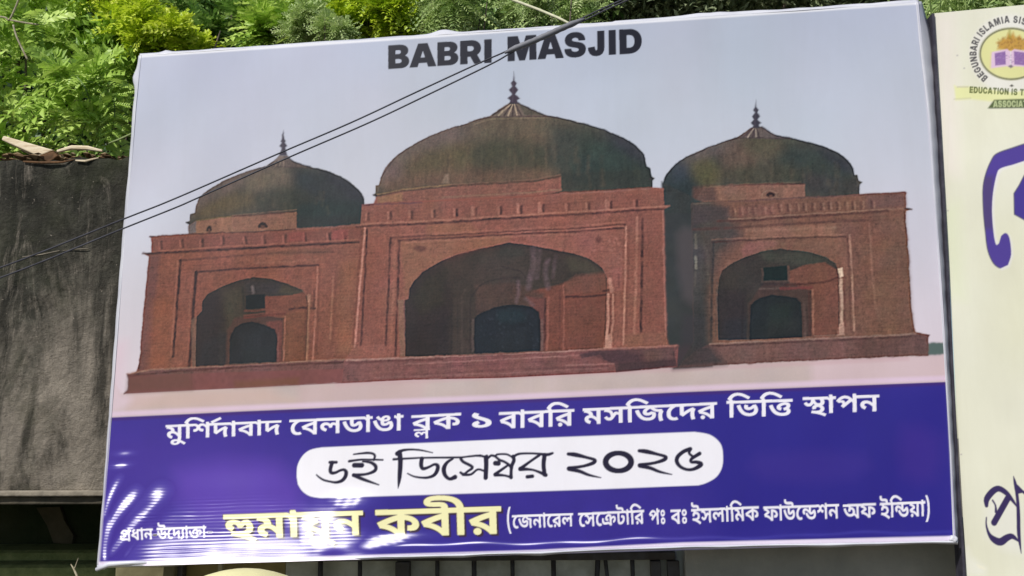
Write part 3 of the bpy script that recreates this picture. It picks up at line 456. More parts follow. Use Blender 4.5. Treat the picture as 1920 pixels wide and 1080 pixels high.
def paint_banner(W=1180, H=740):
    p = Print(QUAD, W, H, 3)
    F, S = p.fill, p.stroke
    # ---- sky of the printed photograph
    yy = np.linspace(0, 1, H)[:, None]; xx = np.linspace(0, 1, W)[None]
    t = np.clip(yy/0.66, 0, 1)
    top, mid, low = lin((181, 185, 203)), lin((196, 197, 208)), lin((214, 201, 208))
    c = np.where((t < .5)[..., None], top+(mid-top)*(t/.5)[..., None], mid+(low-mid)*((t-.5)/.5)[..., None])
    c = np.broadcast_to(c, (H, W, 3)).copy()
    n1, n2, n3 = p.noise(170), p.noise(70), p.noise(14)
    c *= (1 + 0.022*n1 + 0.014*n2 + 0.006*n3)[..., None]
    w2 = p.noise(120); c[..., 0] *= 1 + 0.02*w2; c[..., 2] *= 1 + 0.02*p.noise(150)
    g = np.exp(-(((xx-0.72)/0.3)**2 + ((yy-0.12)/0.2)**2)); c *= 1 + g[..., None]*np.array([-.03, .015, .0])
    p.col[:] = c; p.ids[:] = 1
    BR = lambda base, a=.10, sz=5: lin(base)*(1 + a*p.noise(sz) + a*.9*p.noise(24) + a*.6*p.noise(2.2))[..., None]
    def TEX(base, a=.1, sz=5):
        full = BR(base, a, sz)
        return full
    def FT(pts, base, a=.1, sz=5, **k):
        sm = k.pop('sm', 0)
        P_ = smooth(pts, sm, True) if sm else pts
        reg, al = p.alpha_poly(P_, k.get('soft', 1.2))
        if al is None: return
        x0, x1, y0, y1 = reg; h, w = y1-y0, x1-x0
        tex = lin(base)*(1 + a*p.noise(sz, (h, w)) + a*.9*p.noise(26, (h, w)) + a*.5*p.noise(2.2, (h, w)))[..., None]
        tex = tex*(1 + a*.5*np.stack([p.noise(30, (h, w)), 0*al, -p.noise(22, (h, w))], -1))
        al = al*k.get('op', 1.0)
        if k.get('mask') is not None: al = al*k['mask'][y0:y1, x0:x1]
        p.blend(reg, al, np.clip(tex, 0, 1), k.get('part'))
    # ---- printed ground
    ground = [(225, 737), (380, 731), (535, 723), (695, 715), (940, 708), (1150, 697), (1270, 688), (1480, 678), (1585, 672), (1735, 667), (1785, 663), (1800, 722), (1280, 737), (640, 765), (198, 786)]
    FT(ground + [(150, 790), (205, 690)], (192, 174, 170), .035, 30, soft=4, part=2)
    F([(200, 640), (238, 640), (232, 735), (300, 740), (198, 785)], (216, 193, 203), soft=26, op=.8)
    F([(1520, 672), (1790, 660), (1790, 715), (1520, 725)], (212, 186, 192), soft=16, op=.7)
    F([(250, 737), (500, 727), (560, 755), (240, 770)], (200, 170, 160), soft=20, op=.6)
    F([(560, 722), (800, 712), (790, 752), (560, 760)], (198, 168, 170), soft=18, op=.5)
    F([(620, 700), (1270, 690), (1700, 668), (1700, 676), (1270, 697), (630, 725)], (196, 160, 165), soft=5, op=.5)
    F([(1726, 646), (1745, 641), (1790, 645), (1790, 662), (1735, 666)], (84, 100, 96), soft=2.5)

    p.rough = .3
    # ---- left dome
    ld = [(354, 440), (354.4, 421), (348, 417), (355.5, 414.4), (356.5, 402), (366, 399), (367.7, 387), (373.8, 370.6), (384, 361), (397.2, 352), (421.7, 338), (452.2, 325.8), (476.7, 317.6), (499, 311.5), (513, 302), (546, 301), (560, 307.4), (582.6, 313.5), (611, 319.6), (639.7, 332), (664, 348), (678.4, 364.5), (682.5, 378), (681, 400), (678, 430)]
    ld = ld[:7] + [tuple(q) for q in smooth(ld[7:14], 4)] + [tuple(q) for q in smooth(ld[14:24], 4)] + ld[24:]
    dm = p.mask(ld, 1.2)
    FT(ld, (72, 66, 57), .11, 9, part=4)
    F([(360, 375), (430, 330), (520, 308), (530, 330), (440, 352), (380, 400)], (101, 85, 82), 18, mask=dm, sm=3)
    F([(470, 330), (540, 315), (560, 350), (470, 362)], (100, 88, 74), 16, mask=dm, sm=3)
    F([(372, 392), (440, 362), (500, 372), (450, 395), (380, 412)], (92, 78, 50), 14, mask=dm, sm=3, op=.9)
    F([(545, 318), (585, 312), (640, 330), (684, 365), (686, 425), (556, 425), (552, 385)], (44, 50, 56), 26, mask=dm)
    F([(480, 362), (560, 350), (600, 395), (490, 396)], (52, 56, 46), 15, mask=dm, sm=3, op=.8)
    F([(600, 320), (650, 335), (690, 370), (690, 400), (660, 372), (630, 350)], (43, 45, 56), 10, mask=dm, sm=2)
    F([(556, 383), (620, 376), (684, 378), (678, 421), (557, 426)], (34, 48, 50), 5, mask=dm, op=.92)
    F([(560, 392), (640, 384), (670, 396), (600, 404)], (28, 62, 60), 10, mask=dm, op=.5, sm=2)
    F([(556, 410), (678, 405), (678, 421), (557, 427)], (46, 46, 48), 4, mask=dm, op=.8)
    p.blur(dm, 5)
    F([(557, 388), (620, 378), (682, 380), (677, 421), (557, 427)], (36, 46, 48), 2.5, mask=dm, op=.55)
    for i in range(26):
        x = p.rng.uniform(375, 670); y = 345 + abs(x-525)*.16 + p.rng.uniform(0, 40)
        S([(x, y), (x+p.rng.uniform(-3, 3), y+p.rng.uniform(8, 26))], p.rng.uniform(2, 6), (50, 48, 40) if i % 2 else (104, 92, 72), 6, op=.22, mask=dm)
    S([(373, 371), (397, 352), (452, 326), (499, 312)], 1.4, (70, 60, 62), 1.2, op=.6)
    S([(582, 314), (640, 332), (678, 364), (682, 382)], 2.2, (34, 36, 46), 1.2, op=.8)
    # drum, openings
    dr = [(368, 414), (400, 409), (436, 405.5), (500, 401), (556, 397), (556, 429), (353, 440), (354, 424)]
    FT(dr, (146, 93, 68), .09, 5, soft=1.6, part=10)
    F([(353, 424), (368, 414), (368, 436), (353, 440)], (112, 92, 92), 2.5, part=10)
    F([(436, 406), (556, 398), (556, 428), (436, 434)], (132, 80, 64), 3, op=.6)
    S([(368, 413.5), (400, 409), (436, 405.5)], 2, (110, 88, 50), 1.4); S([(436, 405.5), (500, 402), (552, 397)], 2.6, (86, 50, 42), 1.6)
    S([(436, 404), (490, 399), (556, 393)], 1.6, (138, 100, 82), 1.2, op=.7)
    S([(349, 417), (356, 419)], 3, (66, 58, 68), 1); S([(436, 407), (436, 434)], 1.2, (160, 112, 90), 1.2, op=.5)
    for x, y, w in ((392, 430, 9), (493, 423, 16)):
        F([(x-w/2, y+4), (x-w/2, y-2), (x, y-7), (x+w/2, y-2), (x+w/2, y+4)], (54, 30, 24), 1.6, sm=2)
        F([(x-w/5, y+5), (x-w/5, y), (x+w/5, y), (x+w/5, y+5)], (104, 60, 44), 1.6)
    def finial(cx, pts, lo, part, col=(52, 44, 58)):
        q = [(cx+a, b) for a, b in pts] + [(cx-a*.97, b) for a, b in reversed(pts)]
        F(q, col, 1.2, part=part)
        S([(cx-1, pts[1][1]+5), (cx-2, pts[-1][1]-4)], 1.4, (92, 82, 92), 1.4, op=.6)
    # lotus cap and finial of the left dome
    F([(499, 312), (513, 302), (523, 292), (539, 292), (546, 300), (560, 307.5), (583, 314), (540, 314)], (92, 78, 74), 1.4, part=4)
    S([(541, 296), (552, 304), (584, 314)], 3, (42, 36, 42), 1.4)
    for x in (508, 516, 524, 532): S([(528+(x-524)*.2, 293), (x, 312)], 2, (138, 122, 112), 1.2, op=.75)
    S([(476, 318), (500, 312.5), (540, 313), (584, 316)], 1.6, (70, 54, 54), 1.2, op=.8)
    finial(530.8, [(0, 243), (1, 250), (2.6, 261), (5.2, 265), (2.6, 268), (7.6, 273.5), (3.6, 277), (4.5, 281), (6.5, 287), (8, 292)], 0, 7)

    # ---- central dome
    cd = [(706.8, 381), (705.5, 369), (699.5, 366), (704, 362), (704, 348), (710.7, 347), (714.6, 332.5), (723.7, 314), (741.8, 293.7), (767.8, 275.5), (801.5, 257.4), (840, 241.8), (876.6, 231.5), (890, 225), (918, 218.5), (938, 204), (957, 192.6), (971, 194), (989, 201.6), (1007.4, 210.7), (1025.5, 217), (1043.7, 219.8), (1074.8, 226.3), (1105.9, 235.3), (1137, 245.7), (1168, 258.7), (1191.4, 273), (1207, 291), (1211, 311.8), (1218.6, 315.7), (1221, 330), (1227, 334), (1222.5, 338), (1222.5, 354)]
    cd = cd[:6] + [tuple(q) for q in smooth(cd[6:14], 4)] + cd[14:20] + [tuple(q) for q in smooth(cd[20:29], 4)] + cd[29:]
    cm = p.mask(cd, 1.2)
    FT(cd, (88, 77, 62), .10, 11, part=5)
    F([(708, 345), (720, 310), (800, 255), (890, 225), (900, 245), (800, 290), (742, 345)], (108, 90, 88), 22, mask=cm, sm=2)
    F([(880, 235), (960, 222), (1040, 222), (1050, 265), (900, 265)], (101, 88, 72), 18, mask=cm, sm=3)
    F([(760, 300), (840, 270), (900, 280), (870, 320), (770, 335)], (94, 81, 50), 22, mask=cm, sm=3, op=.8)
    F([(890, 270), (960, 262), (1020, 275), (1040, 325), (900, 328)], (64, 66, 48), 20, mask=cm, sm=3, op=.85)
    F([(1030, 235), (1100, 232), (1180, 262), (1230, 300), (1225, 352), (1060, 352), (1030, 300)], (58, 64, 58), 26, mask=cm)
    F([(1090, 262), (1180, 265), (1225, 312), (1222, 348), (1072, 350), (1080, 300)], (42, 60, 56), 22, mask=cm, op=.9)
    F([(1130, 244), (1192, 272), (1212, 310), (1190, 300), (1150, 268)], (50, 52, 64), 9, mask=cm, sm=2)
    F([(1053, 322), (1220, 315), (1224, 352), (1053, 358)], (47, 53, 48), 7, mask=cm, op=.7)
    F([(1110, 268), (1128, 290), (1112, 300)], (70, 96, 88), 8, mask=cm, op=.55)
    F([(720, 335), (800, 322), (1000, 318), (1046, 322), (1046, 336), (720, 360)], (112, 82, 66), 10, mask=cm, op=.8)
    p.blur(cm, 7)
    F([(1053, 326), (1220, 317), (1222, 352), (1053, 358)], (48, 53, 48), 3, mask=cm, op=.45)
    for i in range(60):
        x = p.rng.uniform(725, 1200); y = 250 + abs(x-960)*.2 + p.rng.uniform(0, 60)
        S([(x, y), (x+p.rng.uniform(-3, 3), y+p.rng.uniform(8, 34))], p.rng.uniform(2, 7), [(58, 60, 40), (116, 96, 72), (70, 62, 52)][i % 3], 7, op=.20, mask=cm)
    for x, y in ((843, 298), (870, 300), (922, 305), (1024, 280)): S([(x, y), (x, y+34)], 3, (116, 98, 76), 5, op=.4, mask=cm)
    S([(840, 292), (838, 330)], 3, (62, 54, 40), 4, op=.5, mask=cm)
    S([(714, 334), (742, 294), (768, 276), (801, 258), (840, 242), (877, 232)], 1.6, (74, 62, 72), 1.2, op=.8)
    S([(1044, 220), (1106, 236), (1137, 246), (1168, 259), (1191, 273), (1207, 291), (1211, 312)], 2.4, (38, 40, 50), 1.3, op=.85)
    # drum of the central dome
    FT([(705, 367), (755, 357), (845, 348), (1000, 339), (1052, 331), (1052, 357), (1000, 376), (794, 386), (700, 386)], (139, 80, 66), .09, 5, soft=1.4, part=11)
    S([(705, 368), (755, 358.5), (845, 349), (1000, 340), (1050, 331)], 3, (88, 58, 46), 1.5)
    S([(707, 365), (755, 355.5), (845, 346)], 1.8, (160, 124, 84), 1.3, op=.75); S([(845, 346), (1000, 336.5), (1050, 328)], 1.6, (132, 92, 80), 1.3, op=.7)
    F([(708, 370), (755, 361), (755, 377), (709, 381)], (156, 105, 70), 4, op=.7)
    S([(830, 370), (1000, 360.5), (1052, 355)], 3, (150, 104, 82), 1.6, op=.8)
    S([(700, 384), (800, 380), (900, 375), (1000, 369), (1052, 361), (1130, 357), (1222, 351)], 3.2, (98, 56, 46), 1.7)
    for x, y in ((700, 366), (1224, 334)): S([(x, y), (x+(6 if x < 900 else -6), y+1)], 3, (60, 50, 58), 1)
    F([(835, 327), (842, 327), (842, 343), (828, 343)], (150, 126, 108), 4, op=.7)
    # lotus cap
    F([(910, 220.5), (918, 217.5), (938, 203.5), (957, 192), (971, 193.5), (989, 201), (1008, 210), (1026, 216.5), (1044, 220), (962, 219)], (110, 96, 90), 1.3, part=5)
    F([(972, 195), (990, 202), (1024, 216), (985, 216)], (84, 78, 68), 3)
    for k, x in enumerate((924, 935, 945, 953, 961, 969, 978)):
        S([(962+(x-953)*.14, 194), (x, 216)], [1.4, 3.4], (190, 172, 150) if k % 2 else (64, 50, 50), 1.2, op=.85)
    S([(971, 193), (990, 202), (1008, 211), (1026, 217), (1045, 221)], 2.8, (60, 50, 52), 1.3)
    S([(880, 229), (918, 219.5), (962, 217.5), (1026, 218.5), (1046, 221)], 2, (78, 58, 54), 1.2)
    S([(890, 233), (920, 223.5), (960, 221.5), (1020, 221)], 1.8, (140, 126, 104), 1.4, op=.6)
    finial(963, [(0, 134), (1.4, 151), (5.8, 156), (2.8, 162), (9, 168.5), (3.6, 177), (12.6, 184.5), (6.2, 188.5), (8.6, 195)], 0, 8, (56, 42, 56))

    # ---- right dome
    rd = [(1246, 400), (1243.5, 344), (1245.6, 334), (1253, 321.7), (1267.5, 307), (1288, 293.5), (1313, 282), (1338, 272.7), (1356, 266), (1382, 257), (1407, 240), (1426, 238), (1440, 246.7), (1455, 254), (1480, 259), (1507, 265.4), (1538, 273.7), (1567.5, 286), (1586, 300.8), (1595.6, 315.4), (1597.7, 328), (1604, 328), (1606, 339), (1613, 341.5), (1607, 345.6), (1607.5, 372), (1500, 385), (1300, 400)]
    rd = rd[:1] + [tuple(q) for q in smooth(rd[1:10], 4)] + rd[10:12] + [tuple(q) for q in smooth(rd[12:21], 4)] + rd[21:]
    rm = p.mask(rd, 1.2)
    FT(rd, (78, 74, 64), .10, 10, part=6)
    F([(1250, 330), (1300, 285), (1380, 258), (1400, 268), (1330, 300), (1290, 340)], (98, 88, 90), 18, mask=rm, sm=2, op=.9)
    F([(1360, 275), (1400, 262), (1420, 300), (1380, 325), (1350, 300)], (104, 84, 76), 14, mask=rm, sm=3, op=.85)
    F([(1395, 262), (1480, 262), (1510, 290), (1420, 300)], (88, 82, 66), 16, mask=rm, sm=3, op=.9)
    F([(1290, 310), (1330, 296), (1350, 330), (1320, 350), (1295, 335)], (94, 92, 52), 12, mask=rm, sm=3, op=.75)
    F([(1480, 262), (1560, 282), (1600, 316), (1606, 366), (1460, 350), (1450, 300)], (54, 64, 62), 24, mask=rm)
    F([(1530, 274), (1586, 300), (1598, 328), (1570, 318), (1540, 290)], (52, 55, 66), 10, mask=rm, sm=2)
    F([(1235, 330), (1262, 305), (1300, 330), (1325, 372), (1310, 400), (1240, 400)], (40, 54, 60), 16, mask=rm)
    F([(1256, 312), (1280, 300), (1296, 325), (1262, 345)], (52, 62, 76), 10, mask=rm, op=.8, sm=2)
    F([(1370, 312), (1480, 306), (1500, 340), (1380, 342)], (70, 70, 54), 14, mask=rm, op=.7, sm=2)
    F([(1505, 320), (1606, 340), (1608, 366), (1507, 368)], (58, 58, 60), 5, mask=rm, op=.9)
    S([(1510, 333), (1530, 346), (1604, 345)], 4, (92, 82, 80), 3, op=.5, mask=rm)
    p.blur(rm, 6)
    for i in range(36):
        x = p.rng.uniform(1290, 1585); y = 285 + abs(x-1416)*.12 + p.rng.uniform(0, 45)
        S([(x, y), (x+p.rng.uniform(-3, 3), y+p.rng.uniform(8, 26))], p.rng.uniform(2, 6), (56, 56, 44) if i % 2 else (108, 96, 76), 6, op=.2, mask=rm)
    S([(1246, 334), (1267, 307), (1288, 294), (1338, 273), (1382, 257)], 1.8, (56, 54, 66), 1.2, op=.8)
    S([(1455, 254), (1507, 266), (1538, 274), (1567, 286), (1586, 301), (1596, 316), (1598, 330)], 2.6, (44, 46, 54), 1.3, op=.85)
    FT([(1318, 352), (1353, 346.5), (1449, 344.5), (1507, 345.5), (1507, 370), (1300, 381)], (140, 92, 76), .09, 5, soft=2.2, part=12)
    F([(1300, 352), (1340, 348), (1345, 378), (1296, 382)], (96, 66, 62), 9, op=.9)
    S([(1352, 347.5), (1449, 345.5), (1505, 345)], 2.6, (96, 54, 48), 1.5); S([(1320, 351), (1400, 344), (1500, 341.5)], 1.6, (120, 98, 80), 1.4, op=.6)
    F([(1436, 369), (1436, 364), (1442, 360), (1449, 363), (1449, 369)], (62, 34, 30), 1.6, sm=2); F([(1441, 370), (1441, 366), (1445, 366), (1445, 370)], (120, 72, 58), 1.5)
    S([(1427, 371), (1429, 362), (1442, 357), (1452, 361), (1454, 369)], 1.6, (162, 120, 100), 1.4, sm=3, op=.7)
    F([(1382, 258), (1407, 239), (1416, 235), (1426, 238), (1440, 246.7), (1456, 254.5), (1480, 260), (1420, 260)], (100, 88, 92), 1.3, part=6)
    for k, x in enumerate((1393, 1401, 1409, 1416, 1422)): S([(1415+(x-1410)*.15, 238), (x, 257)], [1.2, 3], (170, 156, 152) if k % 2 else (70, 54, 62), 1.2, op=.8)
    S([(1426, 238), (1440, 247), (1456, 255), (1480, 260)], 3.2, (56, 50, 58), 1.3); S([(1356, 267), (1384, 259), (1420, 258), (1480, 261)], 1.8, (74, 60, 62), 1.2)
    finial(1416.4, [(0, 187), (1.2, 200), (5.4, 206.5), (2.6, 212), (8, 218.5), (4, 224), (10.4, 230.5), (5.5, 235), (7, 240)], 0, 9, (54, 50, 62))

    # ---- dark gap between the central and the right block
    gap = [(1240, 340), (1300, 372), (1345, 390), (1350, 640), (1335, 688), (1262, 692), (1252, 670), (1244, 640)]
    FT(gap, (50, 52, 52), .10, 12, soft=3, part=12)

    # ---- right block
    rb = [(1296, 381), (1350, 376), (1511, 370), (1564, 367.5), (1607, 364), (1692, 359), (1695, 361.5), (1693, 366), (1693.5, 390), (1705, 392), (1694, 396), (1693, 407), (1698, 481), (1703.4, 579), (1707, 607), (1711, 622), (1738, 628), (1735, 633), (1736, 667), (1586, 672.5), (1480, 678), (1268, 689), (1300, 640)]
    bm = p.mask(rb, 1.2)
    FT(rb, (126, 79, 64), .10, 5, part=12)
    # left part of the block lies in the print's own shade
    F([(1240, 376), (1330, 372), (1362, 392), (1392, 440), (1350, 480), (1330, 560), (1332, 645), (1240, 700)], (70, 62, 60), 26, mask=bm, op=.9)
    F([(1240, 380), (1296, 374), (1312, 460), (1322, 560), (1332, 692), (1240, 700)], (52, 50, 52), 18, mask=bm, op=.95)
    F([(1268, 440), (1300, 430), (1320, 480), (1310, 560), (1280, 560)], (84, 74, 76), 16, op=.55, sm=2)
    S([(1303, 440), (1304, 465)], 4, (112, 100, 92), 3, op=.7); S([(1304, 482), (1304, 503)], 4.5, (146, 134, 122), 2.5, op=.8); S([(1303, 510), (1302, 535)], 3, (92, 82, 78), 2.5, op=.7)
    S([(1318, 455), (1326, 480), (1327, 530)], 5, (92, 80, 74), 5, op=.6)
    F([(1280, 590), (1320, 590), (1320, 680), (1272, 686)], (56, 50, 56), 12, op=.6)
    S([(1299, 382), (1330, 381)], 1.6, (110, 94, 86), 1.5, op=.8); S([(1300, 384), (1298, 425)], 2, (92, 70, 66), 2, op=.4)
    F([(1300, 385), (1365, 388), (1365, 409), (1300, 420)], (74, 58, 60), 6, op=.8)
    # parapet
    S([(1365, 378), (1511, 370), (1607, 366), (1692, 361)], 3, (104, 66, 66), 2, op=.7)
    F([(1620, 366), (1692, 362), (1693, 388), (1622, 392)], (116, 78, 78), 10, op=.6)
    for k, x in enumerate((1372, 1386, 1398, 1410, 1428, 1442, 1458, 1474, 1490, 1504, 1520, 1536, 1550, 1565, 1580, 1594, 1610, 1630)):
        y = 391 - (x-1372)*.035 - (4 if x > 1450 else 0)
        S([(x, y), (x+1, y+12)], 4, (78, 42, 40) if k % 2 else (92, 52, 46), 2, op=.6); S([(x+5, y), (x+6, y+11)], 3, (176, 124, 104), 2, op=.45)
    F([(1385, 386), (1450, 383), (1452, 402), (1385, 406)], (146, 84, 78), 8, op=.4)
    S([(1365, 411), (1400, 410), (1480, 403.5), (1586, 397), (1691, 391)], 2.2, (170, 124, 104), 1.6, op=.55)
    S([(1345, 415), (1400, 413.5), (1480, 407.5), (1586, 401), (1660, 396)], 4.4, (84, 46, 42), 2.2, op=.85)
    S([(1691, 391), (1704, 392)], 3, (92, 62, 58), 1)
    S([(1300, 430), (1390, 427), (1480, 420), (1560, 415), (1617, 413)], 5, (88, 50, 46), 3, op=.7)
    for x in range(1400, 1560, 13): S([(x, 432 - (x-1400)*.03), (x+6, 431.5 - (x-1400)*.03)], 5, (190, 140, 118), 4, op=.35)
    F([(1395, 428), (1560, 420), (1560, 440), (1395, 447)], (152, 98, 80), 6, op=.6)
    S([(1335, 454), (1400, 451), (1480, 446), (1582, 444)], 3, (82, 46, 42), 1.8, op=.85)
    S([(1335, 449), (1400, 447), (1480, 442), (1582, 440)], 2, (168, 110, 92), 2, op=.5)
    # vertical mouldings
    S([(1590, 440), (1594, 520), (1598, 620)], 3, (186, 132, 110), 1.8, op=.75); S([(1585.5, 446), (1589, 530), (1592, 622)], 3, (96, 54, 46), 2, op=.6)
    S([(1626, 420), (1630, 490), (1636, 570)], 3.6, (156, 104, 86), 2.4, op=.6); S([(1638, 575), (1645, 600)], 5, (150, 104, 88), 4, op=.35)
    F([(1640, 400), (1692, 397), (1706, 610), (1650, 622)], (121, 80, 64), 12, op=.5)
    S([(1337, 455), (1334, 530), (1332, 636)], 4, (46, 42, 46), 2.5, op=.8); S([(1343, 530), (1341, 634)], 2.5, (84, 70, 68), 2, op=.6)
    S([(1690, 395), (1698, 481), (1703, 579), (1708, 612)], 2.5, (84, 52, 44), 1.6, op=.7)
    F([(1440, 455), (1560, 448), (1572, 480), (1555, 478), (1500, 462)], (134, 88, 72), 6, op=.5); F([(1398, 455), (1448, 452), (1450, 462), (1392, 482)], (160, 92, 88), 6, op=.5, sm=2)
    # recess
    ra = [(1346, 637), (1344, 560), (1346.7, 526.7), (1353, 507), (1373, 493), (1396.7, 482), (1426.7, 472), (1460, 466.5), (1480, 469), (1515, 473), (1543, 481.5), (1562.7, 494), (1568, 508), (1569.5, 540), (1570, 627), (1480, 632), (1400, 636)]
    am = p.mask(ra, 1.3)
    FT(ra, (72, 64, 60), .10, 8, part=15)
    F([(1340, 530), (1375, 492), (1470, 466), (1545, 482), (1500, 500), (1440, 502), (1415, 640), (1340, 640)], (66, 63, 60), 8, mask=am)
    F([(1425, 474), (1530, 470), (1566, 495), (1510, 498), (1430, 488)], (76, 84, 74), 7, mask=am, op=.85)
    S([(1350, 510), (1373, 493), (1427, 472.5), (1460, 467), (1515, 473.5), (1563, 495)], 5, (44, 40, 42), 3, mask=am, op=.8)
    F([(1340, 540), (1400, 545), (1402, 640), (1340, 640)], (54, 48, 54), 10, mask=am, op=.85); F([(1356, 600), (1400, 595), (1400, 640), (1350, 640)], (48, 54, 66), 8, mask=am, op=.6)
    p.blur(am, 4, .8)
    FT([(1478, 508), (1508, 496), (1545, 492), (1566, 506), (1569, 530), (1569, 629), (1519, 632), (1518, 545), (1478, 540)], (136, 88, 72), .09, 6, soft=2.5, mask=am)
    F([(1430, 530), (1478, 528), (1518, 545), (1518, 632), (1405, 637), (1402, 570)], (86, 66, 62), 4, mask=am, op=.85)
    S([(1470, 534), (1505, 533), (1540, 529), (1572, 519)], 3.6, (84, 44, 40), 1.8, op=.9)
    S([(1423, 541), (1460, 541)], 3, (124, 112, 106), 2, op=.7); S([(1462, 541), (1500, 540), (1519, 539)], 5, (140, 66, 68), 2.4, op=.75); S([(1425, 533), (1470, 533)], 4, (60, 50, 56), 3, op=.7)
    F([(1430, 502), (1473, 498), (1474, 525), (1430, 527)], (26, 46, 42), 2, part=20)
    S([(1476, 500), (1477, 526)], 4, (130, 96, 84), 2, op=.7); S([(1427, 504), (1427, 528), (1473, 527)], 2.5, (112, 92, 84), 2, op=.55)
    S([(1521, 544), (1522, 575), (1523, 627)], 3.4, (186, 134, 112), 1.8, op=.75); S([(1515, 546), (1516, 628)], 4, (96, 54, 48), 2.4, op=.6)
    rdw = [(1404, 637), (1405, 600), (1406.7, 573), (1413, 565), (1423, 559), (1446.7, 553.5), (1470, 555), (1490.5, 559), (1499, 567), (1501, 590), (1501.5, 632)]
    FT(rdw, (42, 48, 52), .10, 14, part=18)
    S([(1405, 636), (1407, 574), (1424, 560), (1447, 555), (1490, 560), (1499, 568)], 4, (30, 30, 38), 3, op=.7)
    F([(1440, 575), (1480, 570), (1482, 610), (1440, 612)], (48, 66, 58), 12, op=.5); F([(1440, 600), (1495, 598), (1495, 625), (1440, 628)], (66, 68, 66), 14, op=.35)
    S([(1505, 570), (1507, 600), (1507, 630)], 5, (112, 92, 88), 2.4, op=.8); S([(1402, 575), (1401, 634)], 4, (74, 66, 62), 2.5, op=.7); S([(1392, 560), (1390, 634)], 4, (46, 40, 44), 3, op=.7)
    S([(1573, 525), (1575, 560), (1575, 613)], 5, (206, 160, 138), 1.8, op=.85); F([(1568, 504), (1577, 502), (1577, 518), (1571, 521)], (226, 188, 164), 2); F([(1570, 608), (1579, 604), (1580, 628), (1568, 629)], (186, 136, 118), 2.5, op=.85)
    S([(1580, 520), (1582, 612)], 3, (106, 58, 50), 2, op=.6)
    # plinth of the right block
    FT([(1328, 646), (1400, 641), (1586, 632.5), (1712, 625.5), (1738, 627.5), (1734, 634), (1736, 667), (1586, 672.5), (1480, 678), (1268, 689), (1300, 660)], (115, 74, 70), .09, 6, soft=1.4, part=21)
    F([(1260, 650), (1330, 646), (1360, 683), (1262, 692)], (60, 50, 54), 14, op=.9)
    S([(1330, 645), (1400, 641), (1586, 632.5), (1712, 626)], 3, (158, 118, 106), 1.6, op=.7); S([(1335, 649), (1400, 645.5), (1586, 637), (1720, 630)], 3, (82, 48, 46), 1.8, op=.8)
    F([(1600, 634), (1730, 632), (1732, 664), (1600, 670)], (96, 60, 58), 10, op=.5)

    # ---- left block
    lb = [(352, 438.5), (480, 434), (600, 426.5), (680, 421), (690, 440), (690, 690), (237.6, 704), (256, 697), (260.6, 680), (269.7, 573), (279, 481), (267, 475.6), (284, 474), (283.5, 447), (280, 443)]
    lm = p.mask(lb, 1.2)
    FT(lb, (137, 72, 54), .10, 5, part=10)
    F([(256, 697), (269, 573), (280, 478), (300, 478), (290, 573), (282, 697)], (112, 64, 62), 8, mask=lm, op=.8)
    F([(285, 560), (325, 560), (318, 690), (275, 694)], (142, 74, 44), 16, mask=lm, op=.6)
    F([(480, 450), (680, 440), (670, 660), (600, 670), (600, 500), (480, 505)], (142, 80, 64), 14, mask=lm, op=.6)
    F([(283, 447), (420, 440), (678, 427), (676, 452), (480, 466), (285, 476)], (128, 66, 56), 3, mask=lm, op=.8)
    S([(281, 444), (352, 439), (480, 434.5), (556, 430)], 3, (84, 42, 36), 1.6, op=.8); S([(556, 430), (600, 427), (678, 422)], 3, (140, 86, 80), 1.8, op=.7)
    for k, (x, y) in enumerate(((303, 459), (343, 456), (380, 455), (419, 450), (461, 450), (496, 448), (535, 447), (573, 444), (618, 443), (647, 441))):
        S([(x, y-6), (x+1, y+7)], 5, (66, 32, 28), 2, op=.75); S([(x-5, y-5), (x-4, y+7)], 3.4, (174, 98, 82), 2, op=.5)
    F([(540, 437), (572, 435), (572, 452), (540, 454)], (152, 62, 56), 4, op=.5); F([(622, 432), (652, 430), (652, 448), (622, 450)], (158, 62, 58), 4, op=.5)
    S([(285, 472), (400, 464), (440, 462), (560, 455), (671, 449)], 2.4, (164, 92, 72), 1.6, op=.7)
    S([(268, 475.6), (330, 473), (440, 467), (560, 460), (672, 454)], 4.2, (66, 30, 28), 1.8)
    S([(337, 488), (440, 480), (520, 474), (624, 472)], 4, (94, 48, 42), 2.6, op=.7); F([(500, 470), (620, 464), (620, 476), (500, 480)], (100, 66, 50), 5, op=.4)
    S([(480, 494), (560, 489), (597, 487)], 3, (164, 98, 80), 2.4, op=.5)
    S([(367.5, 510), (440, 504.5), (520, 500.5), (597, 497)], 4, (78, 36, 34), 1.9)
    S([(338.5, 488), (335.5, 530), (330, 600), (324.7, 669)], 4.6, (64, 28, 26), 1.7); S([(333, 490), (330, 540), (320, 668)], 2.4, (176, 104, 82), 2, op=.5)
    S([(368, 510), (364, 560), (359, 630), (355, 688)], 6, (64, 30, 28), 1.9); S([(362, 512), (356, 570), (349, 680)], 3, (160, 92, 72), 2.4, op=.45)
    F([(358, 600), (369, 592), (368, 686), (360, 688)], (110, 78, 66), 2.4, op=.8)
    S([(595.5, 500), (593, 560), (586.6, 676)], 3, (186, 112, 92), 1.8, op=.75); S([(589, 545), (588, 575)], 3.4, (82, 36, 34), 1.8, op=.7); S([(600, 505), (593, 672)], 3, (104, 54, 46), 2.4, op=.5)
    S([(625, 519), (622, 570), (619, 635)], 3.4, (178, 112, 88), 2.4, op=.6); S([(631, 510), (625, 640)], 5, (114, 62, 50), 4, op=.45)
    F([(636, 490), (668, 488), (660, 660), (630, 664)], (148, 88, 62), 12, op=.55)
    # recess
    la = [(367, 688), (368, 620), (369, 593), (379, 583), (379.8, 565), (389, 552), (413.4, 539), (444, 527), (475.5, 519.6), (508, 523), (537.7, 532), (564.4, 543), (574.7, 555), (578, 567), (577, 600), (573, 676), (470, 684)]
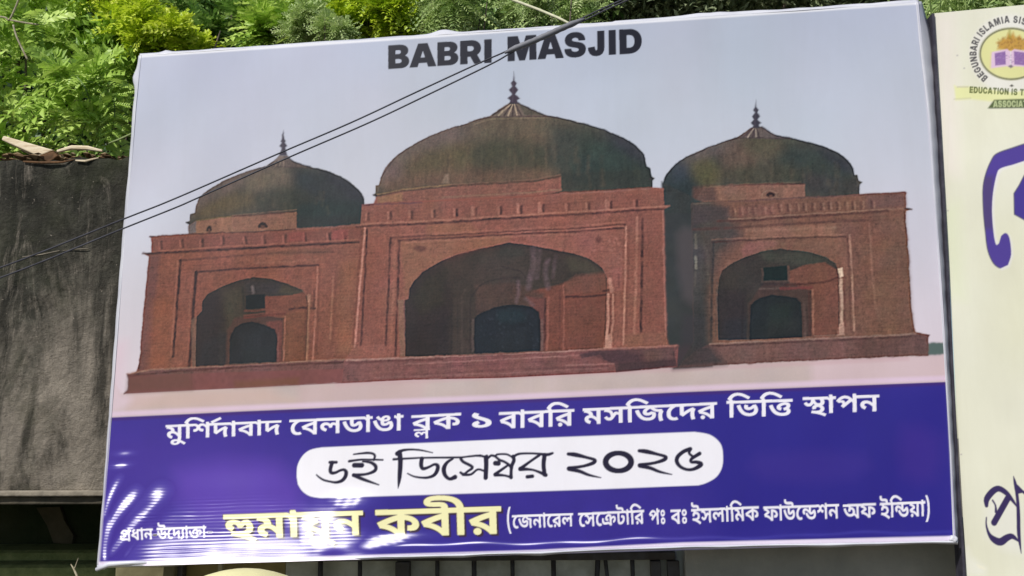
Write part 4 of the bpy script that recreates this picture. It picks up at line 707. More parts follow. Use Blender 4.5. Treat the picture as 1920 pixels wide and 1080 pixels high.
    am = p.mask(la, 1.3)
    FT(la, (66, 58, 50), .11, 8, part=13)
    F([(365, 690), (368, 592), (380, 562), (410, 545), (420, 600), (410, 690)], (52, 44, 46), 10, mask=am)
    F([(380, 640), (430, 620), (432, 690), (370, 690)], (50, 52, 60), 9, mask=am, op=.7)
    F([(420, 545), (455, 535), (458, 600), (428, 620)], (78, 76, 60), 12, mask=am, op=.8)
    F([(458, 527), (520, 528), (570, 548), (540, 553), (498, 552), (460, 556)], (62, 60, 64), 6, mask=am, op=.9)
    F([(530, 534), (572, 548), (560, 553), (520, 549)], (86, 80, 56), 4, mask=am, op=.8)
    S([(380, 566), (389, 553), (413, 540), (444, 528), (475, 520.5), (508, 524), (565, 544)], 5, (44, 34, 34), 3, mask=am, op=.8)
    p.blur(am, 4, .8)
    FT([(497, 556), (540, 554), (572, 548), (576, 570), (571, 678), (529, 678), (531, 597), (497, 592)], (138, 82, 62), .09, 6, soft=2.2, mask=am)
    F([(530, 590), (574, 582), (571, 678), (529, 678)], (140, 90, 58), 6, mask=am, op=.7)
    F([(440, 596), (500, 592), (531, 597), (529, 679), (424, 684), (426, 620)], (94, 66, 58), 5, mask=am, op=.85)
    F([(500, 604), (530, 600), (528, 678), (516, 679)], (132, 72, 62), 4, mask=am, op=.8)
    S([(458, 596), (500, 591), (535, 588)], 4, (124, 62, 50), 2, mask=am, op=.8); S([(458, 592), (500, 587), (535, 584)], 2.4, (158, 88, 72), 1.8, mask=am, op=.6)
    S([(543, 580), (566, 577), (590, 578)], 4, (82, 42, 38), 2, op=.85)
    F([(461, 554), (496, 551), (497, 578), (461, 580)], (32, 38, 42), 2, part=19)
    S([(459, 583), (480, 583), (500, 579), (500, 556)], 3.6, (146, 84, 66), 2, op=.75); S([(474, 538), (475, 548)], 5, (132, 126, 128), 3, op=.8); S([(455, 540), (458, 585)], 4, (40, 46, 44), 3, op=.6)
    dw = [(430, 684), (431, 650), (432, 630), (441, 614), (455, 606), (472.6, 603.5), (496, 609), (514, 617.4), (519.4, 629), (518.6, 650), (517.6, 679)]
    FT(dw, (46, 46, 50), .09, 14, part=16)
    F([(450, 625), (490, 620), (490, 660), (450, 665)], (56, 58, 64), 14, op=.6); F([(455, 655), (515, 650), (515, 678), (455, 682)], (50, 54, 56), 10, op=.6)
    S([(431, 640), (441, 615), (456, 607), (473, 604.5), (496, 610), (515, 619), (519, 630), (518, 678)], 3.4, (34, 30, 36), 2, op=.8)
    S([(522, 625), (521, 678)], 3.4, (150, 96, 90), 1.8, op=.7); S([(413, 620), (414, 685)], 6, (66, 66, 66), 5, op=.5)
    S([(535, 594), (533, 640), (531.8, 676)], 2.8, (196, 128, 104), 1.5, op=.75)
    S([(579, 556), (579, 570)], 7, (186, 122, 98), 2.4, op=.8); S([(579, 575), (577, 620), (575, 674)], 5, (168, 108, 78), 2, op=.7); S([(573, 580), (569, 676)], 2.6, (110, 58, 44), 2, op=.6)
    # plinth of the left block
    FT([(237.6, 701), (283, 694), (429, 685), (535, 680), (690, 671), (760, 690), (696, 716), (535, 723.7), (376, 731.6), (232, 738.5), (240, 731), (240, 707)], (118, 70, 68), .09, 6, soft=1.3, part=21)
    F([(240, 706), (300, 700), (360, 697), (360, 730), (238, 736)], (100, 66, 56), 12, op=.7); F([(440, 715), (560, 708), (560, 722), (440, 728)], (110, 74, 44), 8, op=.5)
    S([(237, 701), (283, 693.5), (429, 684.5), (535, 679), (700, 671.5)], 3, (164, 116, 98), 1.6, op=.65); S([(239, 705.5), (300, 699), (429, 690), (560, 683), (700, 677)], 3.4, (84, 40, 38), 2, op=.85)
    S([(238, 702), (242, 712), (240, 732), (233, 738)], 3, (84, 46, 44), 1.6, op=.7); S([(359, 697), (359, 730)], 1.6, (84, 50, 48), 1.4, op=.5); S([(647, 682), (646, 714)], 2.4, (148, 92, 82), 2, op=.5)

    # ---- central block
    cb = [(678, 385), (690, 382.5), (703, 381.7), (810, 378), (900, 374), (1000, 369), (1053, 362), (1130, 358), (1222, 351.5), (1243, 353.5), (1245, 384.5), (1255, 386), (1244, 392), (1243, 395), (1245, 511), (1248.4, 628), (1252, 647), (1270, 648), (1268, 688), (1152, 698), (940, 708.5), (773, 712), (640, 718), (646, 676), (664, 650), (676, 500), (682, 428), (676, 421)]
    cbm = p.mask(cb, 1.2)
    FT(cb, (146, 80, 66), .09, 5, part=11)
    F([(678, 385), (1053, 362), (1243, 353.5), (1245, 385), (960, 404), (678, 420)], (142, 78, 64), 3, mask=cbm, op=.9)
    F([(690, 432), (728, 440), (720, 645), (672, 650)], (140, 74, 58), 8, mask=cbm, op=.7); F([(1190, 400), (1243, 398), (1246, 640), (1205, 640)], (134, 72, 60), 10, mask=cbm, op=.7)
    F([(750, 450), (960, 440), (950, 455), (860, 476), (790, 508), (760, 560)], (146, 90, 66), 8, mask=cbm, op=.8); F([(980, 440), (1168, 430), (1160, 560), (1140, 520), (1080, 475), (1000, 460)], (148, 84, 72), 8, mask=cbm, op=.8)
    F([(800, 420), (880, 416), (900, 440), (800, 446)], (150, 92, 60), 10, mask=cbm, op=.5)
    S([(678, 386), (703, 383), (790, 380)], 3.4, (94, 56, 66), 1.8, op=.75)
    S([(1053, 363), (1130, 359.5), (1222, 353), (1243, 355)], 3.6, (156, 98, 88), 1.8, op=.6)
    ticks = (691.7, 733, 773, 815, 857, 893, 940, 977.7, 1019, 1067, 1104.5, 1145.6, 1193.6)
    for k, x in enumerate(ticks):
        y0, y1 = 401 - (x-690)*.047, 412 - (x-690)*.047
        S([(x, y0), (x, y1)], 5, (66, 30, 28), 2, op=.8 if k not in (5, 9) else .5); S([(x-5.5, y0-1), (x-5, y1)], 3.4, (186, 116, 98), 2, op=.5); S([(x-1, y0-3), (x+6, y0-3)], 2.4, (96, 50, 44), 2, op=.4)
    for x in (885, 971, 1010, 1136): S([(x, 396-(x-690)*.047), (x, 412-(x-690)*.047)], 4.5, (196, 124, 106), 2.4, op=.55)
    S([(660, 421), (760, 416.5), (860, 411), (960, 404.5), (1111, 395), (1255, 386)], 3, (180, 112, 92), 1.6, op=.7)
    S([(668, 425), (760, 421), (860, 415.5), (960, 409), (1111, 400), (1243, 392)], 4, (80, 38, 36), 2, op=.9)
    for x in (850, 905, 925, 915): S([(x, 414-(x-850)*.05), (x+14, 413-(x-850)*.05)], 2.4, (40, 22, 24), 1.6, op=.6)
    # mouldings
    S([(684, 428), (680, 480), (672, 570), (665, 650)], 3.8, (206, 132, 116), 1.5, op=.85)
    S([(688.5, 430), (684, 520), (676.7, 647)], 4.2, (78, 36, 36), 1.8, op=.9); S([(678, 430), (668, 560), (661, 645)], 3, (112, 54, 48), 2, op=.5)
    S([(732, 446), (729, 530), (723, 647)], 4.6, (70, 32, 32), 1.8, op=.9); S([(741, 452), (738, 540), (732, 660)], 5, (164, 96, 78), 2.6, op=.7); S([(748.5, 450), (746, 540), (741.7, 667)], 4.6, (72, 34, 34), 1.8, op=.9)
    F([(746, 562), (758, 562), (760, 668), (750, 668)], (134, 92, 76), 2.4, op=.85); S([(759, 565), (760, 640)], 2.6, (78, 50, 66), 2, op=.8)
    S([(731.7, 445.5), (860, 440), (960, 434), (1080, 429), (1172, 420)], 3.2, (86, 42, 40), 1.8, op=.8); S([(731, 441), (860, 436), (960, 430), (1080, 424), (1172, 416)], 2.2, (180, 106, 88), 1.8, op=.5)
    S([(748, 451), (860, 445), (960, 439), (1080, 434), (1170, 427)], 3.6, (84, 40, 40), 1.9, op=.85); S([(940, 437), (1080, 430.5), (1170, 424)], 1.8, (196, 118, 100), 1.5, op=.6); S([(760, 455), (860, 449), (960, 443), (1080, 438)], 2.4, (176, 108, 88), 2, op=.5)
    S([(1173.5, 424), (1172, 520), (1168, 646)], 3.4, (206, 134, 114), 1.6, op=.8); S([(1179, 424), (1177, 520), (1173, 640)], 4, (116, 60, 50), 2.6, op=.6)
    S([(1194, 408), (1192, 520), (1188.5, 624)], 4.6, (184, 114, 94), 2.4, op=.7); S([(1204, 410), (1203, 520), (1201, 622)], 5, (76, 36, 34), 1.9, op=.9); S([(1243, 396), (1245, 511), (1248, 628)], 3.4, (178, 112, 100), 1.8, op=.65)
    F([(1170, 628), (1248, 622), (1252, 647), (1168, 652)], (136, 82, 64), 6, op=.6)
    for x, y, w in ((787, 466, 13), (1122, 449, 6)): F([(x-w, y), (x, y-6), (x+w, y), (x, y+7)], (92, 44, 40), 4, op=.7, sm=3)
    for i in range(60):
        x = p.rng.uniform(1100, 1168); y = p.rng.uniform(440, 520); S([(x, y), (x+2, y+1)], p.rng.uniform(2, 4), (182, 112, 100) if i % 2 else (112, 58, 52), 2, op=.35)
    # great recess
    ca = [(760, 668), (760, 600), (760, 563), (766.7, 560), (768.3, 541), (776.7, 526.7), (793, 510), (826.7, 490), (860, 476.7), (906.7, 465), (946.7, 456.5), (955, 455.5), (991.4, 460), (1036, 468.5), (1077, 476), (1108, 487), (1128.5, 502.7), (1137, 521.6), (1137, 545.6), (1134, 652), (960, 664), (880, 667)]
    am = p.mask(ca, 1.3)
    FT(ca, (70, 62, 57), .10, 9, part=14)
    F([(758, 670), (760, 560), (775, 528), (830, 495), (850, 560), (840, 670)], (56, 48, 50), 14, mask=am); F([(770, 560), (800, 520), (840, 500), (830, 570), (790, 590)], (60, 58, 48), 12, mask=am, op=.8)
    F([(760, 610), (840, 600), (845, 668), (760, 670)], (50, 44, 50), 10, mask=am, op=.8)
    F([(900, 480), (1000, 470), (1010, 540), (900, 545)], (78, 70, 66), 16, mask=am, op=.8); F([(940, 462), (985, 462), (985, 480), (930, 482)], (62, 68, 62), 8, mask=am, op=.7)
    F([(1060, 478), (1108, 490), (1130, 510), (1130, 518), (1070, 508)], (82, 80, 64), 8, mask=am, op=.85)
    S([(768, 545), (777, 528), (793, 511), (827, 491), (860, 478), (907, 466), (955, 457), (991, 461.5), (1036, 470), (1077, 477.5), (1108, 489), (1128, 504), (1136, 522)], 6, (46, 32, 44), 3, mask=am, op=.85)
    S([(830, 488), (880, 472), (955, 453), (1000, 459), (1060, 470)], 2.4, (178, 98, 88), 2, op=.5)
    p.blur(am, 5, .8)
    FT([(1056, 532), (1080, 520), (1134, 514), (1137, 545), (1133, 653), (1020, 659), (1022, 562), (985, 553), (1000, 545)], (136, 80, 64), .08, 6, soft=4, mask=am)
    F([(1062, 562), (1132, 556), (1130, 648), (1064, 652)], (136, 82, 66), 5, mask=am, op=.8); F([(1080, 516), (1134, 510), (1136, 546), (1062, 552), (1060, 530)], (134, 90, 76), 6, mask=am, op=.7)
    F([(890, 535), (960, 530), (1020, 550), (1022, 600), (985, 575), (940, 572), (895, 590)], (92, 72, 66), 7, mask=am, op=.85)
    F([(985, 555), (1022, 560), (1022, 658), (1013, 658), (1012, 590), (995, 574)], (130, 78, 74), 4, mask=am, op=.8)
    for q, w, o in (([(1000, 465), (999, 500), (990, 540)], 11, .5), ([(1012, 470), (1006, 520)], 8, .4), ([(1027, 488), (1022, 510), (1028, 540)], 9, .5), ([(1042, 480), (1036, 520)], 6, .35), ([(971, 528), (972, 545), (968, 565)], 6, .6), ([(985, 560), (1000, 572)], 5, .5)):
        S(q, w, (132, 112, 126), 5, op=o, mask=am, sm=3)
    S([(1060, 556.5), (1100, 556), (1140, 552)], 3.6, (70, 36, 38), 1.8, op=.9); S([(1130, 546), (1152, 543)], 4, (66, 32, 32), 2, op=.8)
    S([(1056.5, 535), (1057, 600), (1056, 655)], 2.6, (184, 118, 102), 1.8, op=.7); S([(1050, 545), (1049, 655)], 3, (112, 62, 56), 2.2, op=.6)
    S([(1022, 560), (1021, 640)], 3.4, (74, 34, 38), 1.8, op=.8); S([(1028, 558), (1027, 620), (1025, 655)], 3.6, (186, 120, 106), 2, op=.65)
    S([(882, 660), (882, 570), (888, 552), (905, 532), (940, 522), (975, 520)], 2.6, (52, 44, 46), 2.4, sm=3, op=.8, mask=am); S([(866, 662), (866, 555), (872, 545)], 4, (88, 76, 72), 3, op=.6, mask=am); S([(846, 664), (847, 560)], 3, (48, 42, 44), 3, op=.7, mask=am); S([(858, 662), (858, 560)], 2, (50, 42, 46), 2, op=.6, mask=am)
    S([(940, 500), (975, 508), (985, 520)], 2.4, (54, 44, 48), 2.2, op=.6, mask=am); S([(800, 575), (860, 572)], 2, (52, 46, 44), 2.4, op=.5, mask=am); S([(797, 612), (807, 608)], 3, (34, 30, 32), 2, op=.7, mask=am)
    dw = [(890, 663), (890, 625), (890, 597), (895, 591), (903, 587), (926.7, 577), (945, 572.5), (960, 571.5), (980, 572), (998, 576.4), (1009, 585), (1012.6, 600), (1012.6, 658)]
    FT(dw, (36, 44, 56), .10, 12, part=17)
    S([(891, 660), (891, 598), (904, 588), (927, 578.5), (960, 573), (998, 578), (1010, 587), (1012, 655)], 4, (24, 26, 36), 2.5, op=.7)
    F([(935, 585), (975, 580), (985, 600), (940, 605)], (40, 66, 76), 10, op=.6, sm=2); F([(930, 625), (990, 615), (985, 655), (935, 658)], (52, 58, 70), 12, op=.5)
    for i in range(40):
        x = p.rng.uniform(895, 1008); y = p.rng.uniform(590, 655); S([(x, y), (x+1.5, y+2)], p.rng.uniform(1.5, 3), (78, 86, 100), 2, op=.3)
    S([(887, 600), (886, 658)], 4, (110, 100, 100), 2.4, op=.6); S([(1016, 600), (1016, 656)], 4, (134, 110, 106), 2.2, op=.7)
    # colonnette
    S([(1143, 525), (1147, 545)], 8, (206, 134, 120), 3, op=.75); S([(1140, 552), (1140, 600), (1137, 636)], 4, (214, 146, 128), 1.6, op=.85); S([(1149, 552), (1149, 600), (1145, 640)], 3.2, (208, 140, 120), 1.6, op=.75); S([(1144.5, 552), (1144, 600), (1141, 640)], 2.2, (112, 58, 50), 1.5, op=.7)
    F([(1134, 630), (1143, 626), (1148, 655), (1131, 656)], (206, 142, 128), 3, op=.75); F([(1145, 505), (1165, 500), (1165, 545), (1150, 545)], (168, 90, 84), 6, op=.5); S([(1160, 515), (1160, 540)], 3, (92, 44, 44), 2.4, op=.6)
    # plinth and steps
    FT([(646, 676), (760, 671.5), (960, 663), (1087, 656), (1163, 652), (1271, 647), (1268, 688), (1152, 698), (940, 708.5), (773, 712), (640, 718)], (130, 74, 74), .08, 6, soft=1.3, part=21)
    S([(650, 676), (760, 671.5), (880, 666), (960, 662.5), (1087, 657)], 3.4, (176, 124, 116), 1.6, op=.8); S([(1087, 657), (1163, 653), (1271, 648)], 3, (172, 112, 100), 1.6, op=.7)
    S([(655, 681), (760, 676), (830, 674)], 3, (92, 46, 46), 2, op=.8); S([(760, 683), (960, 673), (1085, 666)], 2, (184, 122, 118), 1.6, op=.55); S([(780, 690), (960, 681), (1090, 675)], 2, (104, 54, 60), 1.8, op=.6)
    S([(1060, 685), (1152, 682)], 2.4, (178, 118, 114), 1.6, op=.6); S([(770, 703), (960, 693), (1140, 687)], 2, (96, 50, 56), 1.8, op=.6); S([(700, 708), (940, 700), (1140, 690)], 2, (166, 108, 108), 1.8, op=.45); S([(680, 700), (780, 693)], 4, (150, 88, 84), 4, op=.5)
    F([(1087, 663), (1125, 658), (1262, 652), (1266, 686), (1155, 697), (1152, 681), (1135, 676), (1124, 666), (1090, 672)], (92, 56, 62), 2.4, op=.9)
    F([(1090, 662), (1160, 658), (1200, 664), (1200, 678), (1140, 680)], (64, 38, 50), 8, op=.6); F([(1160, 680), (1266, 672), (1266, 687), (1156, 697)], (70, 44, 50), 5, op=.8); F([(1205, 656), (1262, 652), (1264, 672), (1210, 676)], (108, 72, 70), 5, op=.6)
    S([(1271, 648), (1262, 660), (1268, 688)], 3, (60, 42, 48), 2, op=.6)

    p.rough = 0
    bld = np.zeros((H, W), np.float32)
    for m in (dm, cm, rm, bm, lm, cbm): bld = np.maximum(bld, m)
    p.warp(.55, 4, (0, 0, W, int(H*.68))); p.warp(.7, 13, (0, 0, W, int(H*.68)))
    rec = np.isin(p.ids, (13, 14, 15)).astype(np.float32); door = np.isin(p.ids, (16, 17, 18, 19, 20)).astype(np.float32); dmk = np.isin(p.ids, (4, 5, 6)).astype(np.float32)
    yy2, xx2 = np.mgrid[0:H, 0:W].astype(np.float32); row = (yy2 + .6*p.noise(60))/(6.2*p.k); fr_ = row - np.floor(row)
    joint = np.clip(1-np.abs(fr_-.5)/.16, 0, 1)*np.clip(.5+.7*p.noise(16), 0, 1)
    col_ = (xx2/(15*p.k) + .5*(np.floor(row) % 2) + .3*np.sin(np.floor(row)*12.9)); fc = col_-np.floor(col_); vj = np.clip(1-np.abs(fc-.5)/.07, 0, 1)*np.clip(.4+.7*p.noise(14), 0, 1)
    cell = np.sin(np.floor(row)*78.2+np.floor(col_)*37.7)*43758.5; cell = (cell-np.floor(cell)-.5)
    stone = (1-dmk)*(1-door)
    g = 1 + .09*p.noise(1.5) + .10*p.noise(2.6) + .075*p.noise(5.5) + .07*p.noise(12, ay=1.8) + .05*p.noise(40) + .05*p.noise(5, ay=6) - stone*(.13*joint+.08*vj) + stone*.10*cell
    g = g + dmk*(.10*p.noise(4, ay=4) + .09*p.noise(9) + .07*p.noise(20, ay=2))
    hue = np.stack([1 + .05*p.noise(22)+.03*p.noise(5), 1 + .02*p.noise(12), 1 + .06*p.noise(30)], -1)
    lum = (p.col @ np.array([.3, .6, .1]))[..., None]
    c = (p.col*.84 + lum*.16)*g[..., None]*hue
    m_ = .80 + .09*stone[..., None]*(1-rec[..., None])
    c = c*(1 + dmk[..., None]*np.array([.10, .02, -.10]))*(1 + stone[..., None]*np.array([0, .05, -.02]))
    c = c*m_*(1-rec[..., None]*np.array([.16, .34, .36]))*(1-.42*door[..., None]) + .002
    c = c + .75*(c - _soft(c, 2))*(1+0*c)
    p.col = p.col*(1-bld[..., None]) + np.clip(c, .002, .9)*bld[..., None]
    # ---- blue band
    band = [(150, 786), (203, 783.4), (456, 771.5), (695, 761), (960, 750), (1280, 735.5), (1500, 727), (1777, 716), (1830, 713), (1830, 1075), (150, 1110)]
    S([(203, 777), (456, 765), (695, 755), (960, 744), (1280, 729), (1500, 720), (1777, 709)], 9, (222, 196, 218), 5, op=.75)
    bmk = p.mask(band, 1.2)
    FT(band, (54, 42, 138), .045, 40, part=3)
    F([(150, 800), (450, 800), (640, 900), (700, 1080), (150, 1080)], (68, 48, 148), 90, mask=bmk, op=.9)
    F([(330, 880), (520, 870), (560, 960), (380, 980)], (92, 58, 168), 40, mask=bmk, op=.6, sm=2)  # lighter violet at the fringe of the glare, put into the band's colour
    F([(1250, 740), (1800, 700), (1800, 1030), (1350, 1030)], (42, 35, 132), 80, mask=bmk, op=.9)
    F([(1690, 800), (1760, 820), (1750, 900), (1690, 890)], (62, 42, 138), 30, mask=bmk, op=.6, sm=2); F([(1420, 850), (1620, 850), (1600, 900), (1430, 900)], (60, 44, 138), 24, mask=bmk, op=.5, sm=2)
    S([(203, 786), (456, 774), (695, 763.5), (960, 752.5), (1280, 738), (1500, 729), (1777, 718)], 6, (66, 34, 104), 4, op=.7, mask=bmk)
    # ---- date plate
    plate = [(556.4, 895), (557.5, 874), (567, 855), (582, 843.5), (603, 839), (700, 834.5), (830, 829), (950, 823.5), (1130, 816.5), (1302, 809.8), (1330, 815), (1349, 830), (1354.8, 849), (1353.6, 875), (1343, 894), (1324, 905.5), (1308.7, 910), (1130, 917), (950, 923), (742, 929.6), (603, 934), (582, 930.6), (567, 921), (558.5, 908)]
    F([(x, y+1) for x, y in plate], (44, 30, 110), 5, op=.6)
    F(smooth(plate[:5], 4).tolist() + plate[5:9] + smooth(plate[9:17], 4).tolist() + plate[17:20] + smooth(plate[20:], 4).tolist(), (240, 237, 247), 1.4, part=24)
    INK = (32, 27, 52)
    A = xf(550, 810, 4.683); Bq = xf(950, 800, 4.683)
    def D(pts, w, sm=4): S(pts, [v*1.15/4.683 for v in w] if not np.isscalar(w) else w*1.15/4.683, INK, .9, 25, sm=sm)
    D(A((320, 266), (378, 266)), 22, 0); D(A((340, 270), (325, 330), (335, 358), (370, 357), (410, 338), (445, 332), (464, 355), (455, 395), (425, 428), (375, 442), (325, 436), (268, 422), (228, 398), (203, 376)), [30, 30, 26, 22, 20, 22, 30, 30, 26, 20, 16, 16, 14, 10])
    D(A((490, 257), (600, 243), (785, 245)), [20, 16, 14]); D(A((530, 196), (640, 184), (697, 190), (716, 212), (706, 246)), [12, 18, 18, 20, 16]); D(A((535, 292), (602, 292)), 36, 0); D(A((610, 258), (680, 268), (722, 300), (715, 340), (650, 368), (575, 376), (528, 378)), [14, 22, 28, 26, 20, 22, 26]); D(A((530, 380), (620, 418), (750, 464)), [26, 24, 10])
    D(A((932, 180), (940, 260), (932, 400), (920, 494)), [38, 38, 32, 6], 3); D(A((912, 190), (955, 163), (1030, 154), (1120, 160), (1222, 182)), [34, 22, 16, 14, 8]); D(A((880, 240), (1100, 227), (1390, 224), (1480, 222), (1600, 208), (1640, 208)), [18, 14, 16, 14, 16, 18], 0)
    D(A((1128, 235), (1122, 290), (1140, 322), (1190, 308), (1240, 284), (1268, 300), (1260, 345), (1228, 384), (1160, 402), (1065, 392), (1003, 364)), [32, 32, 26, 20, 20, 30, 30, 24, 18, 14, 10])
    D(A((1400, 235), (1350, 268), (1322, 320), (1332, 378), (1372, 412), (1420, 396)), [16, 24, 34, 30, 24, 34])
    D(A((1470, 232), (1492, 262), (1572, 308), (1530, 346), (1498, 372), (1468, 356)), [24, 22, 22, 18, 22, 18]); D(A((1490, 376), (1560, 372), (1622, 328), (1690, 350)), [18, 18, 16, 16]); D(A((1698, 214), (1694, 300), (1688, 402)), [26, 34, 32])
    Z = xf(900, 830, 12)
    def E(pts, w, sm=4): S(pts, [v/12 for v in w] if not np.isscalar(w) else w/12, INK, .9, 25, sm=sm)
    E(Z((0, 290), (110, 320), (170, 350), (250, 290), (340, 300), (400, 262), (590, 260), (700, 310), (740, 320), (850, 260), (1000, 242), (1250, 245), (1500, 270), (1632, 236)), [50, 52, 50, 55, 50, 45, 45, 45, 60, 55, 50, 48, 70, 52])
    E(Z((340, 305), (435, 390)), 55, 0); E(Z((345, 462), (415, 465)), 105, 0); E(Z((430, 392), (530, 422), (640, 490), (705, 560)), [60, 55, 60, 70])
    E(Z((745, 310), (762, 400), (715, 520), (700, 650), (700, 782)), [80, 84, 80, 72, 80]); E(Z((640, 500), (340, 710)), [50, 72], 0); E(Z((340, 722), (560, 740), (700, 782)), [80, 50, 60])
    E(Z((125, 330), (132, 560), (132, 780)), [88, 80, 92]); E(Z((1330, 285), (1120, 430), (905, 590)), [62, 58, 84]); E(Z((905, 592), (1150, 606), (1300, 650), (1480, 728)), [92, 52, 56, 84]); E(Z((1450, 285), (1430, 500), (1452, 716)), [100, 96, 92]); E(Z((1062, 768), (1180, 756)), 78, 0)
    for o in ((0, 0), (622, -28)):
        T = lambda *q: Bq(*[(a+o[0], b+o[1]) for a, b in q])
        D(T((540, 240), (605, 247), (700, 270), (772, 292), (760, 318), (680, 345), (600, 358), (545, 368)), [24, 32, 22, 24, 28, 22, 24, 32]); D(T((552, 374), (640, 392), (720, 424), (826, 448)), [28, 26, 20, 8])
    el = [(980+112*math.cos(a), 310+78*math.sin(a)) for a in np.linspace(0, 2*math.pi, 29)]
    D(Bq(*el), [34+10*abs(math.cos(a)) for a in np.linspace(0, 2*math.pi, 29)], 0)
    D(Bq((1610, 196), (1552, 218), (1500, 264), (1494, 312), (1530, 356), (1592, 378), (1652, 368), (1704, 332), (1668, 312), (1620, 310), (1622, 282), (1692, 236)), [30, 28, 30, 30, 24, 22, 26, 34, 26, 22, 24, 28]); D(Bq((1606, 200), (1602, 236), (1640, 266)), [26, 20, 18])

    # ---- lettering
    p.words = {}
    def new_word(line):
        k = 40 + len(p.words); p.words[k] = line; return k
    def L(keys, l, r, h, col, part, slant=0.0, grow=0.0, gap=0):
        part = new_word(part) if part else None
        reg, a = p.glyph_alpha(word(keys, l, r, h, slant, gap=gap), 3, grow)
        if a is not None: p.blend(reg, a, col, part)
    WH = (240, 236, 250)
    U = lambda dx: ('ু', dx, 0)
    PL = dict(col=WH, part=23, grow=.0)
    L(['ম', U(-10), 'ি', 'শ', ('reph', 250, -40), 'দ', 'া', 'ব', 'া', 'দ'], (311, 797), (527, 788), 26.5, slant=-.05, **PL)
    L(['ে', 'ব', 'ল', 'ড', 'া', 'ঙ', 'া'], (543, 787), (756, 778), 29, slant=-.05, **PL)
    L(['ব', ('ল', -560, -330, .62), 'ক'], (772, 779), (864, 774), 29, slant=-.05, **PL)
    L(['১'], (875, 775), (929, 772.5), 28, slant=-.05, **PL)
    L(['ব', 'া', 'ব', 'ি', 'র'], (936, 773), (1076, 767), 31, slant=-.05, **PL)
    L(['ম', 'স', 'ি', 'জ', 'ে', 'দ', 'র'], (1093, 766), (1343, 754), 30, slant=-.03, **PL)
    L(['ি', 'ভ', 'ি', 'tta'], (1362, 752), (1484, 748), 31, slant=-.03, **PL)
    L(['stha', 'া', 'প', 'ন'], (1504, 745), (1645, 740), 31, slant=-.02, **PL)
    for dx, dy, col, gr, NM in ((3.5, 3.5, (58, 40, 62), 1.0, dict(part=None)), (-1.2, -1, (92, 74, 84), .9, dict(part=None)), (0, 0, (243, 237, 184), .6, dict(part=26))):
        L(['hu', 'ম', 'া', 'yy', U(-30), 'ন'], (420+dx, 966+dy), (679+dx, 958+dy), 44, col, grow=gr, **NM)
        L(['ক', 'ব', 'ী', 'র'], (705+dx, 957+dy), (938+dx, 950+dy), 50, col, grow=gr, **NM)
    SM = dict(col=WH, part=28, grow=.0)
    L(['('], (947, 960), (960, 959.5), 34, **dict(SM, part=None)); L(['ে', 'জ', 'ন', 'া', 'ে', 'র', 'ল'], (960, 966), (1074, 962), 25, **SM)
    L(['ে', 'স', 'ে', 'kra', 'ট', 'া', 'ি', 'র'], (1084, 962), (1207, 956), 26, **SM)
    L(['প', 'visarga'], (1216, 957), (1248, 955.5), 27, **SM); L(['ব', 'visarga'], (1257, 956), (1289, 954.5), 27, **SM)
    L(['ই', 'স', 'ল', 'া', 'ি', 'ম', 'ক'], (1296, 954.5), (1422, 949), 26.5, **SM)
    L(['ফ', 'া', 'উ', 'ে', 'nda', 'শ', 'ন'], (1431, 950), (1572, 945), 27, **SM)
    L(['অ', 'ফ'], (1580, 946), (1641, 943), 27, **SM)
    L(['ই', 'ি', 'nda', 'yy', 'া'], (1649, 943), (1733, 939.5), 28, **SM)
    L([')'], (1731, 938), (1745, 937.5), 34, **dict(SM, part=None))
    OG = dict(col=WH, part=27, grow=.15)
    L(['pra', 'ধ', 'া', 'ন'], (224, 994), (286, 991), 20, **OG); S([(288, 1003), (294, 1003)], 3, WH, 1, 27)
    L(['উ', 'ে', 'দ', 'yaph', 'া', 'kta', 'া'], (294, 990), (386, 987), 21, **OG); S([(389, 998), (397, 998)], 3, WH, 1, 27)
    # title, plain heavy capitals
    def cap(word_, l, r, h, slant):
        keys = ['L'+c for c in word_]
        cs, w = layout(keys, 14)
        l, r = np.array(l, float), np.array(r, float); ex = (r-l)/w; n = np.array([-ex[1], ex[0]]); n = n/np.hypot(*n)
        dn = (n + np.array([slant, 0]))*h/727.0
        reg, a = p.glyph_alpha([l + c[:, :1]*ex - c[:, 1:]*dn for c in cs], 3, .9)
        p.blend(reg, a, (24, 22, 34), new_word(22))
    cap('BABRI', (726, 129), (926.5, 116.5), 43, -.06); cap('MASJID', (950, 114.5), (1205, 98.5), 45, -.05)
    # ---- unprinted margin round the print
    S([(262, 106), (900, 62), (1722, 6)], 5, (232, 232, 238), 2, 0); S([(258, 104), (184, 1063)], 5, (206, 200, 214), 3, op=.8)
    S([(1722, 6), (1792, 1017)], 5, (214, 210, 222), 3, op=.7)
    S([(184, 1061), (640, 1047), (1000, 1036), (1280, 1024), (1795, 1014)], [14, 9, 8, 12, 16], (226, 214, 232), 2, 0)
    p.col = np.clip(p.col, 0.002, 0.9)
    return p
# ================================================================ setting
def sst(a, b, x):
    t = np.clip((np.asarray(x, float)-a)/(b-a), 0, 1); return t*t*(3-2*t)
gm = NT('bare_earth'); v_ = gm.coord(); gm.set(gm.ramp(gm.noise(v_, 2.5, 8), [(.3, (.11, .095, .07)), (.55, (.16, .14, .11)), (.8, (.21, .19, .15))]), .95, .2); gm.bump(gm.noise(v_, 30, 6), .7, .01)
tag(mesh_obj('ground', [(-400, -400, 0), (400, -400, 0), (400, 400, 0), (-400, 400, 0)], [(0, 1, 2, 3)], gm.m), kind='structure')
rm_ = simple('worn_asphalt', (.045, .045, .047), (.075, .072, .07), 14, .9, .2, .004)
tag(mesh_obj('road', [(-60, -7.5, .02), (60, -7.5, .02), (60, -1.2, .02), (-60, -1.2, .02)], [(0, 1, 2, 3)], rm_), kind='structure')

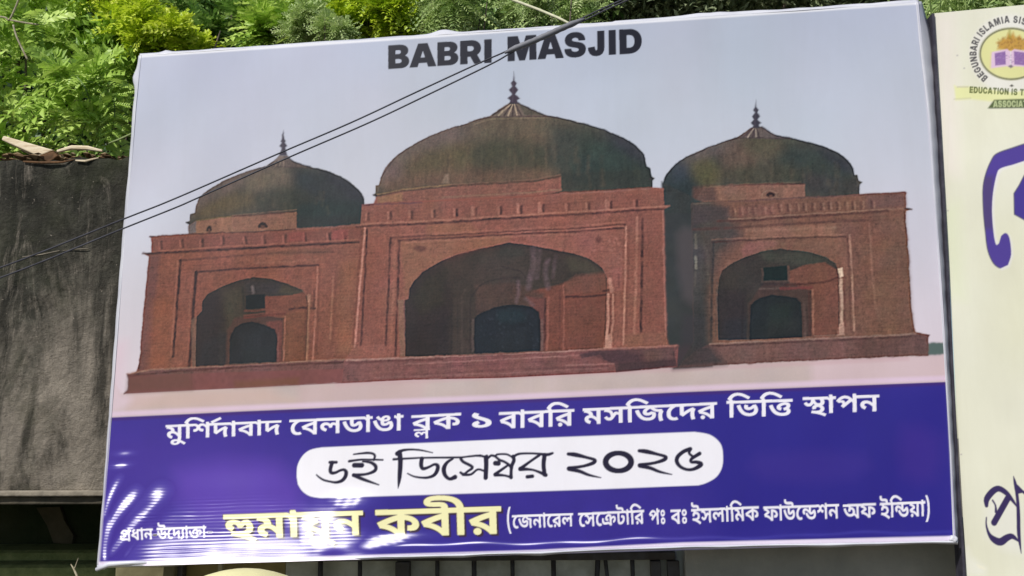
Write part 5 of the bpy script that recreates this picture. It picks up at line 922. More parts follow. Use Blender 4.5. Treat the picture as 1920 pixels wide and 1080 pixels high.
# ---- stained concrete wall on the left, with its drip ledge
def concrete(name, light, dark, z0, z1):
    t = NT(name); v = t.coord(); vs = t.coord((1, 1, .22))
    base = t.ramp(t.noise(v, 6, 9, .68), [(.26, [c*.5 for c in light]), (.48, light), (.66, [c*1.45 for c in light]), (.8, [c*2.0 for c in light])])
    streak = t.noise(vs, 4.2, 10, .72, .8)
    g = t.new('ShaderNodeSeparateXYZ'); t.l.new(t.coord(), g.inputs[0])
    mr = t.new('ShaderNodeMapRange'); t.l.new(g.outputs[2], mr.inputs[0]); mr.inputs[1].default_value = z0; mr.inputs[2].default_value = z1; mr.inputs[3].default_value = -.27; mr.inputs[4].default_value = .20
    ad = t.new('ShaderNodeMath', operation='ADD'); t.l.new(streak, ad.inputs[0]); t.l.new(mr.outputs[0], ad.inputs[1])
    k = t.ramp(ad.outputs[0], [(.36, (0, 0, 0)), (.56, (.95, .95, .95))])
    dk = t.ramp(t.noise(v, 11, 8, .7, .5), [(.30, [c*.35 for c in dark]), (.5, dark), (.62, [c*1.9 for c in dark]), (.75, [c*3.2 for c in dark])])
    col = t.mix(k, base, dk)
    bl = t.ramp(t.noise(vs, 6.3, 7, .66, .7), [(.50, (0, 0, 0)), (.62, (.8, .8, .8))]); col = t.mix(bl, col, [c*.42 for c in dark])
    pale = t.ramp(t.noise(vs, 7.5, 8, .75, 1.2), [(.57, (0, 0, 0)), (.66, (.7, .7, .7))]); col = t.mix(pale, col, t.ramp(t.noise(v, 40, 6, .7), [(.35, [c*.6 for c in light]), (.65, [c*1.5 for c in light])]))
    sp = t.ramp(t.noise(v, 60, 5, .7), [(.64, (0, 0, 0)), (.72, (.6, .6, .6))]); col = t.mix(sp, col, [c*2.0 for c in light])
    mo = t.ramp(t.noise(v, 3.3, 6, .6), [(.52, (0, 0, 0)), (.70, (.6, .6, .6))]); col = t.mix(mo, col, (.035, .042, .016))
    t.set(col, .92, .25); t.bump(t.noise(v, 42, 9, .75), 1.0, .02)
    return t.m
WY = .34
wall_mat = concrete('stained_concrete', (.26, .225, .18), (.040, .039, .029), at(100, 880, WY)[2], at(100, 300, WY)[2])
wall = empty('concrete_wall', (-1.75, WY, 0), 'stained grey concrete wall with dark mould on its upper half', 'wall')
rng = np.random.default_rng(11)
def rough_panel(name, quad, Y0, Y1, nx, ny, amp, mat, parent, top_amp=0):
    """upright panel with an uneven face: px outline TL, TR, BR, BL"""
    H_ = homography([(0, 0), (1, 0), (1, 1), (0, 1)], quad)
    U, V = np.meshgrid(np.linspace(0, 1, nx), np.linspace(0, 1, ny)); px = hmap(H_, np.c_[U.ravel(), V.ravel()])
    P = at(px[:, 0], px[:, 1], Y0).reshape(ny, nx, 3)
    def nz(cx, cy):
        g = rng.normal(0, 1, (ny//cy+3, nx//cx+3)); y = np.arange(ny)/cy; x = np.arange(nx)/cx; yi, xi = y.astype(int), x.astype(int)
        fy, fx = (y-yi)[:, None], (x-xi)[None]; fy = fy*fy*(3-2*fy); fx = fx*fx*(3-2*fx)
        return (g[yi][:, xi]*(1-fx)+g[yi][:, xi+1]*fx)*(1-fy)+(g[yi+1][:, xi]*(1-fx)+g[yi+1][:, xi+1]*fx)*fy
    d = amp*(nz(14, 14)+.6*nz(6, 6)+.35*nz(3, 3))
    P[..., 1] -= d
    if top_amp:
        P[0, :, 2] += top_amp*(nz(9, 9)[0]+.7*nz(3, 3)[0]); P[1, :, 2] += .5*top_amp*nz(9, 9)[0]
    B = P.copy(); B[..., 1] = Y1
    idx = np.arange(nx*ny).reshape(ny, nx); q = np.stack([idx[1:, :-1], idx[1:, 1:], idx[:-1, 1:], idx[:-1, :-1]], -1).reshape(-1, 4)
    off = nx*ny; ring = np.concatenate([idx[0], idx[1:, -1], idx[-1, -2::-1], idx[-2:0:-1, 0]])
    r2 = np.roll(ring, -1); side = np.stack([ring, r2, r2+off, ring+off], -1)
    back = np.array([[idx[0, 0]+off, idx[0, -1]+off, idx[-1, -1]+off, idx[-1, 0]+off]])
    return mesh_obj(name, np.r_[P.reshape(-1, 3), B.reshape(-1, 3)], np.r_[q, side, back], mat, parent, True)
rough_panel('wall_face', [(-420, 309), (330, 297), (300, 921), (-420, 924)], WY, WY+.3, 130, 110, .0035, wall_mat, wall, .006)
ledge_mat = simple('ledge_concrete', (.30, .26, .20), (.15, .13, .10), 16, .9, .2, .006, lo=.4, hi=.7)
rough_panel('ledge', [(-420, 922), (300, 920), (300, 930), (-420, 932)], WY-.035, WY+.3, 130, 4, .0012, ledge_mat, wall)
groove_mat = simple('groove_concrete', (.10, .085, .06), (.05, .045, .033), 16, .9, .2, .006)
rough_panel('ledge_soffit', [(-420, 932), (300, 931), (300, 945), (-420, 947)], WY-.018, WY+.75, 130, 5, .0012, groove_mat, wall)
# the pale scratch on the wall
MB().tube([at(42, 482, WY-.004), at(78, 477, WY-.006), at(112, 470, WY-.005)], .0018, 6).tube([at(118, 470, WY-.004), at(146, 467, WY-.006), at(166, 466, WY-.003)], .0014, 6).build('scratch_ridge', ledge_mat, wall)
# ---- mossy back wall under the ledge
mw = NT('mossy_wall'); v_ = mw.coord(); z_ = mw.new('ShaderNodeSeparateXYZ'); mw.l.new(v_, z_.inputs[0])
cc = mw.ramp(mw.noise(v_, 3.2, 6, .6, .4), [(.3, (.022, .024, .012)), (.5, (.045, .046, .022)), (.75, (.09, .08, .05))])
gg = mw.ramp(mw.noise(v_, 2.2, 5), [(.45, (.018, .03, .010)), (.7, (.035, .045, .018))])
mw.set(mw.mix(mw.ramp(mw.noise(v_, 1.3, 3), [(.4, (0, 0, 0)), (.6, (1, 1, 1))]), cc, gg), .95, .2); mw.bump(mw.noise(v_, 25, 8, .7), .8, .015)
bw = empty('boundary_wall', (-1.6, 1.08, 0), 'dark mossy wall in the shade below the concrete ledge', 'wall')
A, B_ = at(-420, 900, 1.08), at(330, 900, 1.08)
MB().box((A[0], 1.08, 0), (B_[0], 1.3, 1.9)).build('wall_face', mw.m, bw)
ms = simple('green_moss', (.27, .29, .11), (.13, .155, .055), 22, .95, .1, .01, lo=.3, hi=.7)
zc = at(100, 1022, 1.0)[2]
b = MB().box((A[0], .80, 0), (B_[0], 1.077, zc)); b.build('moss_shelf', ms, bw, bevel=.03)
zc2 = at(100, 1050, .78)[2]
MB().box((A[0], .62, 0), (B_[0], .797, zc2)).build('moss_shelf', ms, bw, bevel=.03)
pm = simple('earth_plaster', (.12, .10, .065), (.075, .065, .04), 9, .95, .1, .006)
p0, p1 = at(72, 955, 1.05), at(136, 1012, 1.05)
q0 = [at(x, y, 1.062) for x, y in ((68, 952), (112, 950), (120, 975), (138, 1005), (134, 1020), (100, 1018), (88, 985))]
n_ = len(q0); MB().add(q0 + [p+np.array([0, .016, 0]) for p in q0], [tuple(range(n_))[::-1]] + [(i, (i+1) % n_, (i+1) % n_+n_, i+n_) for i in range(n_)]).build('plaster_patch', pm, bw)
# ---- dead twig in front of the moss
tw = simple('dry_twig_bark', (.42, .38, .27), (.25, .21, .14), 40, .8, .2)
o = MB().tube([at(133, 1058, .5), at(138, 1066, .48), at(144, 1079, .47), at(150, 1100, .45), at(150, 1300, .45)], [.0015, .003, .0038, .0045, .006]).tube([at(139, 1068, .48), at(147, 1046, .5)], [.002, .001]).build('dry_twig', tw)
tag(o, 'thin pale dry twig standing against the mossy green ledge', 'twig')

# ---- bits lying on the wall top
wood = NT('bleached_wood'); v_ = wood.coord((6, 1, 30)); wood.set(wood.ramp(wood.noise(v_, 4, 5), [(.3, (.55, .42, .26)), (.6, (.80, .68, .48))]), .7, .3)
bark = simple('brown_bark', (.20, .105, .05), (.09, .05, .026), 30, .9, .2, .004)
def chip(name, front, Y0, Y1, mat, label, cat, bev=.004):
    o = MB().slab(front, Y0, Y1).build(name, mat, None, bevel=bev); return tag(o, label, cat)
TOPY = WY + .06
chip('wooden_plank', [(2, 262), (6, 254), (100, 281), (72, 293)], TOPY, TOPY+.17, wood.m, 'broad pale plank lying slanted on top of the concrete wall', 'plank')
chip('bark_piece', [(70, 294), (99, 283), (108, 292), (92, 305)], TOPY-.015, TOPY+.10, bark, 'reddish brown bark piece at the end of the pale plank', 'bark')
o = MB().tube([at(108, 284, TOPY), at(135, 277, TOPY), at(165, 278, TOPY), at(192, 283, TOPY)], [.006, .009, .009, .004], 7).build('bleached_stick', wood.m); tag(o, 'whitish stick lying along the top of the concrete wall', 'stick')
o = MB().tube([at(44, 303, WY-.01), at(80, 305, WY-.015), at(118, 304, WY-.01), at(140, 299, WY)], [.003, .005, .004, .002], 7).build('brown_stick', bark); tag(o, 'thin brown stick hanging along the top edge of the wall', 'stick')
o = MB().tube([at(142, 301, WY-.01), at(160, 302, WY-.01), at(185, 296, WY)], [.003, .004, .002], 6).build('pale_straw', wood.m); tag(o, 'short pale straw lying at the wall edge below the whitish stick', 'straw')
o = MB().tube([at(205, 268, .42), at(222, 262, .40), at(246, 251, .38), at(262, 240, .36)], [.003, .004, .004, .003], 6).build('green_stem', simple('stem_green', (.30, .36, .14), (.2, .27, .09), 30)); tag(o, 'pale green bare stem slanting up behind the corner of the mosque poster', 'stem')
rub = MB(); rr = np.random.default_rng(5)
for i in range(90):
    x = rr.uniform(-60, 240); y = rr.uniform(288, 304); c = at(x, y, TOPY+rr.uniform(-.04, .18)); s_ = rr.uniform(.006, .022)
    a = rr.normal(0, 1, (6, 3)); a = a/np.linalg.norm(a, axis=1)[:, None]*s_*[1.4, 1, .55]
    base = np.array([(1, 0, 0), (-1, 0, 0), (0, 1, 0), (0, -1, 0), (0, 0, 1), (0, 0, -1)])*s_*np.array([rr.uniform(.7, 1.8), 1, .6])
    th = rr.uniform(0, 6.28); ct, st = math.cos(th), math.sin(th); base = base@np.array([[ct, st, 0], [-st, ct, 0], [0, 0, 1]])
    rub.add(base + c + a*.25, [(0, 2, 4), (2, 1, 4), (1, 3, 4), (3, 0, 4), (2, 0, 5), (1, 2, 5), (3, 1, 5), (0, 3, 5)])
lit = NT('leaf_litter'); v_ = lit.coord(); lit.set(lit.ramp(lit.noise(v_, 24, 3), [(.3, (.05, .028, .015)), (.5, (.15, .09, .045)), (.72, (.42, .33, .19))]), .9, .2)
tag(rub.build('leaf_litter', lit.m), 'brown leaf litter scattered along the wall top', 'litter', kind='stuff')

# ---- gate and walls under the poster
GY = .24
gate = empty('iron_gate', at(780, 1080, GY)*[1, 1, 0], 'dark iron bar gate with grey sheet backing below the mosque poster', 'gate')
sheet = simple('grey_green_sheet', (.62, .63, .55), (.34, .34, .27), 9, .6, .4, .001)
x0, x1 = at(530, 1080, GY)[0], at(1268, 1080, GY)[0]; zt = at(800, 1036, GY)[2]
MB().box((x0, GY+.03, .12), (x1, GY+.036, zt+.10)).build('sheet_panel', sheet, gate)
olive = simple('olive_sheet', (.34, .27, .10), (.22, .18, .07), 6, .7, .3, .001)
xo = at(338, 1080, GY)[0]
MB().box((xo, GY+.03, .12), (x0-.002, GY+.036, zt+.10)).build('sheet_panel', olive, gate)
iron = simple('dark_iron', (.075, .072, .07), (.05, .04, .034), 26, .65, .5, .0008)
zr0, zr1 = at(800, 1051, GY)[2], at(800, 1036, GY)[2]
MB().box((xo, GY-.012, zr0), (x1, GY+.028, zr1)).build('rail', iron, gate, bevel=.003)
MB().box((xo, GY-.012, .14), (x1, GY+.028, .18)).build('rail', iron, gate, bevel=.003)
for px, w in ((601, .008), (675, .007), (820, .007), (889, .008), (961, .007), (1038, .008), (1116, .008), (1141, .006), (1186, .007)):
    x = at(px, 1066, GY)[0]; top = at(px, 1050, GY)[2]; ln = .03 if px in (1116, 1141) else 0
    MB().tube([(x-(ln if px == 1141 else -ln)*.3, GY, top), (x, GY, top-.1), (x, GY, .17)], w, 8).build('bar', iron, gate, True)
for px, w in ((756, .022), (1229, .016), (1262, .018), (341, .009)):
    x = at(px, 1066, GY)[0]; MB().box((x-w, GY-.016, .0), (x+w, GY+.016, zr0-.002)).build('post', iron, gate, bevel=.003)
pale = simple('pale_paint', (.50, .46, .28), (.36, .33, .2), 14, .7, .3)
for px in (331, 419):
    x = at(px, 1066, GY)[0]; MB().box((x-.0065, GY-.030, .1), (x+.0065, GY-.0165, zr0-.004)).build('strut', pale, gate, bevel=.002)
pil = empty('gate_pillar', at(262, 1080, .2)*[1, 1, 0], 'olive plastered pillar at the left end of the iron gate', 'pillar')
plm = simple('olive_plaster', (.23, .205, .115), (.13, .115, .06), 7, .9, .2, .005)
a, b_ = at(216, 1060, .2), at(327, 1060, .2); zp = at(262, 1046, .2)[2]
MB().box((a[0], .2, 0), (b_[0], .5, zp)).build('shaft', plm, pil, bevel=.006)
MB().box((a[0]-.02, .17, zp+.001), (b_[0]-.003, .53, zp+.05)).build('cap', plm, pil, bevel=.006)
rw = empty('plaster_wall', at(1560, 1080, .2)*[1, 1, 0], 'dull grey brown plaster wall below the right half of the mosque poster', 'wall')
rwm = simple('dull_plaster', (.46, .43, .36), (.26, .26, .22), 4, .92, .2, .006, lo=.3, hi=.7)
a, b_ = at(1285, 1060, .2), at(3000, 1060, .2)
MB().box((a[0], .2, 0), (b_[0], .45, at(1500, 985, .2)[2])).build('wall_face', rwm, rw, bevel=.004)
# ---- pale yellow parasol in front of the gate
UY = -.42; apex = at(452, 1067, UY); R_ = .40
um = empty('parasol', (apex[0], UY, 0), 'pale yellow parasol whose crown shows in front of the iron gate', 'parasol')
V = [apex]; F = []; NR, NS = 14, 40
for i in range(1, NR+1):
    t = i/NR
    for k in range(NS):
        th = 2*math.pi*k/NS; sc_ = 1 - .045*t*abs(math.sin(4*th)); V.append(apex + np.array([R_*t*sc_*math.cos(th), R_*t*sc_*math.sin(th), -.30*t*t - .035*t*t*t*abs(math.sin(4*th))*-1]))
for k in range(NS): F.append((0, 1+k, 1+(k+1) % NS))
for i in range(NR-1):
    for k in range(NS): F.append((1+i*NS+k, 1+(i+1)*NS+k, 1+(i+1)*NS+(k+1) % NS, 1+i*NS+(k+1) % NS))
yc = simple('yellow_cloth', (.78, .74, .40), (.70, .66, .34), 10, .7, .2, .001)
can = mesh_obj('canopy', V, F, yc, um, True); so = can.modifiers.new('t', 'SOLIDIFY'); so.thickness = .002
steel = simple('steel_tube', (.5, .5, .5), (.4, .4, .4), 20, .4, .5, 0, .8)
MB().tube([apex-[0, 0, .004], (apex[0], UY, .04)], .012, 10).build('pole', steel, um, True)
MB().tube([(apex[0], UY, .06), (apex[0], UY, 0.021)], [.05, .2], 24).build('base', iron, um)
for k in range(8):
    th = math.pi/8 + k*math.pi/4; MB().tube([apex+np.array([0, 0, -.012]), apex+np.array([R_*.5*math.cos(th), R_*.5*math.sin(th), -.085]), apex+np.array([R_*.98*math.cos(th), R_*.98*math.sin(th), -.30])], .003, 6).build('rib', steel, um)
# ================================================================ the mosque poster
PR = paint_banner()
def sheet_points(p, disp, Y=0.0, bow=0.0):
    W, H = p.W, p.H
    ii, jj = np.meshgrid(np.arange(W, dtype=float), np.arange(H, dtype=float))
    px = hmap(np.linalg.inv(p.M), np.c_[ii.ravel(), jj.ravel()]).reshape(H, W, 2)
    if bow: px[..., 0] += bow*(ii/(W-1))**6*np.sin(np.pi*jj/(H-1))
    d = disp(px[..., 0], px[..., 1]); slopes = None
    if isinstance(d, tuple): d, *slopes = d
    return at(px[..., 0], px[..., 1], Y - d), slopes
def grid_normals(P, slopes=None):
    if slopes is not None:                                # the vinyl's small wrinkles, finer than the mesh itself
        n = np.stack([slopes[0], -np.ones_like(slopes[0]), slopes[1]], -1); return n/np.linalg.norm(n, axis=-1, keepdims=True)
    du = np.gradient(P, axis=1); dv = np.gradient(P, axis=0)
    n = np.cross(dv, du); n /= np.linalg.norm(n, axis=-1, keepdims=True)
    s = np.sign((n*(CAM-P)).sum(-1).mean()); return n*s
def split_sheet(p, P_S, names, mat, root):
    """one mesh for every printed part of the sheet; names: id -> (object name, parent id or None, label)"""
    P, slopes = P_S; H, W = p.H, p.W; N = grid_normals(P, slopes); ids = p.ids
    q = np.stack([ids[:-1, :-1], ids[:-1, 1:], ids[1:, :-1], ids[1:, 1:]], -1); q.sort(-1); cell = q[..., 1]
    idx = np.arange(H*W).reshape(H, W); quads = np.stack([idx[1:, :-1], idx[1:, 1:], idx[:-1, 1:], idx[:-1, :-1]], -1)
    Pf, Nf = P.reshape(-1, 3), N.reshape(-1, 3); C = np.c_[p.col.reshape(-1, 3), np.ones(H*W)]
    made = {}
    for k, (name, par, label, cells) in names.items():
        f = quads[np.isin(cell, cells)]
        if len(f) == 0: continue
        used, inv = np.unique(f, return_inverse=True)
        o = mesh_obj(name, Pf[used], inv.reshape(-1, 4), mat, made[par] if par is not None else root, True, Nf[used], {'print': ('POINT', 'FLOAT_COLOR', C[used])})
        if label: o['label'] = label
        made[k] = o
    return made
wrng = np.random.default_rng(21)
_wn = [(wrng.uniform(.004, .012), wrng.uniform(.003, .010), wrng.uniform(0, 6.28), wrng.uniform(.3, 1)) for _ in range(7)]
SLOPE_Z = .50                                       # how far the vinyl must lean to mirror the sun into the lens
def SLOPE_X(x): return .015 - (x-300)*.000315
def banner_relief(x, y):
    """loose, rippled vinyl at the lower left: returns how far it stands out (m) and its slopes across and downwards"""
    mm = .001; px_m = 1.55e-3
    t = 1052 - (x-200)*.027 - y                                          # distance above the bottom edge
    G = lambda cx, cy, sx, sy, tilt=0: np.exp(-(((x-cx)+tilt*(y-cy))/sx)**2-((y-cy)/sy)**2)
    wob = np.sin(x*.031+1)*np.sin(t*.05+x*.011)+.6*np.sin(x*.073+t*.09)+.5*np.sin(x*.17-t*.03)
    wob2 = np.sin(x*.019+2)*np.sin(t*.11+.5)+.7*np.sin(x*.043-t*.16)
    ph = t/6.6*2*np.pi + .8*np.sin(x*.009+.4) + .45*np.sin(x*.023+t*.06) + .3*np.sin(x*.061-t*.11) + .5*np.sin(t*.17+1)
    rip = (np.sin(ph) + .3*np.sin(1.63*ph+x*.02+2))*np.clip(.85+.4*np.sin(x*.027-t*.09)+.3*np.sin(x*.012+t*.21), .2, 1.4)
    # lean of the slack part, 1 = tilted fully up to the sun
    lean = .50*sst(225, 330, x)*(1-sst(520, 660, x))*(1-sst(70, 130, t)) + .52*sst(205, 300, x)*(1-sst(600, 650, x))*(1-sst(14, 62, t))
    A = .34*sst(215, 300, x)*(1-sst(500, 590, x))*(1-sst(78, 128, t))*np.clip(.85+.25*wob, .25, 1.3)
    wash = sst(440, 590, x+.5*(50-t)+14*wob)*(1-sst(630, 700, x+.5*(t-50)+10*wob2))*(1-sst(70, 122, t+6*wob))
    lean = np.maximum(lean, 1.0*wash*np.clip(.89+.09*wob+.09*wob2+.05*rip, .55, 1.04)); A = A*(1-.8*wash) + .07*wash
    lean = np.maximum(lean, np.clip(1.35*G(650, 938, 36, 17, .5), 0, 1)*np.clip(.93+.12*wob2+.08*rip+.06*np.sin(x*.35+y*.2), 0, 1.08))
    lean = np.maximum(lean, np.clip(1.35*G(724, 1013, 44, 13, -.5)+.7*G(690, 1026, 26, 8)+.6*G(770, 1003, 40, 7), 0, 1)*np.clip(.93+.18*wob2+.10*rip+.05*np.sin(x*.3-y*.5), .5, 1.06))
    lean = lean*(1-.9*G(625, 1038, 26, 9, .5)) + .38*G(430, 905, 120, 40)*(1-sst(.3, .8, lean))
    lean = np.maximum(lean, np.clip(1.2*G(226, 873, 17, 6, 1.2), 0, 1)*np.clip(.80+.16*rip+.12*wob, 0, 1)); lean = np.maximum(lean, .72*G(234, 850, 16, 5, .8))
    def band(p0, p1, w0, w1):
        d = np.array(p1, float)-np.array(p0, float); Ln = np.hypot(*d); d = d/Ln
        s = ((x-p0[0])*d[0]+(y-p0[1])*d[1])/Ln; n = -(x-p0[0])*d[1]+(y-p0[1])*d[0] + 6*np.sin(np.pi*np.clip(s, 0, 1)); w = w0+(w1-w0)*np.clip(s, 0, 1)
        return np.exp(-(n/w)**2)*sst(-.03, .12, s)*(1-sst(.72, 1.05, s))
    fold = np.maximum.reduce([band((204, 1044), (322, 902), 5, 19), .92*band((194, 1010), (268, 908), 5, 13), .95*band((232, 1046), (300, 968), 3, 7), .85*band((196, 1056), (214, 960), 5, 10), .7*band((194, 975), (232, 885), 4, 8)])
    fold = np.clip(1.3*fold, 0, 1)
    r6 = np.sin(t/5.6*2*np.pi+x*.09+1.1*np.sin(x*.05))
    lean = np.where(fold > .12, np.maximum(lean*(1-fold), fold*(.86+.13*r6+.12*wob)), lean*(1-.7*sst(0, .12, fold)))
    dark = np.maximum(band((214, 1060), (345, 925), 4, 15), .8*band((203, 1030), (292, 925), 3, 9)); lean = lean*(1-.85*dark); A = A*(1-.7*dark)
    # rolled bottom hem catches the light along the edge
    lean = np.maximum(lean, sst(690, 760, x)*1.02*np.exp(-((t-13-2.2*np.sin(x/60)-1.5*np.sin(x/23))/2.8)**2)*(1-.6*sst(1180, 1330, x))*np.clip(.93+.12*np.sin(x/17)+.1*np.sin(x/41), 0, 1.05))
    lean = lean + A*rip
    S = SLOPE_Z*lean
    d = .22*np.cumsum(np.clip(S, -.2, .5)*np.gradient(y, axis=0), axis=0)*px_m
    for fx, fy, p_, a in _wn: d = d + .55*mm*a*np.sin(x*fx*2 + y*fy*2.2 + p_)
    flat = sum(.018*a*np.sin(x*fx*3.1+y*fy*2.7+p_) for fx, fy, p_, a in _wn[:4])
    return d, SLOPE_X(x)*lean + .6*flat, S + flat
poster = empty('mosque_poster', (-.2, 0, at(1000, 1050, 0)[2]), 'large printed vinyl poster of a red domed mosque with a blue lettered band', 'poster')
vinyl = print_material('printed_vinyl', .315, .40)
BP = sheet_points(PR, banner_relief, 0.0, 7.0)
PARTS = {
    1: ('printed_sky', None, None, [1, 0]), 2: ('printed_ground', None, None, [2]), 3: ('blue_band', None, 'violet blue lettered band with glare at its loose left corner', [3]),
    21: ('printed_mosque', None, 'printed red sandstone mosque front', [10, 11, 12]),
    4: ('dome', 21, 'smaller mossy dome at the left end', [4]), 5: ('dome', 21, 'large central mossy dome', [5]), 6: ('dome', 21, 'mossy dome at the right end', [6]),
    7: ('finial', 21, None, [7]), 8: ('finial', 21, None, [8]), 9: ('finial', 21, None, [9]),
    13: ('archway', 21, None, [13]), 14: ('archway', 21, 'great central archway', [14]), 15: ('archway', 21, None, [15]),
    16: ('doorway', 21, None, [16]), 17: ('doorway', 21, None, [17]), 18: ('doorway', 21, None, [18]),
    19: ('window', 21, None, [19]), 20: ('window', 21, None, [20]), 30: ('plinth', 21, None, [21]),
    24: ('date_plate', None, 'white rounded plate with the date', [24]), 25: ('date_lettering', 24, None, [25]),
}
for k_, line in PR.words.items():
    PARTS[k_] = ({22: 'title_lettering', 23: 'place_lettering', 26: 'name_lettering', 27: 'organiser_lettering', 28: 'office_lettering'}[line], 1 if line == 22 else 3, 'large pale yellow lettering' if line == 26 else None, [k_])
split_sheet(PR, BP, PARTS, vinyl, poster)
# white edges of the sheet: ragged top hem, folded side, rolled bottom
whitev = simple('white_vinyl', (.66, .66, .70), (.52, .52, .58), 6, .35, .5, .0006)
hr = np.random.default_rng(8)
def strip(name, inner, outer, mat, n, Y_in, Y_out, curl=0.0):
    """band between two px lines, inner edge on the sheet, outer edge at its own depth"""
    t = np.linspace(0, 1, n)
    I = np.array([np.interp(t, np.linspace(0, 1, len(inner)), [p[k] for p in inner]) for k in (0, 1)]).T
    O = np.array([np.interp(t, np.linspace(0, 1, len(outer)), [p[k] for p in outer]) for k in (0, 1)]).T
    rows = 5; P = []
    for j in range(rows):
        s = j/(rows-1); q = I*(1-s)+O*s; P.append(at(q[:, 0], q[:, 1], Y_in*(1-s)+Y_out*s - curl*math.sin(math.pi*s)))
    P = np.array(P); idx = np.arange(rows*n).reshape(rows, n)
    f = np.stack([idx[1:, :-1], idx[1:, 1:], idx[:-1, 1:], idx[:-1, :-1]], -1).reshape(-1, 4)
    o = mesh_obj(name, P.reshape(-1, 3), f, mat, poster, True); m = o.modifiers.new('t', 'SOLIDIFY'); m.thickness = .0015; return o
N_ = 240; tt = np.linspace(0, 1, N_)
topx = 262 + 1460*tt; topy = 104 - 100*tt
bumpy = 1.5 + .7*np.abs(np.interp(tt, np.linspace(0, 1, 40), hr.normal(0, 1, 40))) + 7*np.exp(-((topx-832)/22)**2) + 3*np.exp(-((topx-1330)/60)**2) + 3.5*np.exp(-((topx-312)/8)**2)+1.5*(topx > 1150)
strip('top_hem', list(zip(topx, topy+1)), list(zip(topx, topy-bumpy)), whitev, N_, 0.001, .012)
sx = [(1722, 3), (1728, 77), (1745.5, 217), (1755, 360), (1764.5, 500), (1778, 720), (1786, 853), (1792, 1016)]
sxo = [(1727, 3), (1748, 77), (1757, 217), (1765, 360), (1772, 500), (1784.5, 720), (1791.5, 853), (1798, 1016)]
sy = np.linspace(0, 1, 160)
def res(L): 
    L = np.array(L, float); yy = 3 + 1013*sy; return list(zip(np.interp(yy, L[:, 1], L[:, 0]), yy))
strip('side_fold', [(x-5, y) for x, y in res(sx)], [(x+.6*math.sin(y/19)+.5*math.sin(y/7), y) for x, y in res(sxo)], whitev, 160, -.002, .035, .006)
bx = np.linspace(182, 1796, 300); byi = np.interp(bx, [184, 640, 1000, 1280, 1796], [1062, 1047.5, 1036.5, 1026, 1016]); byo = byi + 2 + 1.6*np.interp(np.linspace(0, 1, 300), np.linspace(0, 1, 34), np.abs(hr.normal(0, 1, 34))) + 3*np.exp(-((bx-1560)/60)**2)
strip('bottom_hem', list(zip(bx, byi-3)), list(zip(bx, byo)), whitev, 300, -.004, .004, .012)
lx = [(262, 104), (252, 200), (245, 300), (234, 420), (222, 570), (207, 770), (196, 920), (184, 1063)]
def resl(L, off):
    L = np.array(L, float); yy = np.linspace(104, 1063, 120); return [(x+o_, y) for x, y, o_ in zip(np.interp(yy, L[:, 1], L[:, 0]), yy, off)]
wob = .8*np.sin(np.linspace(0, 40, 120)) + 6*np.exp(-((np.linspace(104, 1063, 120)-146)/14)**2)
strip('side_fold', resl(lx, np.full(120, 2.5)), resl(lx, -2.2-np.abs(wob)), whitev, 120, -.001, .02)
# knotted corners
def knot(c, r, name, seed):
    k = np.random.default_rng(seed); V = []; F = []; nu, nv = 14, 10
    for i in range(nv):
        ph = math.pi*(i+.5)/nv
        for j in range(nu):
            th = 2*math.pi*j/nu; q = 1 + .22*math.sin(3*th+2*ph) + .1*k.normal(); V.append(np.array(c) + np.array([r[0]*q*math.sin(ph)*math.cos(th), r[1]*q*math.sin(ph)*math.sin(th), r[2]*q*math.cos(ph)]))
    for i in range(nv-1):
        for j in range(nu): F.append((i*nu+j, (i+1)*nu+j, (i+1)*nu+(j+1) % nu, i*nu+(j+1) % nu))
    F += [tuple(range(nu))[::-1], tuple((nv-1)*nu+j for j in range(nu))]
    mesh_obj(name, V, F, whitev, poster, True)
knot(at(1787, 1011, -.006), (.010, .009, .009), 'corner_knot', 2); knot(at(194, 1062, -.006), (.014, .009, .007), 'corner_knot', 3)
fold = [at(181, 1068, -.012), at(205, 1058, -.016), at(250, 1055, -.010), at(330, 1055, -.004)]
MB().tube(fold, [.006, .008, .006, .003], 8).build('corner_knot', whitev, poster, True)
battm = simple('batten_wood', (.20, .14, .08), (.12, .085, .05), 18, .8, .2, .002)
fr = MB(); W0, W1 = at(300, 560, .03), at(1715, 540, .03); ztop, zbot = 2.76, 1.42
for z in (ztop, (ztop+zbot)/2, zbot): MB().box((W0[0], .062, z-.02), (W1[0], .09, z+.02)).build('batten', battm, poster)
for x in (W0[0], 0, W1[0]-.03): MB().box((x, .092, zbot-.02), (x+.03, .12, ztop+.02)).build('batten', battm, poster)

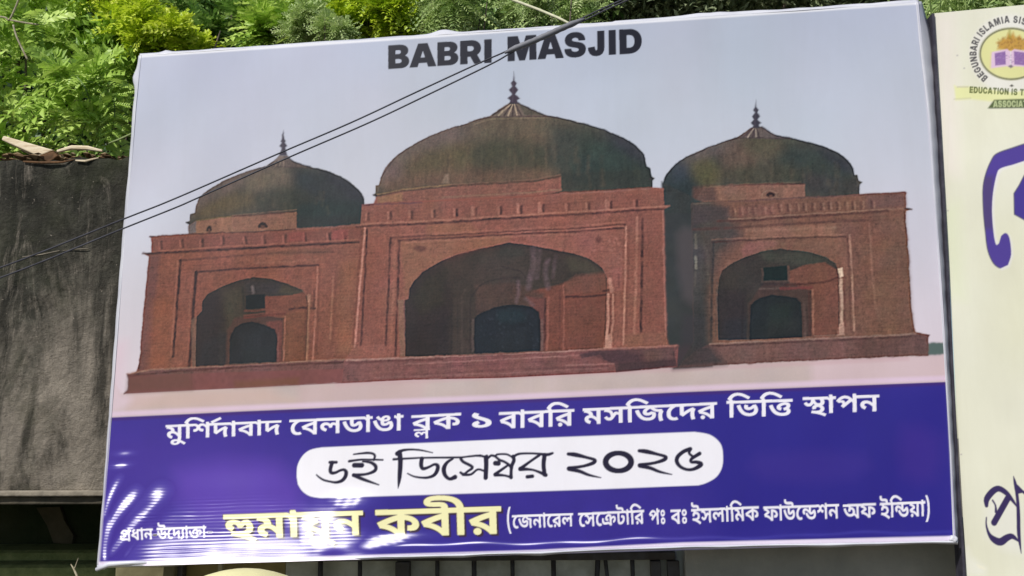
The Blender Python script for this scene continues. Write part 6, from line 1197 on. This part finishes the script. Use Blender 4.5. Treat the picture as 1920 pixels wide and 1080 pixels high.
# ================================================================ the cream signboard on the right
def paint_sign():
    q = [(1752, 25), (2110, -9), (2172, 1150), (1816, 1150)]
    p = Print(q, 280, 830, 9); F, S = p.fill, p.stroke
    n = p.noise(120); p.col[:] = lin((231, 229, 207))*(1+.025*n+.02*p.noise(50))[..., None]; p.col[..., 2] *= 1 + .05*p.noise(140); p.ids[:] = 1
    CRE = (238, 232, 224)
    F([(1750, 30), (1790, 25), (1800, 330), (1770, 330)], (238, 228, 218), 30, op=.7); F([(1760, 380), (1800, 380), (1810, 560), (1780, 560)], (226, 230, 196), 30, op=.6)
    PU = (84, 66, 152)
    big = [(1960, 258), (1920, 270), (1899, 277), (1869, 288), (1858, 302), (1848, 327), (1843, 355), (1844, 397), (1847, 430), (1852, 469), (1863, 494), (1876, 503.5), (1890, 497), (1896, 477), (1894, 452), (1890, 440), (1884, 437), (1877, 442.5), (1873, 456), (1867.5, 458), (1863, 436), (1860, 397), (1862, 361), (1869, 327), (1876, 316), (1899, 309), (1920, 302), (1960, 290)]
    F([(x+3, y+2) for x, y in big], (240, 236, 240), 6, op=.8); big = smooth(big[1:12], 4).tolist() + smooth(big[12:18], 4).tolist() + smooth(big[18:26], 4).tolist() + big[26:] + big[:1]; F(big, PU, 1.4, 6)
    F([(1842, 330), (1862, 330), (1862, 430), (1842, 430)], (84, 70, 108), 10, op=.7, mask=p.mask(big, 1)); S(big[:40], 2.2, (62, 54, 92), 1.4, op=.8)
    body = [(1925, 320), (1911, 347), (1901, 363), (1902, 402), (1922, 413), (1990, 440), (2010, 300), (2030, 300), (2030, 255), (1960, 258), (1960, 290), (1985, 292), (1960, 300)]
    F(body, (74, 60, 146), 1.4, 10); S([(1925, 320), (1911, 347), (1901, 363), (1902, 402), (1922, 413)], 2, (58, 50, 88), 1.3, op=.8)
    Z = xf(1780, 860, 4.907); IN = (58, 46, 92)
    def D(pts, w, sm=4): S(pts, [v/4.907 for v in w] if not np.isscalar(w) else w/4.907, IN, 1.0, 11, sm=sm)
    for off in ((4, 4),): F([(x+2, y+2) for x, y in Z((330, 400), (440, 250), (640, 420), (660, 860), (480, 820), (330, 700))], (236, 234, 226), 20, op=.6)
    D(Z((342, 432), (345, 370), (400, 300), (455, 276), (520, 312), (572, 372), (622, 440)), [34, 56, 58, 52, 46, 34, 14]); D(Z((536, 368), (412, 588)), 58, 0); D(Z((398, 384), (424, 430), (430, 490)), [16, 16, 26]); D(Z((341, 542), (340, 610), (364, 690), (408, 742), (470, 766), (530, 728), (580, 716), (640, 762)), [12, 16, 30, 56, 68, 60, 46, 14]); D(Z((590, 162), (606, 230), (625, 350), (635, 500), (640, 700), (662, 872)), [6, 30, 30, 34, 34, 6], 3); F(Z((604, 222), (636, 246), (700, 312), (640, 322), (615, 320)), IN, 1, 11)
    D(Z((690, 312), (760, 300), (900, 296)), 30, 0); D(Z((770, 300), (770, 700)), 34, 0)
    # a brighter patch near the foot
    F(Z((110, 840), (170, 820), (200, 900), (340, 1010), (330, 1080), (120, 1080)), (244, 242, 232), 14, op=.5); F(Z((255, 975), (320, 1000), (330, 1018), (270, 1000)), (246, 240, 214), 4, op=.8)
    S([(1779, 200), (1775, 400)], 3, (226, 222, 206), 4, op=.4)
    for x, y in ((1795, 104), (1777, 395), (1802, 852), (1808, 128)): F([(x-1.5, y-1), (x+1.5, y-1), (x+1.5, y+1), (x-1.5, y+1)], (150, 140, 150), 1.5, op=.7)
    # round emblem: ring of capitals, open book, wreath, ribbons
    cx, cy, R = 1896, 101, 60
    E = lambda r, a, k=1.0: (cx + r*math.cos(a), cy + r*k*math.sin(a))
    circ = lambda r, k=.82, n=60: [E(r, 2*math.pi*i/n, k) for i in range(n+1)]
    F(circ(78, .95), (236, 232, 226), 8, op=.7)
    F(circ(57)[:-1], (226, 223, 158), 2.5, 2); S(circ(58), 3.4, (112, 112, 66), 1.2, 2, op=.9); S(circ(60.5), 1.6, (170, 168, 130), 1.2, op=.5)
    F([(1870, 92), (1872, 84), (1868, 80), (1876, 76), (1880, 70), (1886, 72), (1890, 62), (1895, 66), (1900, 60), (1904, 70), (1912, 66), (1918, 74), (1926, 78), (1922, 86), (1926, 94), (1896, 96)], (196, 152, 74), 5, 4)
    for i in range(70):
        a = p.rng.uniform(0, 6.28); x = 1897+p.rng.uniform(-26, 28); y = 82+p.rng.uniform(-12, 12)
        S([(x, y), (x+3*math.cos(a), y+2*math.sin(a))], 2.2, [(150, 104, 48), (210, 160, 70), (170, 138, 60), (128, 90, 56)][i % 4], 1.5, op=.5)
    S([(1893, 58), (1894, 70)], 5, (150, 140, 50), 3, op=.6)
    F([(1858, 98), (1888, 92), (1895, 97), (1902, 92), (1934, 98), (1936, 126), (1902, 124), (1895, 127), (1888, 124), (1858, 128)], (226, 196, 218), 1.5, 3); S([(1858, 98), (1856, 128)], 3, (226, 214, 160), 1.4); S([(1895, 97), (1895, 126)], 2, (232, 224, 226), 1.2)
    for poly in ([(1865, 100), (1885, 96), (1886, 121), (1866, 123)], [(1901, 96), (1926, 99), (1928, 123), (1902, 121)]): F(poly, (148, 112, 168), 1.4, 3)
    for i in range(40):
        x = p.rng.uniform(1866, 1926); y = p.rng.uniform(100, 120); S([(x, y), (x+2, y)], 1.4, (176, 148, 190) if i % 2 else (124, 92, 146), 1, op=.5)
    F([(1890, 124), (1896, 121), (1900, 125), (1895, 128)], (80, 74, 80), 1.5, op=.8)
    def put(txt, place, h, col, part, up):
        """letters by their own widths along a path; place(s) -> point, direction along"""
        wd = [FONT['L'+ch][0] if ch != ' ' else 300. for ch in txt]; tot = sum(wd); x = 0
        for ch, w in zip(txt, wd):
            if ch != ' ':
                c, tx = place((x+w/2)/tot)[:2]; ou = up(c, tx); k = place(1)[2]/tot*.93
                reg, al = p.glyph_alpha([c + (q[:, :1]-w/2)*k*tx + q[:, 1:]/727*h*ou for q in FONT['L'+ch][1]], 3, .15)
                if al is not None: p.blend(reg, al*.92, col, part)
            x += w
    def arc(txt, r, a0, a1, h, k=.9, part=7):
        def place(s):
            a = a0+(a1-a0)*s; tx = np.array([-math.sin(a), math.cos(a)*k]); return np.array(E(r, a, k)), tx/np.hypot(*tx), abs(a1-a0)*r*(1+k)/2
        put(txt, place, h, (62, 58, 62), part, lambda c, t: np.array([t[1], -t[0]]))
    arc('BEGUNBARI ISLAMIA SISHU', 65, math.radians(131), math.radians(131+182), 13)
    F([(1893, 161), (1897, 158), (1901, 161), (1897, 163)], (70, 66, 60), 1.2)
    F([(1789, 160), (1795, 163), (1815, 162), (1896, 173), (1980, 162), (1990, 184), (1896, 194), (1820, 186), (1792, 188)], (232, 232, 172), 4, 5); S([(1795, 163), (1815, 163)], 2, (180, 170, 150), 2, op=.6); S([(1789, 186), (1820, 184)], 2, (196, 190, 160), 2, op=.6)
    def row(txt, l, r, h, col, part):
        l, r = np.array(l, float), np.array(r, float); d = (r-l)/np.hypot(*(r-l))
        put(txt, lambda s: (l+(r-l)*s, d, np.hypot(*(r-l))), h, col, part, lambda c, t: np.array([t[1], -t[0]]))
    row('EDUCATION IS THE BACK', (1817, 174), (1976, 182), 12, (84, 96, 36), 8)
    F([(1852, 203), (1864, 187), (1960, 184), (1950, 202)], (92, 104, 66), 2, 5); row('ASSOCIATION', (1862, 201), (1948, 200), 12, (190, 200, 150), 9)
    S([(1855, 203), (1950, 201)], 1.6, (60, 66, 50), 1.2, op=.6)
    p.col = np.clip(p.col, .002, .9)
    return p
SP = paint_sign()
sign = empty('cream_signboard', (1.35, .02, 0), 'cream signboard with a round book emblem and big purple lettering', 'signboard')
srf = lambda x, y: .0012*np.sin(x*.02+y*.006) + .0009*np.sin(y*.021+1)
SG = sheet_points(SP, srf, .02)
split_sheet(SP, SG, {1: ('sign_panel', None, None, [1, 0]), 6: ('lettering', 1, 'big hooked purple letter', [6]), 10: ('lettering', 1, 'purple letter cut by the edge of the picture', [10]), 11: ('lettering', 1, 'dark purple calligraphic letter near the foot', [11]), 2: ('emblem_disc', None, 'round yellow emblem with an olive rim', [2]), 3: ('book_emblem', 2, None, [3]), 4: ('wreath_emblem', 2, None, [4]), 5: ('ribbon_emblem', None, None, [5]), 7: ('emblem_lettering', None, 'small dark capitals around the emblem', [7]), 8: ('ribbon_lettering', 5, None, [8]), 9: ('ribbon_lettering', 5, None, [9])}, print_material('painted_sheet', .4, .35, .35), sign)
edge = simple('gap_shadow', (.025, .022, .035), (.06, .055, .07), 25, .5, .5, .001)  # near-black strip: shadow of the gap beside the sign put into its colour
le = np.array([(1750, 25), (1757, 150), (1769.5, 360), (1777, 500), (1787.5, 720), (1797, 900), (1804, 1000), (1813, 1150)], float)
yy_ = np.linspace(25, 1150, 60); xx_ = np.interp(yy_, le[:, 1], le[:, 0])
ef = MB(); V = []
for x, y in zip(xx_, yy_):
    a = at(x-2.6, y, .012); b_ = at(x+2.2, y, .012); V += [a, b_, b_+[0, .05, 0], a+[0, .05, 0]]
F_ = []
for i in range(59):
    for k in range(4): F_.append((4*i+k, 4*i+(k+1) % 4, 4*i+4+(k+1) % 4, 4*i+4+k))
ef.add(V, F_ + [(3, 2, 1, 0), (236, 237, 238, 239)]).build('gap_shadow_strip', edge, sign)
bk = MB(); a, b_ = at(1770, 30, .03), at(2100, 0, .03)
MB().box((at(1800, 500, .05)[0]+.03, .03, 0), (at(1800, 500, .05)[0]+.06, .06, at(1770, 40, .03)[2]-.03)).build('post', iron, sign)
MB().box((at(2080, 500, .05)[0], .03, 0), (at(2080, 500, .05)[0]+.03, .06, at(2080, 20, .03)[2]-.03)).build('post', iron, sign)
# ================================================================ overhead wires
wirem = simple('wire_sheath', (.085, .085, .10), (.06, .06, .072), 30, .8, .1)
def wire(pts, Y, r, label, name='overhead_wire', extra=None):
    P = [at(x, y, Y) for x, y in pts]; P = smooth(P, 6)
    r = np.interp(np.linspace(0, 1, len(P)), np.linspace(0, 1, len(r)), r) if not np.isscalar(r) else r
    o = MB().tube(P, r, 8).build(name, wirem, None, True); return tag(o, label, 'wire', 'wires crossing in front of the mosque poster')
WYR = -1.25
wire([(-700, 690), (-260, 585), (0, 502), (236, 409), (330, 371.6), (520, 289), (658, 230), (780, 173), (897, 119), (945, 98), (985, 79), (1029, 62), (1094, 33), (1180, -6), (1500, -140)], WYR, .0013, 'upper of the two dark wires crossing the mosque poster')
wire([(-700, 716), (-260, 607), (0, 521), (236, 426.5), (330, 389), (371, 371), (544, 294), (692, 230), (810, 174), (921, 120), (955, 101), (990, 83), (1031, 66.5), (1096, 38), (1182, -2), (1500, -136)], WYR, .0013, 'lower of the two dark wires crossing the mosque poster')
wr = MB(); k_ = smooth([at(x, y, WYR-.001) for x, y in ((946, 99.5), (970, 89), (1000, 77), (1030, 64), (1062, 49.5), (1096, 35.5))], 8)
wr.tube(k_, [0.0013 + .0036*min(1, i/6, (len(k_)-1-i)/5) + .0003*math.sin(i*1.9) for i in range(len(k_))], 9)
tag(wr.build('wire_binding', simple('grey_tape', (.20, .20, .22), (.07, .07, .085), 14, .6, .3), None, True), 'grey binding wound round both wires over the title of the poster', 'binding')

# ================================================================ plants beyond the wall
prng = np.random.default_rng(77)
def unit(v): return v/np.maximum(np.linalg.norm(v, axis=-1, keepdims=True), 1e-9)
class Leaves:
    """many small pointed leaf blades in one mesh"""
    def __init__(s): s.b, s.a, s.n, s.l, s.w, s.t = [], [], [], [], [], []
    def add(s, base, axis, normal, length, width, tint):
        n = len(base); s.b.append(base); s.a.append(unit(axis)); s.n.append(normal)
        s.l.append(np.broadcast_to(length, (n,))); s.w.append(np.broadcast_to(width, (n,))); s.t.append(np.broadcast_to(tint, (n,)))
    def build(s, name, mat, parent):
        b, a, n = map(np.concatenate, (s.b, s.a, s.n)); l, w, t = map(np.concatenate, (s.l, s.w, s.t))
        side = unit(np.cross(a, n)); up = np.cross(side, a); L, W = l[:, None], w[:, None]
        V = np.stack([b, b + a*L*.38 + side*W*.5 + up*W*.14, b + a*L - up*L*.10, b + a*L*.38 - side*W*.5 + up*W*.14, b + a*L*.42], 1)
        k = np.arange(len(b))[:, None]*5
        F = np.concatenate([k + [0, 1, 4], k + [1, 2, 4], k + [4, 2, 3], k + [0, 4, 3]]).reshape(-1, 3)
        return mesh_obj(name, V.reshape(-1, 3), F, mat, parent, False, None, {'tint': ('POINT', 'FLOAT', np.repeat(t, 5))})
def fronds(L, base, direc, length, pairs, pin_len, pin_w, droop, tint_mu, tint_sd, up=np.array([-.1, -.55, .8])):
    """feathery leaves: each has a drooping midrib with leaflets on both sides"""
    n = len(base); d = unit(direc); length = np.broadcast_to(length, (n,))
    side = unit(np.cross(d, up + .3*prng.normal(0, 1, (n, 3)))); nrm = np.cross(side, d)
    tint = tint_mu + tint_sd*prng.normal(0, 1, n)
    for i in range(pairs):
        s = (i+.6)/pairs
        p = base + d*(length*s)[:, None] - np.array([0, 0, 1])*(droop*length*s*s)[:, None]
        tang = unit(d - np.array([0, 0, 2*droop*s]))
        sz = (math.sin(math.pi*(.12+.80*s)))**.7
        for sg in (-1, 1):
            ax = tang*.55 + sg*side*(.85) + .10*prng.normal(0, 1, (n, 3))
            L.add(p, ax, nrm + .15*prng.normal(0, 1, (n, 3)), pin_len*sz*(.85+.3*prng.random(n)), pin_w*(.85+.3*prng.random(n)), np.clip(tint + .10*prng.normal(0, 1, n), 0, 1))
def blob_points(blobs, n):
    """points spread through px blobs: (px, py, depth, radius_px, radius_depth, weight)"""
    w = np.array([b[5] for b in blobs], float); ch = prng.choice(len(blobs), n, p=w/w.sum()); B = np.array([b[:5] for b in blobs], float)[ch]
    per = 9; K = max(n//per, 6); ck = prng.integers(0, K, n)                # leaves stand in tufts, with gaps between them
    chK = prng.choice(len(blobs), K, p=w/w.sum()); B = np.array([b[:5] for b in blobs], float)[chK]
    gK = unit(prng.normal(0, 1, (K, 3)))*(prng.random((K, 1))**.4); mpp = (B[:, 2]+2.656)/FOCAL
    PK = at(B[:, 0], B[:, 1], B[:, 2]) + gK*np.stack([B[:, 3]*mpp, B[:, 4], B[:, 3]*mpp*.9], 1)
    g = unit(prng.normal(0, 1, (n, 3)) + np.array([-.1, -.5, .45])); rad = (B[:, 3]*mpp)[ck]
    return PK[ck] + g*(.22*rad*prng.random(n)**.5)[:, None], g
def trunk(parent, foot, heads, r0, mat, name='trunk'):
    m = MB(); foot = np.array(foot, float); hs = [np.array(h, float) for h in heads]; mid = foot*.45 + np.mean(hs, 0)*.55; mid[2] = foot[2]+(np.mean(hs, 0)[2]-foot[2])*.6
    w = lambda a, b, t: a*(1-t)+b*t + prng.normal(0, .02, 3)
    m.tube([foot-[0, 0, .05], w(foot, mid, .35), w(foot, mid, .7), mid], [r0, r0*.85, r0*.7, r0*.6], 9)
    for h in hs: m.tube([mid, w(mid, h, .35), w(mid, h, .7), h], [r0*.5, r0*.38, r0*.25, r0*.08], 7)
    return m.build(name, mat, parent, True)
barkm = simple('grey_bark', (.16, .13, .095), (.08, .065, .05), 26, .9, .2, .006)
def plant(name, label, cat, blobs, foot, mat, n, style, r0=.035, heads=6, group='trees and shrubs behind the poster', **k):
    root = empty(name, foot, label, cat, group)
    hp = [at(b[0], b[1], b[2]) for b in blobs]
    trunk(root, foot, [hp[i % len(hp)] + prng.normal(0, .08, 3) for i in range(heads)], r0, barkm)
    P, g = blob_points(blobs, n); L = Leaves(); out = g + np.array([0, -.35, k.get('lift', .15)]) + .45*prng.normal(0, 1, g.shape)
    if style == 'frond':
        fronds(L, P, out, k['length']*(.7+.6*prng.random(n)), k['pairs'], k['pl'], k['pw'], k['droop'], k.get('mu', .5), k.get('sd', .16))
    else:
        m = k.get('cluster', 5)
        for i in range(m):
            L.add(P + prng.normal(0, k['length']*.8, P.shape), out + .7*prng.normal(0, 1, P.shape), np.array([-.1, -.6, .8]) + .6*prng.normal(0, 1, P.shape), k['length']*(.7+.6*prng.random(n)), k['pw']*(.7+.6*prng.random(n)), np.clip(k.get('mu', .5) + k.get('sd', .18)*prng.normal(0, 1, n), 0, 1))
    L.build('foliage', mat, root)
    return root
def gp(px, Y): p = at(px, 300, Y); return (float(p[0]), float(Y), 0.0)
M_feather = leaf_material('feathery_leaf', (.15, .26, .04), (.37, .54, .085), (.62, .78, .21), .27)
M_lime = leaf_material('lime_leaf', (.30, .44, .02), (.60, .72, .04), (.80, .86, .14), .33)
M_dark = leaf_material('dark_leaf', (.06, .15, .03), (.21, .36, .08), (.44, .58, .18), .27)
M_mid = leaf_material('mid_leaf', (.16, .30, .04), (.36, .54, .075), (.62, .76, .18), .27)
M_pale = leaf_material('pale_leaf', (.24, .36, .10), (.48, .60, .23), (.70, .78, .40), .27)
M_dull = leaf_material('dull_leaf', (.09, .13, .07), (.24, .29, .15), (.48, .54, .32), .27)
M_deep = leaf_material('deep_leaf', (.022, .055, .016), (.055, .11, .03), (.11, .19, .05), .2)

# feathery shrub on the left: overlapping clumps of long compound leaves
plant('feathery_shrub', 'large feathery shrub with compound leaves hanging over the left wall', 'shrub',
      [(40, 200, 1.15, 85, .35, 1.6), (120, 120, 1.25, 85, .4, 1.8), (175, 200, 1.0, 60, .3, 1.3), (60, 60, 1.4, 80, .4, 1.4), (150, 40, 1.6, 80, .4, 1.2), (-60, 140, 1.3, 110, .4, 1), (215, 240, .85, 35, .2, .5), (20, 262, .95, 40, .2, .5)],
      gp(90, 1.5), M_feather, 430, 'frond', .05, length=.21, pairs=8, pl=.056, pw=.031, droop=.4, mu=.7, sd=.28, lift=.2)
# the two clear hanging fronds beside the poster
hf = empty('hanging_fronds', at(175, 180, .8), 'two long pinnate leaves drooping beside the left edge of the poster', 'leaf')
Lh = Leaves()
def big_frond(pts, Y, pairs, w, tint):
    P = smooth([at(x, y, Y_) for (x, y), Y_ in zip(pts, Y)], 8); t = np.linspace(0, 1, len(P)); T = np.gradient(P, axis=0)
    for i in range(pairs):
        s = (i+.5)/pairs; p = np.array([np.interp(s, t, P[:, k]) for k in range(3)]); tg = unit(np.array([np.interp(s, t, T[:, k]) for k in range(3)])[None])[0]
        sd = np.cross(tg, [0, -1, .25]); sd /= np.linalg.norm(sd); sz = w*(.55+.45*math.sin(math.pi*(.15+.8*s)))
        for sg in (-1, 1):
            ax = sg*sd*.9 + tg*.5 + np.array([0, 0, -.1]); nseg = 7; axu = ax/np.linalg.norm(ax)
            Lh.add(p[None], ax[None], np.array([[0, -.5, .85]]), sz, sz*.34, np.clip(tint+.1*prng.normal(), 0, 1))
            for j in range(nseg):                                         # the leaflets are themselves toothed
                q = p + axu*sz*(j+.4)/nseg
                for s2 in (-1, 1): Lh.add(q[None], (axu*.5 + s2*tg*.8)[None], np.array([[0, -.5, .85]]), sz*.24, sz*.11, np.clip(tint+.14*prng.normal(), 0, 1))
big_frond([(118, 128), (150, 150), (168, 190), (160, 232), (150, 262)], (.95, .85, .8, .78, .78), 9, .075, .62)
big_frond([(160, 150), (196, 165), (214, 195), (212, 235), (205, 262)], (.9, .8, .74, .72, .72), 9, .072, .66)
big_frond([(150, 150), (195, 150), (228, 172), (248, 196)], (.95, .85, .8, .8), 9, .06, .68)
big_frond([(30, 140), (48, 170), (60, 205), (72, 250)], (1.0, .9, .85, .85), 9, .055, .4)
big_frond([(85, 230), (105, 250), (125, 268), (150, 290)], (.8, .72, .68, .66), 8, .045, .45)
Lh.build('leaflet_blades', M_feather, hf)
rib = MB()
for pts in ([(118, 128), (150, 150), (168, 190), (160, 232), (150, 262)], [(160, 150), (196, 165), (214, 195), (212, 235), (205, 262)]): rib.tube(smooth([at(x, y, .83) for x, y in pts], 5), .003, 6)
rib.build('midrib', simple('rib_green', (.2, .3, .1), (.14, .22, .07), 30), hf)
# bare grey twigs at the upper left
for pts, lab in (([(-10, 30), (10, 33), (18, 37), (30, 12), (38, -10)], 'pale bare forked twig at the upper left among the feathery leaves'), ([(20, 38), (48, 43), (72, 46)], 'short pale twig pointing right below the forked twig'), ([(25, 47), (31, 68), (42, 92), (52, 112)], 'thin pale twig hanging down below the forked twig')):
    tag(MB().tube(smooth([at(x, y, .78) for x, y in pts], 4), .0042, 7).build('bare_twig', tw, None, True), lab, 'twig')
# bright yellow-green bush
plant('lime_bush', 'bright yellow green bush with tiny leaves above the top left corner of the poster', 'bush',
      [(215, 10, 1.5, 50, .3, 1.2), (262, 35, 1.35, 44, .3, 1.4), (305, 62, 1.2, 36, .25, 1.3), (345, 82, 1.1, 27, .2, 1.1), (285, 80, 1.15, 36, .2, 1), (245, 78, 1.2, 30, .2, .8), (225, -40, 1.6, 60, .3, 1)],
      gp(260, 1.5), M_lime, 1500, 'frond', .04, length=.095, pairs=5, pl=.034, pw=.018, droop=.25, mu=.5, sd=.2)
plant('hanging_bush', 'mid green leafy bush hanging beside the upper left edge of the poster', 'bush',
      [(225, 105, 1.3, 34, .2, 1), (205, 75, 1.5, 40, .25, 1), (240, 135, 1.15, 16, .15, .3)],
      gp(225, 1.7), M_mid, 700, 'leaf', .02, 4, length=.05, pw=.02, cluster=5, mu=.35, sd=.2)
# darker trees along the top
plant('dark_tree', 'dark green fine leaved tree behind the poster, right of the yellow green bush', 'tree',
      [(420, 40, 2.2, 70, .4, 1.4), (370, 10, 2.5, 60, .4, 1), (480, 60, 2.0, 50, .35, 1.2), (460, -30, 2.5, 80, .4, 1), (400, 85, 1.9, 38, .25, .7)],
      gp(430, 2.4), M_dark, 800, 'frond', .06, length=.17, pairs=7, pl=.056, pw=.026, droop=.3, mu=.62, sd=.25)
plant('mixed_tree', 'mid green tree with sunlit tips behind the poster top left of the title', 'tree',
      [(560, 25, 1.9, 60, .35, 1.2), (520, 70, 1.6, 38, .25, .9), (600, 60, 1.5, 40, .25, 1), (640, 20, 1.8, 55, .35, 1.1), (560, -50, 2.2, 80, .4, .9)],
      gp(580, 2.1), M_mid, 800, 'frond', .05, length=.16, pairs=7, pl=.054, pw=.026, droop=.3, mu=.5, sd=.25)
plant('pale_shrub', 'pale green fine shrub just above the poster edge, left of the title', 'shrub',
      [(590, 42, 1.15, 26, .15, 1.2), (560, 62, 1.1, 22, .12, .8), (620, 62, 1.05, 20, .12, .7), (648, 68, 1.0, 16, .1, .5)],
      gp(590, 1.2), M_pale, 900, 'frond', .02, 4, length=.07, pairs=6, pl=.022, pw=.008, droop=.3, mu=.5, sd=.2)
plant('yellowish_tree', 'yellow green small leaved tree above the start of the title', 'tree',
      [(700, 25, 1.5, 46, .3, 1.3), (740, 45, 1.35, 32, .2, 1), (660, 48, 1.4, 26, .2, .6), (690, -40, 1.8, 70, .4, 1), (765, 20, 1.6, 28, .2, .6)],
      gp(700, 1.8), M_lime, 1100, 'frond', .045, length=.10, pairs=6, pl=.036, pw=.018, droop=.3, mu=.28, sd=.22)
plant('drooping_shrub', 'pale shrub with long drooping leaves behind the top edge above the word BABRI', 'shrub',
      [(830, 12, 1.4, 32, .2, 1.2), (862, 26, 1.25, 24, .15, 1), (800, 20, 1.6, 30, .2, .7), (840, -45, 1.7, 60, .3, .8)],
      gp(830, 1.6), M_pale, 420, 'frond', .03, length=.17, pairs=11, pl=.036, pw=.012, droop=.8, mu=.42, sd=.2)
plant('wispy_shrub', 'wispy light green shrub behind the poster above the word MASJID', 'shrub',
      [(1010, 8, 1.5, 30, .2, 1), (960, 14, 1.8, 26, .2, .7), (1075, 10, 1.7, 34, .2, 1), (1100, 22, 1.5, 20, .15, .5), (1020, -50, 1.8, 70, .3, .8)],
      gp(1030, 1.8), M_pale, 420, 'frond', .03, length=.13, pairs=9, pl=.032, pw=.009, droop=.5, mu=.36, sd=.22)
plant('olive_tree', 'olive green leafy tree behind the middle of the poster top', 'tree',
      [(1060, 0, 2.3, 60, .4, 1), (930, 0, 2.5, 60, .4, 1), (1000, -60, 2.6, 90, .4, 1), (1120, 5, 2.2, 40, .3, .8), (880, 30, 2.2, 36, .3, .5)],
      gp(1010, 2.6), M_dark, 1300, 'leaf', .05, length=.06, pw=.026, cluster=5, mu=.45, sd=.25)
plant('dull_tree', 'dull grey green tree behind the right half of the poster top', 'tree',
      [(1240, 5, 2.3, 70, .4, 1), (1340, 0, 2.2, 70, .4, 1), (1440, -8, 2.3, 70, .4, 1), (1560, -15, 2.3, 80, .4, 1), (1400, -70, 2.6, 120, .5, 1), (1170, 5, 2.3, 50, .4, .7)],
      gp(1350, 2.5), M_dull, 3400, 'leaf', .06, length=.055, pw=.022, cluster=5, mu=.5, sd=.28)
plant('shaded_tree', 'deep grey green tree in the gap between the poster and the cream signboard', 'tree',
      [(1660, -15, 2.0, 70, .4, 1), (1735, 10, 1.8, 40, .3, 1), (1720, 60, 1.7, 40, .3, .6), (1700, -80, 2.3, 100, .4, 1)],
      gp(1700, 2.2), M_dull, 1200, 'leaf', .05, length=.06, pw=.024, cluster=5, mu=.2, sd=.18)
plant('grassy_shrub', 'pale shrub with narrow leaves above the cream signboard', 'shrub',
      [(1800, 8, 1.2, 40, .2, 1), (1870, 2, 1.2, 45, .2, 1), (1940, -8, 1.2, 50, .2, 1), (1840, -50, 1.4, 80, .3, .8), (1785, 20, 1.0, 16, .1, .4)],
      gp(1860, 1.4), M_pale, 800, 'leaf', .03, length=.10, pw=.010, cluster=5, mu=.38, sd=.25)
# leaning pale cane over the poster top
tag(MB().tube([at(930, -22, .5), at(962, 0, .45), at(1010, 18, .38), at(1048, 34, .3), at(1075, 48, .25)], [.006, .0055, .005, .005, .004], 7).build('pale_cane', simple('cane_skin', (.62, .60, .42), (.48, .48, .32), 20, .6, .3), None, True), 'pale straight cane leaning over the poster top above the title', 'cane')
# dense trees farther back close the view
for px, Y, lab in ((-250, 4.2, 'deep green tree farther back behind the feathery shrub'), (250, 4.6, 'deep green tree farther back behind the yellow green bush'), (750, 4.8, 'deep green tree farther back above the start of the title'), (1250, 4.8, 'deep green tree farther back above the right half of the poster'), (1800, 4.4, 'deep green tree farther back above the cream signboard'), (2400, 4.0, 'deep green tree farther back beyond the right edge of the cream signboard')):
    plant('background_tree', lab, 'tree', [(px, 60, Y, 230, .6, 1), (px-160, 0, Y+.3, 200, .6, 1), (px+160, 0, Y+.3, 200, .6, 1), (px, -170, Y+.2, 240, .6, 1), (px-120, 200, Y, 180, .5, .8), (px+120, 200, Y, 180, .5, .8), (px-150, 330, Y-.3, 150, .4, .7), (px+150, 330, Y-.3, 150, .4, .7)], gp(px, Y+.3), M_deep, 5200, 'leaf', .10, 8, group='dense trees farther back', length=.13, pw=.062, cluster=4, mu=.5, sd=.22)
